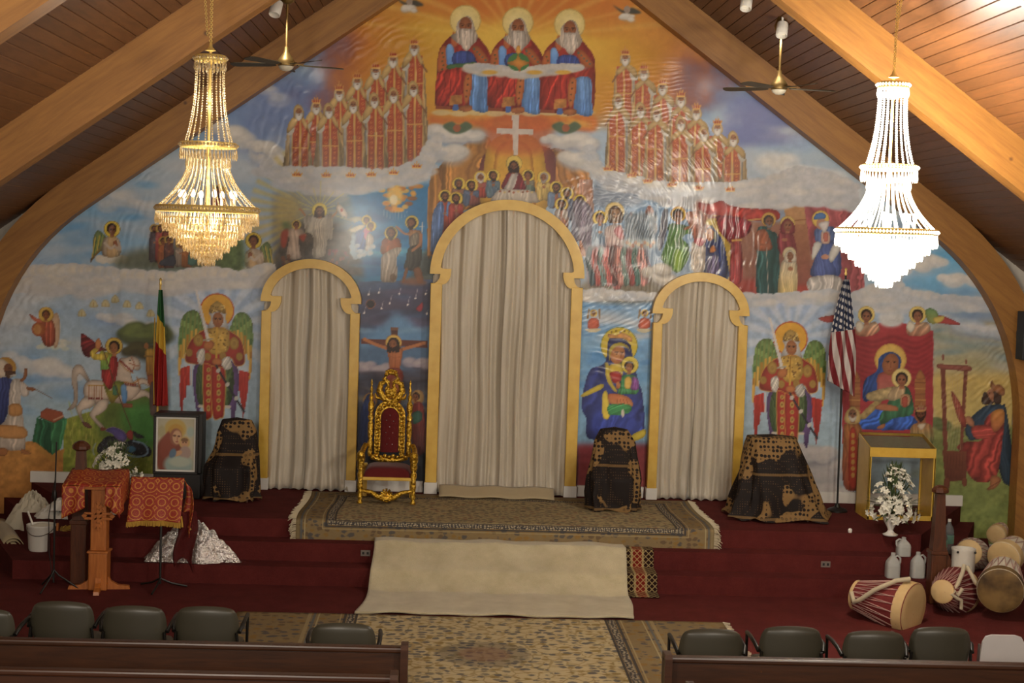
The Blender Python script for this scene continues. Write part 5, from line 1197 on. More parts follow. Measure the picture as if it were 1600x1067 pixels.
    halo(*z((783, 310))[0], 13.6, '#b89a4c', '#8a7038'); P(z((740, 400), (900, 380), (930, 520), (880, 560), (760, 560), (730, 480)), '#4a5a80', folds=(3, .15, 0)); P(z((790, 540), (940, 530), (960, 830), (700, 840), (720, 700)), '#4a5888', g='#434f7c', folds=(7, .15, 0)); P(z((690, 850), (950, 840), (990, 990), (690, 975)), '#aaa49e', folds=(8, .2, 0)); P(z((790, 430), (860, 430), (865, 530), (795, 530)), '#a88a7c'); P(z((810, 440), (850, 440), (850, 510), (815, 510)), '#9a5c50')
    P(z((725, 530), (790, 530), (770, 600), (710, 690), (700, 640)), '#aaa8a2'); P(z((920, 520), (975, 560), (940, 640), (880, 710), (860, 640)), '#aaa8a2'); E(*z((825, 660))[0], 6, 4, '#a57862')
    E(*z((790, 355))[0], 8, 9, '#94705c'); P(z((765, 350), (860, 330), (845, 400), (815, 440), (790, 400)), '#a9a5a4'); P(z((720, 310), (740, 265), (790, 250), (830, 270), (820, 305), (770, 310)), '#415f8a')

def right_icon():
    z = Zm(1310, 470, 4.848)
    # red canopy held by two winged youths
    P(z((105, 200), (330, 165), (400, 195), (480, 165), (720, 230), (715, 1080), (30, 1080), (30, 650), (100, 600)), '#8e3438', sm=False, g='#8a3036', folds=None)
    for k in range(9): P(z((110, 260 + k * 38), (260, 300 + k * 40), (420, 260 + k * 38), (580, 310 + k * 40), (710, 250 + k * 38), (710, 268 + k * 38), (580, 332 + k * 40), (420, 285 + k * 38), (260, 322 + k * 40), (110, 280 + k * 38)), '#6a2428', soft=1.5, alpha=.6)
    P(z((320, 175), (400, 200), (480, 175), (480, 100), (320, 100)), '#b0b0ae', soft=2)
    for x in (212, 600):
        halo(*z((x, 105))[0], 13.4, '#bfa862', '#9a844a'); P(z((x - 80, 190), (x, 175), (x + 70, 160), (x + 100, 220), (x + 30, 265), (x - 70, 260)), '#a38a70', g='#9a6a54', folds=(4, .2, 20)); P(z((x - 60, 150), (x - 20, 190), (x - 50, 240), (x - 85, 200)), '#b0a898'); head(*z((x, 118))[0], 9.6, '#8c5c44', '#2a1e1a')
    P(z((660, 70), (720, 60), (760, 110), (740, 170), (680, 160)), '#5c7a50', g='#7c7c44'); P(z((760, 110), (860, 140), (925, 180), (800, 175), (745, 160)), '#8e3c3c'); P(z((720, 130), (800, 115), (790, 150), (740, 170)), '#a8924c'); P(z((-150, 130), (0, 105), (10, 140), (-80, 165)), '#8e4440')
    # throne posts
    for x0, x1 in ((85, 165), (580, 660)):
        P(z((x0, 590), (x1, 590), (x1, 1080), (x0, 1080)), '#8c5c38', sm=False, g='#7a4c30')
        for k in range(8): L(z((x0, 620 + k * 44), (x1, 620 + k * 44)), 1.3, '#a87c48' if k % 2 else '#6a4028')
        P(z((x0 + 30, 530), (x0 + 50, 530), (x1 - 5, 590), (x0 + 5, 590)), '#8c5c38')
    halo(*z((395, 445))[0], 25, '#c2a860', '#a07c40', g='#b8944c')
    P(z((390, 385), (310, 430), (290, 530), (200, 600), (185, 740), (230, 760), (300, 700), (420, 680), (470, 500), (465, 420)), '#34508e', g='#2c4680', folds=(5, .22, 30)); P(z((300, 560), (420, 550), (430, 680), (310, 720)), '#8a4440', g='#945c50'); P(z((165, 880), (260, 800), (430, 800), (570, 880), (580, 970), (180, 970)), '#3457a4', g='#2c4a8c', folds=(6, .25, 20))
    P(z((170, 860), (300, 740), (330, 760), (230, 870), (180, 900)), '#a8905c', tex=.3); P(z((220, 700), (430, 650), (420, 730), (250, 760)), '#a08a60', g='#8a7a58', tex=.3)
    E(*z((395, 480))[0], 12.6, 17, '#8c5a3c', rot=14, g='#76482e'); 
    for dx_ in (-26, 22): L(z((388 + dx_, 455), (410 + dx_, 458)), 1.1, '#2e1c14'); E(*z((400 + dx_, 468))[0], 1.5, .8, '#1a100c')
    L(z((400, 465), (398, 505)), 1.2, '#643a24'); L(z((378, 525), (402, 527)), 1.4, '#7a3830')
    halo(*z((478, 585))[0], 15.6, '#c2ae72', '#a08448'); P(z((430, 660), (520, 650), (560, 740), (560, 860), (420, 890), (330, 940), (310, 880), (370, 780)), '#386044', g='#3c6e50', folds=(5, .25, 20)); P(z((420, 660), (500, 650), (490, 720), (400, 760), (370, 720)), '#a38c6c', folds=(4, .15, 20)); head(*z((480, 600))[0], 10.5, '#8c5a40', '#241a18')
    P(z((275, 810), (330, 780), (440, 800), (445, 835), (330, 830)), '#8f5c40'); P(z((475, 715), (540, 715), (535, 790), (475, 790)), '#a07c5c'); P(z((485, 730), (525, 730), (520, 800), (485, 800)), '#8a4436'); P(z((300, 950), (350, 930), (345, 965), (295, 970)), '#8c5a3c')
    # two old bishops below
    P(z((60, 930), (160, 930), (190, 1100), (190, 1400), (40, 1400), (40, 1000)), '#8a5c34', g='#7c3c2c', folds=(4, .2, 0)); P(z((85, 1000), (135, 1000), (140, 1380), (80, 1380)), '#8c3428'); head(*z((108, 860))[0], 10, '#7c5640', None, '#a59c90', veil='#a8905c')
    for k in range(7): E(*z((110, 1020 + k * 50))[0], 3, 4, '#a88244')
    P(z((560, 940), (700, 940), (710, 1090), (560, 1080)), '#9a6a48', g='#5c6a44', folds=(4, .2, 0)); P(z((600, 940), (660, 930), (630, 980)), '#aa9c88'); head(*z((624, 860))[0], 9.6, '#6e442e', '#2a1a14', '#2a1a14'); crown(*z((626, 835))[0], 17, 10, '#8a6a4c', '#7c4440')

def harpist():
    z = Zm(1450, 540, 3.333)
    P(z((395, 300), (430, 480), (455, 700), (400, 720), (370, 640), (360, 520)), '#2c3c4c', g='#26343f', folds=(4, .2, 0)); P(z((260, 340), (310, 310), (390, 310), (400, 380), (330, 460), (240, 490), (195, 460), (205, 400)), '#33465a', g='#293a4a', folds=(4, .2, 30)); P(z((195, 420), (240, 420), (250, 480), (215, 490)), '#2c3c4c')
    P(z((300, 380), (370, 330), (395, 380), (380, 560), (350, 690), (260, 710), (205, 660), (195, 580), (150, 530), (200, 500), (280, 490)), '#8c3a36', g='#8a3a34', folds=(5, .25, 40)); P(z((230, 420), (340, 420), (350, 470), (250, 485)), '#94403a', folds=(3, .2, 80)); P(z((330, 350), (390, 330), (395, 400), (350, 450), (330, 420)), '#a8743c', g='#9a5c3c')
    P(z((190, 380), (215, 365), (240, 400), (235, 425), (195, 400)), '#94644a'); P(z((330, 680), (365, 680), (380, 705), (345, 745), (305, 750), (320, 730)), '#8a5a3c'); L(z((325, 735), (375, 705)), 1, '#5a3424')
    E(*z((330, 260))[0], 8, 10.5, '#8c6048'); P(z((285, 255), (300, 240), (320, 275), (340, 300), (295, 308), (278, 290)), '#3c2c26'); P(z((345, 230), (380, 250), (378, 300), (345, 300), (340, 265)), '#3c2c26'); E(*z((318, 248))[0], 1.2, .8, '#1d1410')
    P(z((325, 215), (330, 180), (350, 205), (370, 200), (400, 230), (390, 260), (350, 240)), '#8a5c3c')
    # harp: posts, crossbar, strings, sound box, side wing
    P(z((65, 110), (90, 110), (102, 545), (80, 545)), '#6a3c30', sm=False); P(z((185, 130), (205, 130), (182, 545), (165, 545)), '#6a3c30', sm=False); P(z((52, 95), (120, 100), (215, 105), (218, 132), (110, 125), (52, 118)), '#74443a'); E(*z((78, 60))[0], 2, 5, '#74443a'); E(*z((198, 85))[0], 2, 4, '#74443a')
    P(z((120, 240), (145, 260), (185, 340), (200, 420), (175, 415), (145, 350)), '#8a4438', g='#7a3830')
    for k in range(9): L(z((100 + k * 9, 130), (103 + k * 8, 545)), .6, '#a89070', .6, sm=False)
    P(z((75, 545), (200, 550), (200, 700), (90, 710)), '#6e4030', sm=False, g='#5c3428'); P(z((88, 690), (112, 690), (108, 745), (82, 745)), '#6a3c2c'); P(z((178, 690), (200, 690), (200, 728), (180, 728)), '#6a3c2c')
    for k in range(7): L(z((85 + k * 16, 552), (88 + k * 15, 690)), .7, '#4c2a20', .5, sm=False)

def dark_crowd():
    z = Zm(230, 200, 4.847)
    P(z((25, 1010), (25, 780), (180, 770), (330, 900), (340, 1030), (30, 1040)), '#5c5048', soft=3, alpha=.7); P([(300, 372), (345, 345), (372, 350), (380, 425), (300, 425)], '#4a5a34', soft=5, tex=.25); P([(190, 398), (260, 385), (330, 400), (330, 425), (190, 422)], '#4a4c38', soft=6, alpha=.8)
    for x, y, c, h in ((55, 765, '#4a4044', 50), (100, 765, '#8a3c34', 48), (150, 762, '#6a3830', 40), (120, 860, '#8a5234', 40), (165, 850, '#5a3a34', 42), (250, 880, '#8a7a6c', 34), (300, 905, '#8e5a34', 30)):
        saint(*z((x, y))[0], 5, c, None, h, 8.5, 1.5, '#7c4e34', '#2c1e18', '#2c1e18' if y < 800 else None, halo_c='#9a7c40')
    P(z((110, 1000), (200, 960), (210, 1040), (100, 1040)), '#33343c'); P(z((320, 940), (370, 960), (370, 1030), (310, 1030)), '#3f5a52')
    # bright figure with banner seen through the hanging lamp
    saint(342, 300, 8, '#8c4440', '#7a3a3a', 40, 12, 1.3, '#7c4e34', '#2c1e18', '#2c1e18')

def paint_figures():
    supper()
    for d in ((0, 0), (82, 3), (163, 6)): elder_enthroned(*d)
    z = Zm(670, 0, 5.926)
    
    bank([(727, 103), (745, 100), (780, 104), (810, 108), (840, 104), (880, 101), (910, 103)], [(727, 108), (750, 116), (790, 118), (815, 121), (850, 117), (880, 113), (911, 107)], '#b3aeaa', '#a9a39a', 21, 6)
    for x in (765, 835, 880): E(x, 113, 12, 3.4, '#bb9440', soft=2)
    E(810, 97, 17, 14, '#3f6a3c'); P(z((830, 480), (850, 550), (935, 580), (860, 620), (840, 670), (815, 620), (725, 585), (805, 550)), '#c09038', g='#b87034'); P(z((815, 430), (845, 430), (850, 490), (810, 490)), '#b8843c')
    # two winged heads in the gable
    for x, y in ((640, 2), (980, 14)):
        P([(x - 22, y - 6), (x - 6, y + 2), (x + 8, y - 2), (x + 22, y + 6), (x + 8, y + 8), (x - 8, y + 6)], '#3f3c34', soft=1); E(x, y + 1, 5, 6, '#8a7a6c'); cloud(x - 10, y + 12, x + 10, y + 13, 5, '#b3aca0', '#9a8468', 6, int(x))
    # rows of elders
    for x, y in ((647, 75), (614, 94), (587, 112), (558, 128), (530, 146), (494, 167)): priest(x, y, 268, True)
    for x, y in ((646, 139), (615, 149), (585, 157), (552, 165), (514, 173), (467, 176)): priest(x, y, 270, False)
    for x, y in ((977, 91), (1006, 114), (1035, 137), (1064, 156), (1088, 176), (1121, 200)): priest(x, y, 282, True, -1, 1, .12)
    for x, y in ((966, 158), (1001, 172), (1026, 178), (1064, 193), (1100, 209), (1146, 217)): priest(x, y, 290, False, -1, 1, .12)
    # cloud banks below them
    bank([(405, 240), (430, 262), (470, 262), (505, 264), (550, 264), (590, 266), (630, 262), (655, 250), (672, 225), (690, 205)], [(405, 270), (440, 290), (480, 300), (520, 303), (560, 300), (600, 292), (640, 286), (668, 275), (676, 262), (690, 240)], seed=22)
    bank([(918, 225), (930, 250), (945, 268), (985, 276), (1020, 284), (1060, 288), (1100, 288), (1150, 286), (1200, 280), (1240, 262), (1290, 268), (1340, 290)], [(918, 260), (935, 285), (960, 294), (1000, 300), (1030, 318), (1060, 322), (1090, 326), (1130, 322), (1190, 326), (1240, 320), (1290, 320), (1345, 330)], '#aeacaa', '#a2a3a6', seed=23)
    for x, y in ((464, 276), (510, 277), (548, 277), (580, 276), (615, 273), (651, 263)): crown(x, y, 16, 9)
    for x, y in ((950, 267), (987, 277), (1012, 286), (1050, 292), (1092, 297), (1141, 299)): crown(x, y, 16, 9, '#b58a58', '#9a4a38')
    risen_and_river(); crucified(); right_scenes(); mother_child_pillar()
    small_kneeling_angel(175, 358, 1); small_kneeling_angel(396, 376, -1); dark_crowd()
    # cloud bands that part the two storeys
    bank([(-60, 425), (60, 418), (120, 416), (190, 424), (260, 428), (330, 420), (375, 428), (430, 412)], [(-60, 468), (60, 455), (130, 462), (190, 448), (260, 458), (330, 446), (380, 446), (430, 440)], '#bcb2a2', '#aaa8a8', 24, 12)
    bank([(908, 456), (940, 452), (985, 458), (1025, 460)], [(908, 468), (950, 466), (985, 466), (1025, 466)], '#b0aeac', '#a6a8ac', 25, 8); bank([(1160, 460), (1200, 462), (1250, 458), (1300, 455), (1330, 462)], [(1160, 476), (1200, 474), (1250, 474), (1300, 472), (1330, 474)], '#b0aeac', '#a4a8ae', 26, 9)
    bank([(1330, 462), (1360, 452), (1390, 430), (1420, 455), (1470, 462), (1520, 468), (1580, 462)], [(1330, 480), (1400, 486), (1450, 480), (1500, 484), (1580, 482)], '#b3b1ae', '#a2a6ac', 27, 11)
    left_monk(); rider(); big_angel(Zm(270, 450, 4.85)); right_icon(); harpist()
    za = Zm(270 * 1.0, 450, 4.85)
    def zr(*pts): return [(1236 + (x - 339) * .2062 * .985, 530 + (y - 170) * .2062 * .985 - 1) for x, y in pts]
    big_angel(zr)

def paint_mural():
    paint_ground(); paint_skies(); paint_lower_fields(); paint_mid_panels(); paint_figures()
    # print grain and the faint seams between the sheets
    CAN[:] = CAN * (1 + .05 * (NOF - .5))[..., None]
# ---------------------------------------------------------------- the vinyl sheet on the wall carries the print
def crease(px, py):
    """ripples of the loosely hung vinyl: displacement in metres at photograph pixels of the sheet"""
    def reg(cx, cy, rx, ry): return np.exp(-(((px - cx) / rx) ** 2 + ((py - cy) / ry) ** 2) ** 1.5)
    q0 = np.random.RandomState(77).rand(90, 130); gx = np.clip((px + 60) / 14, 0, 127.99); gy = np.clip((py + 160) / 14, 0, 87.99); ii, jj = gx.astype(int), gy.astype(int); fa, fb = gx - ii, gy - jj
    nz = (q0[jj, ii] * (1 - fa) + q0[jj, ii + 1] * fa) * (1 - fb) + (q0[jj + 1, ii] * (1 - fa) + q0[jj + 1, ii + 1] * fa) * fb
    n1 = np.sin(px * .031 + 1.3 * np.sin(py * .021)) + np.sin(py * .043 + px * .017)
    d = np.zeros_like(px)
    def rip(w, ang, lam, amp, ph=0, sharp=1.6):
        a = math.radians(ang); t = (px * math.cos(a) + py * math.sin(a)) / lam * 6.283 + ph + .9 * n1 + 3.2 * nz
        s = np.sin(t); return w * amp * np.sign(s) * np.abs(s) ** sharp * np.clip(2.4 * nz - .35, 0, 1.6)
    d += rip(reg(1000, 265, 90, 60), -35, 15, .0042); d += rip(reg(1085, 240, 40, 60), -30, 17, .0045)
    d += rip(reg(975, 395, 60, 75), 8, 13, .0042); d += rip(reg(1060, 380, 70, 70), 10, 19, .0035); d += rip(reg(1130, 390, 60, 90), 4, 24, .003)
    d += rip(reg(905, 345, 30, 60), 25, 11, .004); d += rip(reg(960, 300, 40, 30), 80, 14, .004)
    d += rip(reg(1545, 600, 55, 75), 50, 16, .0042); d += rip(reg(1490, 640, 30, 50), 62, 15, .004)
    d += rip(reg(35, 480, 60, 45), 40, 26, .005); d += rip(reg(50, 400, 60, 30), 60, 18, .004); d += rip(reg(230, 250, 60, 40), 50, 22, .004)
    d += rip(reg(960, 560, 50, 60), 100, 18, .0012); d += rip(reg(960, 490, 60, 30), 60, 15, .0035)
    d += rip(reg(600, 60, 70, 50), 55, 24, .003); d += rip(reg(1000, 170, 70, 70), 85, 13, .0022)
    d += rip(reg(200, 360, 90, 70), 15, 26, .0016) + rip(reg(440, 180, 70, 70), 30, 30, .0016)
    return d
def srgb2lin(c): return np.where(c <= .04045, c / 12.92, ((c + .055) / 1.055) ** 2.4)
def hang_mural():
    paint_mural()
    pitch = .0135
    xs = np.arange(-6.72, 6.73, pitch); zs = np.arange(.04, 8.05, pitch)
    nx, nz = len(xs), len(zs)
    X, Z = np.meshgrid(xs, zs)
    rel = np.stack([X - CAM[0], np.full_like(X, YW - .012 - CAM[1]), Z - CAM[2]], -1)
    q = rel @ RW.T
    PX = CXP + FPX * q[..., 0] / q[..., 2]; PY = CYP + FPX * q[..., 1] / q[..., 2]
    fx = np.clip((PX - MX0) * SS - .5, 0, CAN.shape[1] - 2); fy = np.clip((PY - MY0) * SS - .5, 0, CAN.shape[0] - 2)
    ix, iy = fx.astype(int), fy.astype(int); ax, ay = (fx - ix)[..., None], (fy - iy)[..., None]
    C = (CAN[iy, ix] * (1 - ax) + CAN[iy, ix + 1] * ax) * (1 - ay) + (CAN[iy + 1, ix] * (1 - ax) + CAN[iy + 1, ix + 1] * ax) * ay
    lum = (C @ np.array([.3, .59, .11], np.float32))[..., None]
    C = lum + (C - lum) * MUR_SAT
    C = srgb2lin(np.clip(C, 0, 1)) * MUR_GAIN
    Y = YW - .012 - np.abs(crease(PX, PY)) * 1.7
    roof = np.interp(np.abs(xs), [p[0] for p in AIN[:-1]], [p[1] for p in AIN[:-1]]) + .12
    keep = (Z[:-1, :-1] < roof[None, :-1])
    for cx, hw, zu, eb, t, led, pw in DOORS:
        xm, zm = X[:-1, :-1] - cx, Z[:-1, :-1]
        keep &= ~((np.abs(xm) < hw - .14) & (zm < zu - .1)) & ~(((xm / (hw - .1)) ** 2 + ((zm - zu) / (eb - .1)) ** 2 < 1) & (zm >= zu - .1) & (np.abs(xm) < hw - .2))
    r, c = np.nonzero(keep)
    idx = r * nx + c
    quads = np.stack([idx, idx + 1, idx + nx + 1, idx + nx], 1)
    used = np.unique(quads); remap = np.full(nx * nz, -1, np.int64); remap[used] = np.arange(len(used)); quads = remap[quads]
    co = np.stack([X, Y, Z], -1).reshape(-1, 3)[used]; cc = C.reshape(-1, 3)[used]
    me = bpy.data.meshes.new('mural_print')
    me.vertices.add(len(used)); me.vertices.foreach_set('co', co.astype(np.float32).ravel())
    me.loops.add(quads.size); me.loops.foreach_set('vertex_index', quads.astype(np.int32).ravel())
    me.polygons.add(len(quads)); me.polygons.foreach_set('loop_start', np.arange(0, quads.size, 4, dtype=np.int32)); me.polygons.foreach_set('use_smooth', np.ones(len(quads), bool))
    at = me.attributes.new('print', 'FLOAT_COLOR', 'POINT'); at.data.foreach_set('color', np.concatenate([cc, np.ones((len(cc), 1))], 1).astype(np.float32).ravel())
    me.update(); me.validate()
    g = G('printed_vinyl', .5, 0, .25); a = g.n('Attribute', attribute_name='print')
    v = g.co(); g.col(g.mix(g.ma('MULTIPLY', g.noise(v, 70, 3), .1), a.outputs['Color'], '#4a4440')); g.b.inputs['Coat Weight'].default_value = .3; g.b.inputs['Coat Roughness'].default_value = .16
    me.materials.append(g.m)
    o = bpy.data.objects.new('mural_print', me); COL.objects.link(o)
    tag(o, 'large printed mural of robed and winged figures covering the end wall', 'mural'); return o
MUR_SAT, MUR_GAIN = 1.0, 1.22
hang_mural()
del CAN
# ---------------------------------------------------------------- hanging things
def prisms(mb, r, z, n, w, h, off=0.):
    """a ring of drop-cut crystals hanging from radius r"""
    for k in range(n):
        a = 2 * PI * (k + off) / n; c, s_ = math.cos(a), math.sin(a); x, y = r * c, r * s_
        tx, ty = -s_ * w / 2, c * w / 2; nx_, ny_ = c * w * .35, s_ * w * .35
        zm = z - h * .72
        mb.add([(x, y, z), (x + tx, y + ty, zm), (x + nx_, y + ny_, zm), (x - tx, y - ty, zm), (x - nx_, y - ny_, zm), (x, y, z - h)],
               [(0, 1, 2), (0, 2, 3), (0, 3, 4), (0, 4, 1), (5, 2, 1), (5, 3, 2), (5, 4, 3), (5, 1, 4)])
def beads(mb, pts, r):
    """a string of small faceted beads along a curve"""
    for x, y, z in pts: mb.add([(x + r, y, z), (x, y + r, z), (x - r, y, z), (x, y - r, z), (x, y, z + r * 1.25), (x, y, z - r * 1.25)], [(0, 1, 4), (1, 2, 4), (2, 3, 4), (3, 0, 4), (1, 0, 5), (2, 1, 5), (3, 2, 5), (0, 3, 5)])
def ring(mb, r, z, h, t=.012, n=48): mb.lathe([(r, z), (r + t, z + h * .2), (r + t, z + h * .8), (r, z + h), (r - t, z + h * .8), (r - t, z + h * .2), (r, z)], n, cap=False)
def chain(mb, p, q, n, r=.022, w=.004):
    p, q = Vector(p), Vector(q); d = (q - p) / n
    for i in range(n):
        c = p + d * (i + .5); pts = []
        for k in range(12):
            a = 2 * PI * k / 12; u = .55 * r * math.cos(a); v = d.length * .62 * math.sin(a)
            pts.append((c.x + (u if i % 2 else 0), c.y + (0 if i % 2 else u), c.z + v))
        mb.tube(pts, w, 5, closed=True)
def chandelier(px, ytop, ymid, ymain, ybot, lit, label):
    Y = 14.0; mn = atY(px, ymain, Y); S = Y / FPX * 1.004
    root = thing('chandelier', label, 'chandelier', (mn.x, Y, mn.z), 0, 'crystal chandeliers')
    def up(y): return (ymain - y) * S
    R0, R1, R2 = 23 * S, 42 * S, 77 * S
    zt, zm = up(ytop), up(ymid)
    cm = M['crystal_emissive'] if lit else M['crystal']
    m_ = MB(); ring(m_, R0, zt - .03, .06); m_.build('top_ring', M['gold'], root, True)
    m_ = MB(); ring(m_, R1, zm - .025, .05); m_.build('middle_ring', M['gold'], root, True)
    m_ = MB(); ring(m_, R2, -.03, .06, .014, 64)
    for k in range(10): a = 2 * PI * k / 10; m_.tube([(0, 0, .0), (R2 * math.cos(a), R2 * math.sin(a), 0)], .006, 5)
    m_.build('main_ring', M['gold'], root, True)
    m_ = MB().tube([(0, 0, -.5), (0, 0, zt + .08)], .014, 8).lathe([(.01, zt + .06), (.05, zt + .07), (.02, zt + .1), (.012, zt + .14)], 14); m_.build('stem', M['gold'], root, True)
    m_ = MB()
    for rr, zz, nn in ((R0, zt, 30), (R1, zm, 52), (R2, 0, 96)): beads(m_, [((rr + .014) * math.cos(2 * PI * k / nn), (rr + .014) * math.sin(2 * PI * k / nn), zz) for k in range(nn)], .014)
    m_.build('ring_beads', cm, root, kind='stuff')
    # tiers of crystals, narrowing downwards
    m_ = MB(); prisms(m_, R0 + .005, zt - .02, 26, .022, .09); prisms(m_, R0 - .015, zt - .02, 22, .02, .1); m_.build('crystal_tier', cm, root, kind='stuff')
    m_ = MB(); prisms(m_, R1 + .006, zm - .02, 46, .024, .115); m_.build('crystal_tier', cm, root, kind='stuff')
    m_ = MB(); prisms(m_, R1 - .05, zm - .1, 34, .024, .115); m_.build('crystal_tier', cm, root, kind='stuff')
    nt = 7; tot = -up(ybot)
    for i in range(nt):
        r_ = R2 * (1 - i / nt * .99) if i < nt - 1 else R2 * .15; z = -.02 - (tot - .11) * i / (nt - 1)
        m_ = MB(); prisms(m_, r_ + .006, z, max(8, int(88 * r_ / R2)), .026, .125, .5 * (i % 2)); prisms(m_, r_ - .028, z - .012, max(6, int(70 * r_ / R2)), .024, .12, .3)
        m_.build('crystal_tier', cm, root, kind='stuff')
        if 0 < i < nt: m_ = MB(); ring(m_, r_, z - .006, .012, .005, 36); m_.build('tier_hoop', M['gold'], root)
    m_ = MB()
    for k in range(20):
        a = 2 * PI * k / 20; pts = []
        for j in range(34):
            t = j / 33; r_ = R0 * .95 + (R1 * .9 - R0 * .95) * t ** 2.6; pts.append((r_ * math.cos(a), r_ * math.sin(a), zt - .03 + (zm - zt + .03) * t))
        beads(m_, pts, .0085)
    m_.build('bead_strands', cm, root, kind='stuff')
    m_ = MB()
    for k in range(30):
        a = 2 * PI * k / 30; pts = []
        for j in range(38):
            t = j / 37; r_ = R1 * .72 + (R2 * .97 - R1 * .72) * t ** 1.9; pts.append((r_ * math.cos(a), r_ * math.sin(a), zm - .12 + (-zm + .14) * t))
        beads(m_, pts, .0085)
    m_.build('bead_strands', cm, root, kind='stuff')
    for k in range(8):
        a = 2 * PI * (k + .5) / 8; r_ = R2 * .55; b = MB().lathe([(.012, .0), (.014, .09), (.012, .1)], 8, (r_ * math.cos(a), r_ * math.sin(a), .0)).build('candle_sleeve', M['opal'], root)
        MB().ball((r_ * math.cos(a), r_ * math.sin(a), .135), .022, 8, 6, (1, 1, 1.7)).build('bulb', M['bulb_bright' if lit else 'bulb_dim'], b, True)
    zc = APEX + BD / math.cos(math.atan(SLOPE)) - SLOPE * abs(mn.x) - mn.z
    m_ = MB(); chain(m_, (0, 0, zt + .13), (.004, 0, zc - .02), 46); m_.build('chain', M['gold'], root, True)
    m_ = MB(); chain(m_, (-.03, .01, zt + .2), (-.1, .02, zc - .02), 44, .018, .003) if not lit else chain(m_, (.012, .015, zt + .5), (.05, .02, zc - .02), 34, .018, .003); m_.build('spare_chain', M['gold'], root, True)
    MB().lathe([(.07, zc - .03), (.065, zc - .06), (.02, zc - .09)], 18).build('ceiling_rose', M['gold'], root, True)
    e = 560 if lit else 42
    for z, k in ((-.1, .5), (.28, .25), (.95, .25)):
        l = lamp('chandelier_lamp', 'POINT', (0, 0, z * (zt / 1.35)), e * k, (1, .93, .82), .14 if z < 0 else .07); l.parent = root
    return root
chandelier(324, 97, 229, 327, 409, False, 'unlit crystal chandelier on the left, gold and glass drops showing')
chandelier(1385, 134, 262, 362, 444, True, 'brightly lit crystal chandelier glowing white on the right')

def fan(px, py, label, ztop=None):
    Y = 17.5; c = atY(px, py, Y)
    root = thing('ceiling_fan', label, 'ceiling fan', (c.x, Y, c.z), 0, 'brass ceiling fans')
    zc = APEX + BD / math.cos(math.atan(SLOPE)) - SLOPE * abs(c.x) - c.z
    MB().tube([(0, 0, .1), (0, 0, zc - .03)], .014, 10).build('downrod', M['brass'], root, True)
    MB().lathe([(.03, zc - .16), (.075, zc - .13), (.085, zc - .08), (.06, zc - .02), (.05, zc + .02)], 20).build('canopy', M['brass'], root, True)
    MB().lathe([(.06, -.03), (.095, -.01), (.1, .03), (.085, .06), (.05, .11), (.03, .14), (.022, .2)], 24).build('motor_housing', M['brass'], root, True)
    MB().lathe([(.0, -.075), (.04, -.068), (.075, -.045), (.085, -.02), (.07, -.005)], 22, cap=False).build('light_dome', M['opal'], root, True)
    for k in range(5):
        a = 2 * PI * k / 5 + (.35 if px < 800 else .1); bm_ = MB(); pts = [(.13, -.035), (.2, -.055), (.6, -.068), (.655, -.05), (.67, 0), (.655, .05), (.6, .068), (.2, .055), (.13, .035)]
        bm_.slab(pts, -.004, .004).xf(Matrix.Rotation(a, 4, 'Z') @ Matrix.Rotation(.2, 4, 'X')); b = bm_.build('blade', M['fanblade'], root)
        MB().box(.07, -.018, .006, .2, .018, .014).xf(Matrix.Rotation(a, 4, 'Z')).build('blade_iron', M['brass'], b)
    return root
fan(447, 101, 'brass ceiling fan with dark blades above the left rows of crowned elders')
fan(1217, 138, 'brass ceiling fan with dark blades above the right rows of crowned elders')
def spot(px, py, Y, label, aim, drop=.1):
    c = atY(px, py, Y); root = thing('spotlight', label, 'spotlight', c, 0, 'small white spotlights under the ceiling')
    a = Matrix.Rotation(aim, 4, 'X') @ Matrix.Rotation(.15, 4, 'Y')
    MB().lathe([(.03, .09), (.062, .085), (.066, .04), (.066, -.075), (.06, -.08), (.056, -.03), (.0, -.03)], 20, cap=False).xf(a).build('can', M['plasticwhite'], root, True)
    zc = APEX + BD / math.cos(math.atan(SLOPE)) - SLOPE * abs(c.x) - c.z
    MB().tube([(0, 0, .05), (0, .0, zc)], .012, 8).build('bracket', M['plasticwhite'], root, True)
    l = lamp('spot_lamp', 'SPOT', (0, .06, -.1), 25, (1, .92, .8), .06, (math.radians(32), 0, 0), math.radians(130), .9); l.parent = root; return root
spot(431, 14, 17.2, 'small white ceiling spotlight beside the left fan rod', -.45)
spot(1166, 5, 17.2, 'small white ceiling spotlight at the top edge, above the right fan', -.45)
spot(1222, 47, 17.4, 'small white ceiling spotlight just behind the right fan rod', -.45)

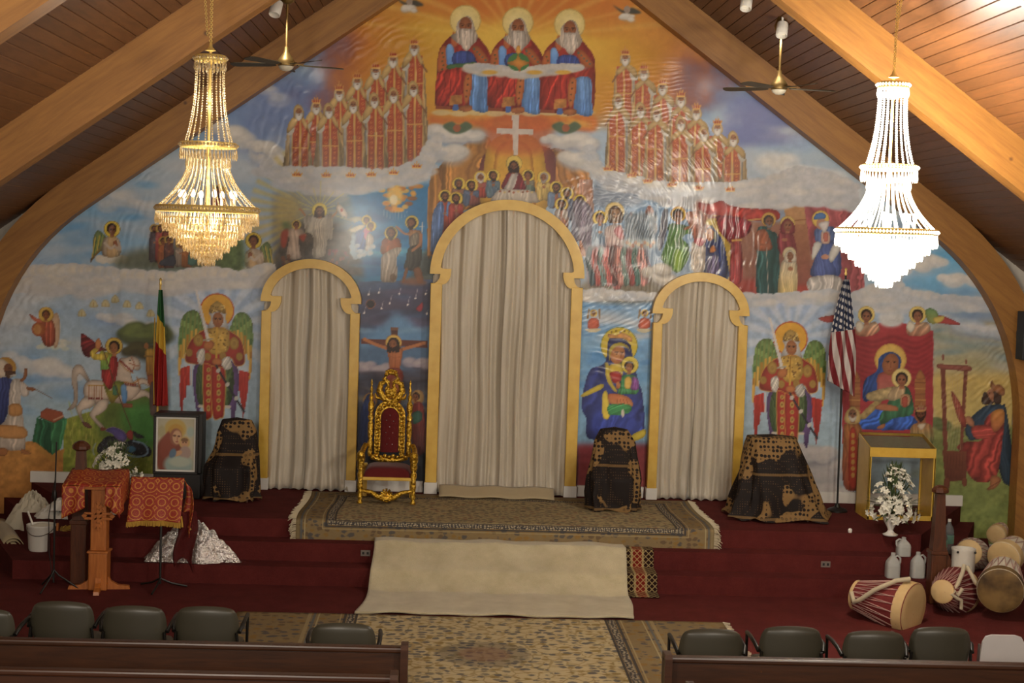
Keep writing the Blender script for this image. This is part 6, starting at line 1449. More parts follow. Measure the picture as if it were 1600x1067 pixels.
# ---------------------------------------------------------------- throne
def throne():
    c = atZ(606, 772, STZ); Y = 19.2; x = atY(606, 740, Y).x
    r = thing('throne', 'gilded high-backed throne with dark red velvet seat and back', 'throne', (x, Y, STZ)); r.scale = (1.04, 1, 1.05)
    g = M['gilt']
    for s_ in (-1, 1):
        MB().lathe([(.026, 0), (.034, .015), (.03, .04), (.022, .06), (.034, .1), (.026, .16), (.036, .22), (.03, .3), (.04, .36), (.028, .4), (.044, .44), (.04, .5), (.05, .52), (.05, .58), (.04, .61)], 14, (s_ * .315, -.28, 0)).build('front_leg', g, r, True)
        MB().bbox(s_ * .29 - .03, .24, 0, s_ * .29 + .03, .3, .42, .008).build('rear_leg', M['goldpaint'], r)
        ar = MB().tube([(s_ * .315, -.3, .58), (s_ * .32, -.2, .6), (s_ * .32, 0, .57), (s_ * .31, .18, .6), (s_ * .29, .26, .64)], [.04, .035, .03, .032, .03], 10).build('armrest', g, r, True)
        MB().ball((s_ * .315, -.31, .59), .05, 10, 8).build('arm_scroll', g, ar, True)
        MB().lathe([(.02, .5), (.034, .54), (.026, .6), (.038, .66), (.024, .7), (.034, .78), (.034, .9), (.022, .93), (.04, .98), (.02, 1.02), (.036, 1.06), (.036, 1.14), (.018, 1.18), (.028, 1.22), (.012, 1.27), (.02, 1.31), (.008, 1.36), (.014, 1.4), (.002, 1.44)], 12, (s_ * .235, .28, 0)).build('back_post', g, r, True)
    MB().bbox(-.29, -.3, .29, .29, .27, .33, .01).build('seat_rail', M['goldpaint'], r)
    def cush(u, v):
        a, b = u * 2 - 1, v * 2 - 1; e = (1 - abs(a) ** 5) * (1 - abs(b) ** 5); return (a * .285, b * .28 - .01, .33 + .12 * e ** .4)
    MB().sheet(cush, 22, 22).build('seat_cushion', M['velvet'], r, True)
    # carved apron with a central shell
    ap = MB(); ap.tube([(-.3, -.285, .17), (-.18, -.29, .15), (-.1, -.295, .1), (0, -.3, .075), (.1, -.295, .1), (.18, -.29, .15), (.3, -.285, .17)], [.022, .026, .036, .045, .036, .026, .022], 10)
    for k in range(7): a = PI * (k + .5) / 7; ap.tube([(0, -.31, .15), (.085 * math.cos(a), -.325, .12 - .07 * math.sin(a) + .0)], [.008, .02], 6)
    for k in range(5): a = PI * (k + .5) / 5; ap.tube([(0, -.31, .13), (.07 * math.cos(a), -.322, .13 + .07 * math.sin(a))], [.008, .016], 6)
    ap.build('apron', g, r, True)
    # back: arched frame with leafwork, padded panel with buttons, heart crest
    fr = []
    def bo(t, w, z0, z1, zs):
        if t < .35: k = t / .35; return (-w, z0 + (zs - z0) * k)
        if t > .65: k = (t - .65) / .35; return (w, zs - (zs - z0) * k)
        a = PI * (1 - (t - .35) / .3); return (w * math.cos(a), zs + (z1 - zs) * math.sin(a))
    o_ = [bo(i / 60, .185, .5, 1.19, 1.0) for i in range(61)]; i_ = [bo(i / 60, .112, .58, 1.1, .98) for i in range(61)]
    MB().strip(o_, i_, .245, .3).build('back_frame', g, r)
    lv = MB()
    for k in range(30):
        t = k / 29; (ax, az), (bx_, bz) = bo(t, .185, .5, 1.19, 1.0), bo(t, .112, .58, 1.1, .98); mx, mz = (ax + bx_) / 2, (az + bz) / 2
        lv.ball((mx, .24, mz), .03, 7, 5, (1, .6, 1)); lv.tube([(mx - .02, .235, mz - .015), (mx + .012, .225, mz), (mx + .02, .235, mz + .025)], [.005, .01, .004], 5)
    lv.build('leaf_carving', g, r, True)
    rail = MB().tube([(-.22, .27, .5), (-.12, .25, .47), (0, .245, .46), (.12, .25, .47), (.22, .27, .5)], .035, 8)
    for k in range(9): rail.ball((-.2 + .05 * k, .235, .5 + .015 * (k % 2)), .028, 7, 5)
    rail.build('lower_rail', g, r, True)
    def pad(u, v):
        x_ = (u * 2 - 1); t = v; w = .115 if t < .75 else .115 * math.sqrt(max(.0, 1 - ((t - .75) / .25) ** 2)); z = .56 + .55 * t
        return (x_ * w, .268 - .05 * (1 - x_ * x_) ** .5 * min(1, 6 * (1 - t)) ** .5, z)
    pd = MB().sheet(pad, 18, 28).build('back_cushion', M['velvet'], r, True)
    for k, (bx_, bz) in enumerate([(-.03, .66), (.035, .66), (0, .73), (-.045, .8), (.04, .8), (0, .87), (-.04, .95), (.045, .94), (0, 1.01)]): MB().ball((bx_, .215, bz), .006, 6, 5).build('crystal_button', M['chrome'], pd, True)
    cr = MB()
    for s_ in (-1, 1):
        cr.tube([(0, .27, 1.17), (s_ * .07, .265, 1.2), (s_ * .14, .265, 1.3), (s_ * .12, .265, 1.39), (s_ * .05, .26, 1.42), (s_ * .03, .255, 1.36), (s_ * .07, .25, 1.32)], [.03, .04, .042, .036, .03, .022, .012], 9)
        cr.tube([(s_ * .03, .26, 1.22), (s_ * .045, .245, 1.3), (s_ * .03, .26, 1.36)], [.02, .03, .014], 8); cr.tube([(s_ * .02, .265, 1.4), (s_ * .09, .265, 1.45), (s_ * .055, .26, 1.5)], [.02, .028, .01], 8)
        cr.tube([(s_ * .1, .27, 1.2), (s_ * .17, .27, 1.22), (s_ * .19, .27, 1.27)], [.02, .022, .008], 7)
    for k in range(4): cr.ball((-.06 + .04 * k, .255, 1.5 + .02 * (k in (1, 2))), .026, 8, 6)
    cr.ball((0, .25, 1.28), .05, 10, 8, (1, .5, 1.2)); cr.tube([(-.07, .26, 1.53), (0, .255, 1.555), (.07, .26, 1.53)], .018, 7); cr.build('heart_crest', g, r, True)
throne()

# ---------------------------------------------------------------- chairs under cover cloths
def covered(px0, px1, pyt, pyb, Y, label, prof, seed, depth=.5):
    """prof: list of (height fraction, half width fraction, depth fraction, x shift, y shift)"""
    b = atY((px0 + px1) / 2, pyb, Y); x0 = atY(px0, pyb, Y).x; x1 = atY(px1, pyb, Y).x; H = atY((px0 + px1) / 2, pyt, Y).z - STZ
    r = thing('covered_chair', label, 'covered chair', ((x0 + x1) / 2, Y, STZ), 0, 'chairs wrapped in patterned cloths')
    hw = (x1 - x0) / 2; q = random.Random(seed); ph = [q.random() * 6.28 for _ in range(8)]
    hs = [p[0] for p in prof]
    def lerp(t, k): return float(np.interp(t, hs, [p[k] for p in prof]))
    def fn(u, v):
        v2 = min(v / .88, 1.); t = v2; a = 2 * PI * u
        cl = 1 if v < .88 else math.sqrt(max(0, 1 - ((v - .88) / .12) ** 2)) if v < 1 else 0
        ca, sa = math.cos(a), math.sin(a); e = .62
        cx_, sy = math.copysign(abs(ca) ** e, ca), math.copysign(abs(sa) ** e, sa)
        fold = 1 + (1 - t) * .1 * (math.sin(7 * a + ph[0] + 2 * t) + .6 * math.sin(13 * a + ph[1] - 3 * t)) + .035 * math.sin(5 * a + 6 * t + ph[2]) + .02 * math.sin(17 * a + 9 * t + ph[3])
        if t < .04: fold *= 1.05
        w = lerp(t, 1) * hw * fold * cl; d = lerp(t, 2) * depth / 2 * fold * cl
        z = H * t * .97 + (.03 * H * (1 - cl) if v > .88 else 0) + .012 + .02 * (1 - t) ** 3 * (1 + math.sin(9 * a + ph[4]))
        return (lerp(t, 3) * hw + cx_ * w, lerp(t, 4) * depth + sy * d, z)
    MB().sheet(fn, 72, 40, closed=True).build('cover', M['cover'], r, True)
    for sx in (-1, 1):
        for sy in (-1, 1): MB().tube([(sx * hw * .62, sy * depth * .3, 0), (sx * hw * .6, sy * depth * .28, .3)], .018, 8).build('leg', M['darkwood'], r)
    return r
covered(322, 404, 655, 768, 19.0, 'chair under dark brown patterned cloth left of the left doorway, behind the framed icon', [(0, .95, .95, 0, 0), (.25, 1., 1., 0, 0), (.42, .98, .98, 0, 0), (.6, .86, .62, .08, .16), (.85, .74, .4, .08, .24), (1, .55, .25, .06, .26)], 3)
covered(915, 1000, 670, 785, 18.95, 'chair under patterned cloth between the tall doorway and the right doorway', [(0, .86, .95, 0, 0), (.2, .98, 1., 0, 0), (.4, .98, .98, 0, 0), (.6, .86, .66, .02, .16), (.85, .74, .42, .03, .24), (1, .5, .25, 0, .26)], 5)
covered(1140, 1284, 681, 797, 18.7, 'wide chair under patterned cloth right of the right doorway, cloth trailing to the right', [(0, 1.02, 1.1, .03, 0), (.08, .97, 1.05, .02, 0), (.3, .86, 1., -.02, 0), (.6, .72, .9, -.06, .05), (.85, .6, .7, -.1, .1), (1, .52, .5, -.12, .12)], 8, .7)

# ---------------------------------------------------------------- rugs
def uvsheet(name, fn, uvf, nu, nv, mat, solid=.012):
    mb = MB().sheet(fn, nu, nv); me = bpy.data.meshes.new(name); me.from_pydata(mb.v, [], mb.f)
    uvl = me.uv_layers.new(name='UVMap'); uvs = [uvf(i / (nu - 1), j / (nv - 1)) for i in range(nu) for j in range(nv)]
    for l in me.loops: uvl.data[l.index].uv = uvs[l.vertex_index]
    me.polygons.foreach_set('use_smooth', [True] * len(me.polygons)); me.update(); me.materials.append(mat)
    o = bpy.data.objects.new(name, me); COL.objects.link(o)
    if solid: md = o.modifiers.new('thick', 'SOLIDIFY'); md.thickness = solid; md.offset = 1
    return o
xl, xr = -2.5, 2.37
def rug_fn(u, v):
    # v=0 back edge, v=1 hanging front edge; drapes a little over the first riser
    x = xl + (xr - xl) * u; x += .02 * math.sin(7 * v + 3 * u)
    L_ = 2.3; s = v * L_; flat = 1.93
    yb = 19.72
    if s < flat: return (x, yb - s, STZ + .014 + .004 * math.sin(13 * u + 9 * v))
    k = s - flat; th = min(k / .06, 1) * PI / 2
    return (x + .03 * (u - .5) * k / .3, yb - flat - .04 * math.sin(th) - .02 - max(0, k - .06) * .1, STZ + .012 - .03 * (1 - math.cos(th)) - max(0, k - .06) * .95)
ru = thing('stage_rug', 'large beige and blue-grey floral rug with pale fringe on the stage, hanging over its edge', 'rug')
o = uvsheet('pile', rug_fn, lambda u, v: ((u - .5) * 4.88, (v - .5) * 3.0 * 1.0), 60, 90, M['rug_stage']); o.parent = ru
for sgn in (0, 1):
    m_ = MB()
    for k in range(150):
        v = (k + rnd.random() * .8) / 150; p = Vector(rug_fn(sgn, v)); d = (1 if sgn else -1) * (.05 + .05 * rnd.random())
        zf = STZ + .01 if v < .8 else p.z - .015
        m_.tube([p, (p.x + d * .6, p.y - .01 + .02 * rnd.random(), (p.z + zf) / 2), (p.x + d, p.y - .03 * rnd.random(), zf - (.02 if v > .83 else 0))], [.008, .007, .004], 4)
    m_.build('fringe', M['fringe'], ru, kind='stuff')
# white shaggy runner over the steps
A0, A1 = atZ(584, 846, .5), atZ(976, 856, .5)
wx0, wx1 = atY(584, 845, 17.5).x, atY(976, 855, 17.5).x; fx0, fx1 = atZ(556, 958, 0).x, atZ(993, 970, 0).x; fy = (atZ(556, 958, 0).y + atZ(993, 970, 0).y) / 2
def runner(u, v):
    st = [(17.72, .46), (17.46, .47), (17.40, .40), (17.22, .28), (17.1, .22), (16.98, .1), (16.86, .03), (fy, .025)]
    d = [0]
    for i in range(1, len(st)): d.append(d[-1] + math.hypot(st[i][0] - st[i - 1][0], st[i][1] - st[i - 1][1]))
    t = v * d[-1]; y = float(np.interp(t, d, [p[0] for p in st])); z = float(np.interp(t, d, [p[1] for p in st]))
    k = max(0, (17.1 - y) / (17.1 - fy)); a = wx0 + (fx0 - wx0) * k ** 1.3; b = wx1 + (fx1 - wx1) * k ** 1.1
    return (a + (b - a) * u + .012 * math.sin(11 * v), y, z + .008 + .006 * math.sin(17 * u + 5 * v) + .006 * math.sin(31 * u - 9 * v))
o = uvsheet('shaggy_runner', runner, lambda u, v: (u * 3, v * 1.5), 90, 70, M['shag'], .022); tag(o, 'cream white shaggy runner laid down the steps in the middle', 'rug')
sx0, sx1 = atY(968, 860, 17.45).x, atY(1021, 862, 17.45).x
def strip(u, v):
    st = [(17.62, .445), (17.46, .44), (17.44, .24), (17.16, .225), (17.14, .02), (16.94, .012)]
    d = [0]
    for i in range(1, len(st)): d.append(d[-1] + math.hypot(st[i][0] - st[i - 1][0], st[i][1] - st[i - 1][1]))
    t = v * d[-1]; y = float(np.interp(t, d, [p[0] for p in st])); z = float(np.interp(t, d, [p[1] for p in st]))
    return (sx0 + (sx1 - sx0) * u + .02 * v, y, z + .008)
o = uvsheet('patterned_strip_rug', strip, lambda u, v: (u * .42, v * 1.1), 24, 60, M['rug_strip'], .008); tag(o, 'narrow dark red and tan patterned rug showing at the right edge of the white runner', 'rug')
# rug on the nave floor between the chair rows
ax0, ax1 = atZ(372, 955, 0).x, atZ(1130, 976, 0).x; ay = (atZ(372, 955, 0).y + atZ(1130, 976, 0).y) / 2
o = uvsheet('pile', lambda u, v: (ax0 + (ax1 - ax0) * u, ay - 5.2 * v + .0, .012 + .003 * math.sin(9 * u + 7 * v)), lambda u, v: ((u - .5) * (ax1 - ax0) * .9, (v - .28) * 5.2), 60, 80, M['rug_aisle'], .01)
ar = thing('aisle_rug', 'large beige floral rug with a dark medallion on the floor between the chair rows', 'rug'); o.parent = ar
m_ = MB()
for k in range(170):
    y = ay - 5.2 * (k + rnd.random()) / 170; m_.tube([(ax1, y, .016), (ax1 + .04 + .04 * rnd.random(), y + .02 * rnd.random(), .008)], .004, 4)
m_.build('fringe', M['fringe'], ar, kind='stuff')
p0, p1 = atZ(686, 771, STZ), atZ(863, 776, STZ)
o = MB().sheet(lambda u, v: (p0.x + (p1.x - p0.x) * u, 19.78 - .3 * v, STZ + .03 + .008 * math.sin(17 * u) + .1 * (1 - v)), 30, 8).build('floor_cloth', M['rugback'], None, True, solid=.012); tag(o, 'folded beige cloth lying along the foot of the tall doorway curtain', 'cloth')
# ---------------------------------------------------------------- flags on poles
def flag(px_top, py_top, px_bot, py_bot, Y, label, kind):
    b = atY(px_bot, py_bot, Y); t = atY(px_top, py_top, Y); H = t.z - STZ
    r = thing('flag_on_pole', label, 'flag', (b.x, Y, STZ), 0, 'flags standing by the end wall')
    lx = t.x - b.x
    MB().tube([(0, 0, .05), (lx * .985, 0, H - .1)], .013, 10).build('pole', M['goldpaint'] if kind == 'tri' else M['black'], r, True)
    MB().lathe([(.13, 0), (.13, .02), (.1, .04), (.04, .06), (.025, .1)], 24).build('base', M['black'], r, True)
    MB().lathe([(.012, H - .1), (.02, H - .08), (.012, H - .05), (.02, H - .02), (.004, H)], 12, (lx, 0, 0)).build('finial', M['gold'], r, True)
    g = G('flag_' + kind, .6, 0, .3); v = g.co('UV'); s_, t_, _ = g.sep(v)
    if kind == 'tri':
        k = g.ma('ADD', t_, g.ma('MULTIPLY', s_, -.12)); g.col(g.ramp(k, [(0, '#2c5a34'), (.2, '#c2a03a'), (.44, '#8e1e1c')], 'CONSTANT'))
    else:
        k = g.ma('ADD', t_, g.ma('MULTIPLY', s_, .14)); stripe = g.ma('GREATER_THAN', g.ma('FRACT', g.ma('ADD', g.ma('MULTIPLY', s_, 2.7), g.ma('MULTIPLY', t_, -2.1))), .5)
        st = g.vor(g.comb(g.ma('MULTIPLY', s_, .36), t_, 0.), 17., rnd_=.0); star = g.ramp(st, [(.26, 1.), (.34, 0.)])
        g.col(g.mix(g.ma('GREATER_THAN', k, .5), g.mix(star, '#232a40', '#b9b4b0'), g.mix(stripe, '#b3aaa4', '#6e2026')))
    z0, z1 = (H - .15, H - (1.62 if kind == 'tri' else 1.5))
    def fn(u, v):
        w = (.05 + .12 * v ** .8 if kind == 'tri' else .07 + .3 * math.sin(min(1, v * 1.2) * PI * .56))
        sx = 1 if kind == 'tri' else -1
        lean = lx * (1 - (H - (z0 + (z1 - z0) * v)) / H)
        x = lean + (u - .3) * w * 1.05 if kind == 'tri' else lean + (.12 + -u) * w * .0 + (u - .52) * w
        zz = z0 + (z1 - z0) * v + (.0 if kind == 'tri' else -.14 * u * min(1, v * 3) + .1 * (1 - u) * max(0, v - .85) * 4)
        y = -.035 - .03 * math.sin(u * 15 + 3 * v) * (.4 + v) - .02 * math.sin(u * 7 - 2 * v)
        return (x, y, zz)
    o = uvsheet('cloth', fn, lambda u, v: (u, v), 50, 70, g.m, .003); o.parent = r
    if kind == 'tri':
        m_ = MB().tube([(lx * .9 - .05, -.06, H - .5), (lx * .6 - .055, -.05, H - 1.1), (-.03, -.05, H - 1.6)], .008, 6); m_.build('gold_cord', M['goldfringe'], r, True)
    return r
flag(251, 434, 243, 770, 19.55, 'green, yellow and red flag hanging from a pole beside the painted angel on the left', 'tri')
flag(1322, 418, 1308, 795, 19.3, 'stars and stripes flag hanging from a dark pole beside the display case', 'stripes')

# ---------------------------------------------------------------- framed icon on its black stand
def icon():
    b = atZ(272, 792, STZ); Y = 18.95; x0, x1 = atY(239, 700, Y).x, atY(309, 700, Y).x; zt = atY(272, 648, Y).z - STZ; zb = atY(272, 741, Y).z - STZ
    w = (x1 - x0) / 2; r = thing('framed_icon', 'framed picture of a mother and child standing on a black cabinet', 'framed picture', ((x0 + x1) / 2, Y, STZ))
    MB().bbox(-w * .98, .02, 0, w * 1.12, .42, zb, .012).build('cabinet', M['blackpaint'], r)
    MB().bbox(-w * 1.0, .08, zb, w * 1.14, .38, zt + .01, .012).build('backing_box', M['blackpaint'], r)
    t = .03
    for a in ((-w, 0, zb, w, .05, zb + t), (-w, 0, zt - t, w, .05, zt), (-w, 0, zb + t, -w + t, .05, zt - t), (w - t, 0, zb + t, w, .05, zt - t)): MB().bbox(*a, .006).build('frame_bar', M['blackpaint'], r)
    MB().box(-w + t, .03, zb + t, w - t, .06, zt - t).build('mat_board', M['white'], r)
    # picture: one small sheet with the colours of the print on a fine grid
    pw, phh = w - t - .022, (zt - zb) / 2 - t - .022; zc = (zt + zb) / 2; n, m2 = 84, 112
    U, V = np.meshgrid(np.linspace(0, 1, n), np.linspace(0, 1, m2)); Cc = np.zeros((m2, n, 3)) + hx('#a09a86')
    def el(cx, cy, rx, ry, c, soft=.12, rot=0):
        a = math.radians(rot); x_, y_ = U - cx, (V - cy) * 1.33; xr_, yr_ = x_ * math.cos(a) + y_ * math.sin(a), -x_ * math.sin(a) + y_ * math.cos(a)
        d = np.sqrt((xr_ / rx) ** 2 + (yr_ / (ry * 1.33)) ** 2); k = np.clip((1 - d) / soft + .5, 0, 1)[..., None]; Cc[:] = Cc * (1 - k) + hx(c) * k
    el(.5, .5, .7, .6, '#b3ab92', .8); el(.48, .2, .3, .2, '#b39a58', .2); el(.9, .25, .1, .1, '#9aa69c', .5); el(.1, .25, .1, .12, '#a39a78', .5)
    el(.36, .72, .42, .42, '#7c4436', .15); el(.3, .5, .2, .3, '#84483a', .2, 20); el(.58, .9, .4, .22, '#8fa09a', .3); el(.5, .22, .2, .12, '#b08a44', .3)
    el(.5, .36, .17, .17, '#8a5a48', .2); el(.53, .36, .125, .135, '#c09a78', .25); el(.46, .33, .05, .02, '#6a4a3a', .6); el(.58, .34, .04, .018, '#6a4a3a', .6); el(.54, .4, .02, .05, '#a87a5c', .8); el(.53, .45, .045, .012, '#94504a', .6)
    el(.74, .46, .15, .12, '#b89c64', .25); el(.74, .47, .1, .085, '#b98e6c', .25); el(.74, .41, .1, .04, '#7a5a40', .4); el(.7, .46, .02, .012, '#5a3c30', .6); el(.78, .46, .02, .012, '#5a3c30', .6)
    el(.76, .66, .16, .13, '#a08a80', .3); el(.55, .68, .14, .05, '#bd9470', .3, -25); el(.42, .68, .09, .1, '#5f7488', .4, 20); el(.62, .84, .3, .1, '#a9b0a0', .4)
    v = [(-pw + 2 * pw * U[j, i], .026, zc + phh - 2 * phh * V[j, i]) for j in range(m2) for i in range(n)]; f = [(j * n + i, (j + 1) * n + i, (j + 1) * n + i + 1, j * n + i + 1) for j in range(m2 - 1) for i in range(n - 1)]
    me = bpy.data.meshes.new('picture'); me.from_pydata(v, [], f); at = me.attributes.new('print', 'FLOAT_COLOR', 'POINT'); at.data.foreach_set('color', np.concatenate([srgb2lin(Cc.reshape(-1, 3)), np.ones((n * m2, 1))], 1).astype(np.float32).ravel()); me.update()
    g = G('icon_print', .3); a = g.n('Attribute', attribute_name='print'); g.col(a.outputs['Color']); me.materials.append(g.m); o = bpy.data.objects.new('picture', me); COL.objects.link(o); o.parent = r
icon()

# ---------------------------------------------------------------- wooden lectern, cloth covered stands
def lectern():
    p = atY(155, 905, 16.8); r = thing('lectern', 'carved oak lectern with a woven cross and a red brocade cloth on top', 'lectern', (p.x, p.y, 0)); S = p.y / FPX
    H = (908 - 745) * S
    def leg(a):
        m_ = MB().prism([(.07, .16), (.1, .14), (.13, .09), (.2, .05), (.32, .035), (.33, 0), (.06, 0)], -.03, .03).xf(Matrix.Rotation(a, 4, 'Z')); m_.build('foot', M['oak'], r)
    for a in (0, PI / 2, PI, -PI / 2): leg(a + .12)
    MB().bbox(-.1, -.1, 0, .1, .1, H * .36, .012).build('pedestal', M['oak'], r)
    MB().bbox(-.115, -.115, H * .36, .115, .115, H * .38, .006).build('moulding', M['oak'], r)
    MB().bbox(-.085, -.085, H * .38, .085, .085, H, .012).build('post', M['oak'], r)
    # woven cross carved on the front
    zc = H * .72; cr = MB()
    for s_ in (-1, 1):
        cr.box(s_ * .028 - .012, -.1, zc - .14, s_ * .028 + .012, -.085, zc + .14); cr.box(-.15, -.1, zc + s_ * .028 - .012, .15, -.085, zc + s_ * .028 + .012)
    for k in range(5):
        for s_ in (-1, 1): cr.add(*(lambda c: ([(c[0] - .035, -.108, c[1] - .012), (c[0] - .02, -.108, c[1] - .03), (c[0] + .035, -.108, c[1] + .012), (c[0] + .02, -.108, c[1] + .03), (c[0] - .035, -.09, c[1] - .012), (c[0] - .02, -.09, c[1] - .03), (c[0] + .035, -.09, c[1] + .012), (c[0] + .02, -.09, c[1] + .03)], [(0, 1, 2, 3), (4, 7, 6, 5), (0, 4, 5, 1), (1, 5, 6, 2), (2, 6, 7, 3), (3, 7, 4, 0)]))((s_ * .02, zc - .1 + .05 * k)))
    for c in ((-.15, 0), (.15, 0), (0, .14), (0, -.14)): cr.add(*(lambda x, z: ([(x - .03, -.1, z), (x, -.1, z - .03), (x + .03, -.1, z), (x, -.1, z + .03), (x - .03, -.085, z), (x, -.085, z - .03), (x + .03, -.085, z), (x, -.085, z + .03)], [(0, 1, 2, 3), (0, 4, 5, 1), (1, 5, 6, 2), (2, 6, 7, 3), (3, 7, 4, 0)]))(c[0], zc + c[1]))
    cr.build('woven_cross', M['oak'], r)
    MB().add([(-.36, -.16, H - .02), (.24, -.16, H - .02), (.24, .26, H + .1), (-.36, .26, H + .1), (-.36, -.16, H + .01), (.24, -.16, H + .01), (.24, .26, H + .13), (-.36, .26, H + .13)], [(0, 3, 2, 1), (4, 5, 6, 7), (0, 1, 5, 4), (1, 2, 6, 5), (2, 3, 7, 6), (3, 0, 4, 7)]).build('desk_board', M['oak'], r)
    # brocade: over the board, hanging on the left and the right of the post
    def top(u, v): return (-.37 + .62 * u, -.18 + .45 * v, H + .02 + .12 * v + .01 * math.sin(9 * u))
    c = MB().sheet(top, 24, 10); 
    c.sheet(lambda u, v: (-.37 + .24 * u, -.185 - .02 * math.sin(9 * u + 2 * v) * v, H + .02 - (.36 - .12 * u) * v), 18, 14)
    c.sheet(lambda u, v: (.09 + .16 * u, -.185 - .02 * math.sin(11 * u + 2 * v) * v, H + .02 - (.2 + .14 * u) * v), 14, 12)
    c.sheet(lambda u, v: (-.372 - .015 * math.sin(8 * u) * v, -.18 + .45 * u, H + .02 + .12 * u - .34 * v), 14, 12); c.sheet(lambda u, v: (.252 + .015 * math.sin(8 * u) * v, -.18 + .45 * u, H + .02 + .12 * u - .3 * v), 14, 12)
    c.build('brocade_cloth', M['brocade'], r, True, solid=.006)
lectern()
def music_stand():
    p = atY(250, 913, 16.85); r = thing('music_stand', 'black music stand draped with a gold-fringed red brocade cloth', 'music stand', (p.x, p.y, 0)); S = p.y / FPX
    zt = (913 - 742) * S; zb = (913 - 800) * S; xa, xb = (200 - 250) * S, (280 - 250) * S
    MB().tube([(0, 0, .06), (0, 0, zb - .02), (0, .05, zb + .1)], .014, 8).build('pole', M['black'], r, True)
    for a in (.4, 2.5, 4.6): MB().tube([(0, 0, .12), (.12 * math.cos(a), .12 * math.sin(a), .06), (.3 * math.cos(a), .3 * math.sin(a), .012)], .012, 6).build('leg', M['black'], r, True)
    MB().add([(xa, -.02, zb + .02), (xb, -.02, zb + .02), (xb, .18, zt), (xa, .18, zt), (xa, -.01, zb + .02), (xb, -.01, zb + .02), (xb, .19, zt), (xa, .19, zt)], [(0, 1, 2, 3), (7, 6, 5, 4), (0, 4, 5, 1), (1, 5, 6, 2), (2, 6, 7, 3), (3, 7, 4, 0)]).build('desk', M['black'], r)
    def fn(u, v): return (xa - .01 + (xb - xa + .02) * u, .15 - .21 * v - .012 * math.sin(14 * u + 1) * v ** 2, zt + .015 - (zt - zb + .06) * v + .02 * math.sin(3 * u) * v)
    cl = MB().sheet(fn, 30, 24).build('brocade_cloth', M['brocade'], r, True, solid=.006)
    m_ = MB()
    for k in range(64): u = k / 63; q = fn(u, 1); m_.tube([q, (q[0] + .004 * rnd.uniform(-1, 1), q[1] - .004, q[2] - .05 - .012 * rnd.random())], .005, 4)
    m_.build('fringe', M['goldfringe'], cl, kind='stuff')
    sd = MB().sheet(lambda u, v: (xb + .01 + .1 * u + .02 * math.sin(5 * v), .16 - .1 * u - .02 * math.sin(7 * u), zt - .01 - .1 * u - (.42 + .1 * u) * v), 14, 18).build('side_drape', M['brocade'], r, True, solid=.006)
    m_ = MB().tube([(xb + .02, .12, zt - .42), (xb + .06, .1, zt - .5), (xb + .1, .08, zt - .55)], .012, 5).tube([(xb + .0, .02, zb + .02), (xb + .02, .0, zb - .1)], .014, 5); m_.build('tassel', M['goldfringe'], sd)
    MB().sheet(lambda u, v: (xb - .06 + .2 * u + .03 * math.sin(6 * v), .1 - .05 * math.sin(5 * u + v), zb + .06 - (.62 - .1 * math.sin(4 * u)) * v), 16, 20).build('hanging_scarf', M['chiffon'], r, True, solid=.003)
music_stand()
def mic_stand():
    p = atY(84, 895, 16.7); r = thing('microphone_stand', 'thin black microphone stand left of the oak lectern', 'microphone stand', (p.x, p.y, 0)); S = p.y / FPX
    MB().tube([(0, 0, .08), (.0, 0, 1.05)], .011, 8).build('lower_tube', M['black'], r, True); MB().tube([(0, 0, 1.0), (.01, 0, 1.62)], .008, 8).build('upper_tube', M['black'], r, True)
    MB().lathe([(.018, .98), (.022, 1.0), (.022, 1.06), (.014, 1.09)], 12).build('clutch', M['black'], r, True)
    for a in (.2, 2.3, 4.4): MB().tube([(0, 0, .22), (.05 * math.cos(a), .05 * math.sin(a), .16), (.26 * math.cos(a), .26 * math.sin(a), .012)], .01, 6).build('leg', M['black'], r, True)
    MB().tube([(0, 0, 1.2), (-.02, 0, 1.1), (-.06, -.01, .8), (-.05, -.01, .4), (.0, -.02, .1)], .005, 5).build('cable', M['black'], r, True)
mic_stand()
def newel(px, base_y, top_y, z0, label, rail):
    p = atY(px, base_y, 17.06); S = p.y / FPX; H = (base_y - top_y) * S
    r = thing('newel_post', label, 'post', (p.x, p.y, z0), 0, 'dark wooden newel posts at the stage corners'); w = .075
    MB().bbox(-w * 1.15, -w * 1.15, 0, w * 1.15, w * 1.15, H * .42, .012).build('base_block', M['darkwood'], r)
    MB().bbox(-w * 1.3, -w * 1.3, H * .42, w * 1.3, w * 1.3, H * .45, .008).build('moulding', M['darkwood'], r)
    MB().add([(-w, -w, H * .45), (w, -w, H * .45), (w, w, H * .45), (-w, w, H * .45), (-w * .62, -w * .62, H * .93), (w * .62, -w * .62, H * .93), (w * .62, w * .62, H * .93), (-w * .62, w * .62, H * .93)], [(0, 3, 2, 1), (4, 5, 6, 7), (0, 1, 5, 4), (1, 2, 6, 5), (2, 3, 7, 6), (3, 0, 4, 7)]).build('shaft', M['darkwood'], r)
    MB().lathe([(.06, H * .93), (.1, H * .945), (.1, H * .965), (.075, H * .985), (.03, H)], 8).build('cap', M['darkwood'], r)
    for k in range(3): MB().box(-w * .7 + .05 * k, -w * 1.17, .05, -w * .7 + .05 * k + .012, -w * 1.13, H * .4).build('flute', M['darkwood'], r)
    if rail:
        MB().prism([(w, H * .3), (w, H * .5), (w + .04, H * .42), (w + .1, H * .34), (w + .14, H * .28), (w + .14, 0), (w, 0)], -.05, .05).build('curb', M['darkwood'], r)
newel(124, 900, 676, 0, 'dark wooden newel post behind the oak lectern', False)
newel(1462, 912, 722, 0, 'dark wooden newel post beside the flower stand, right end of the steps', True)

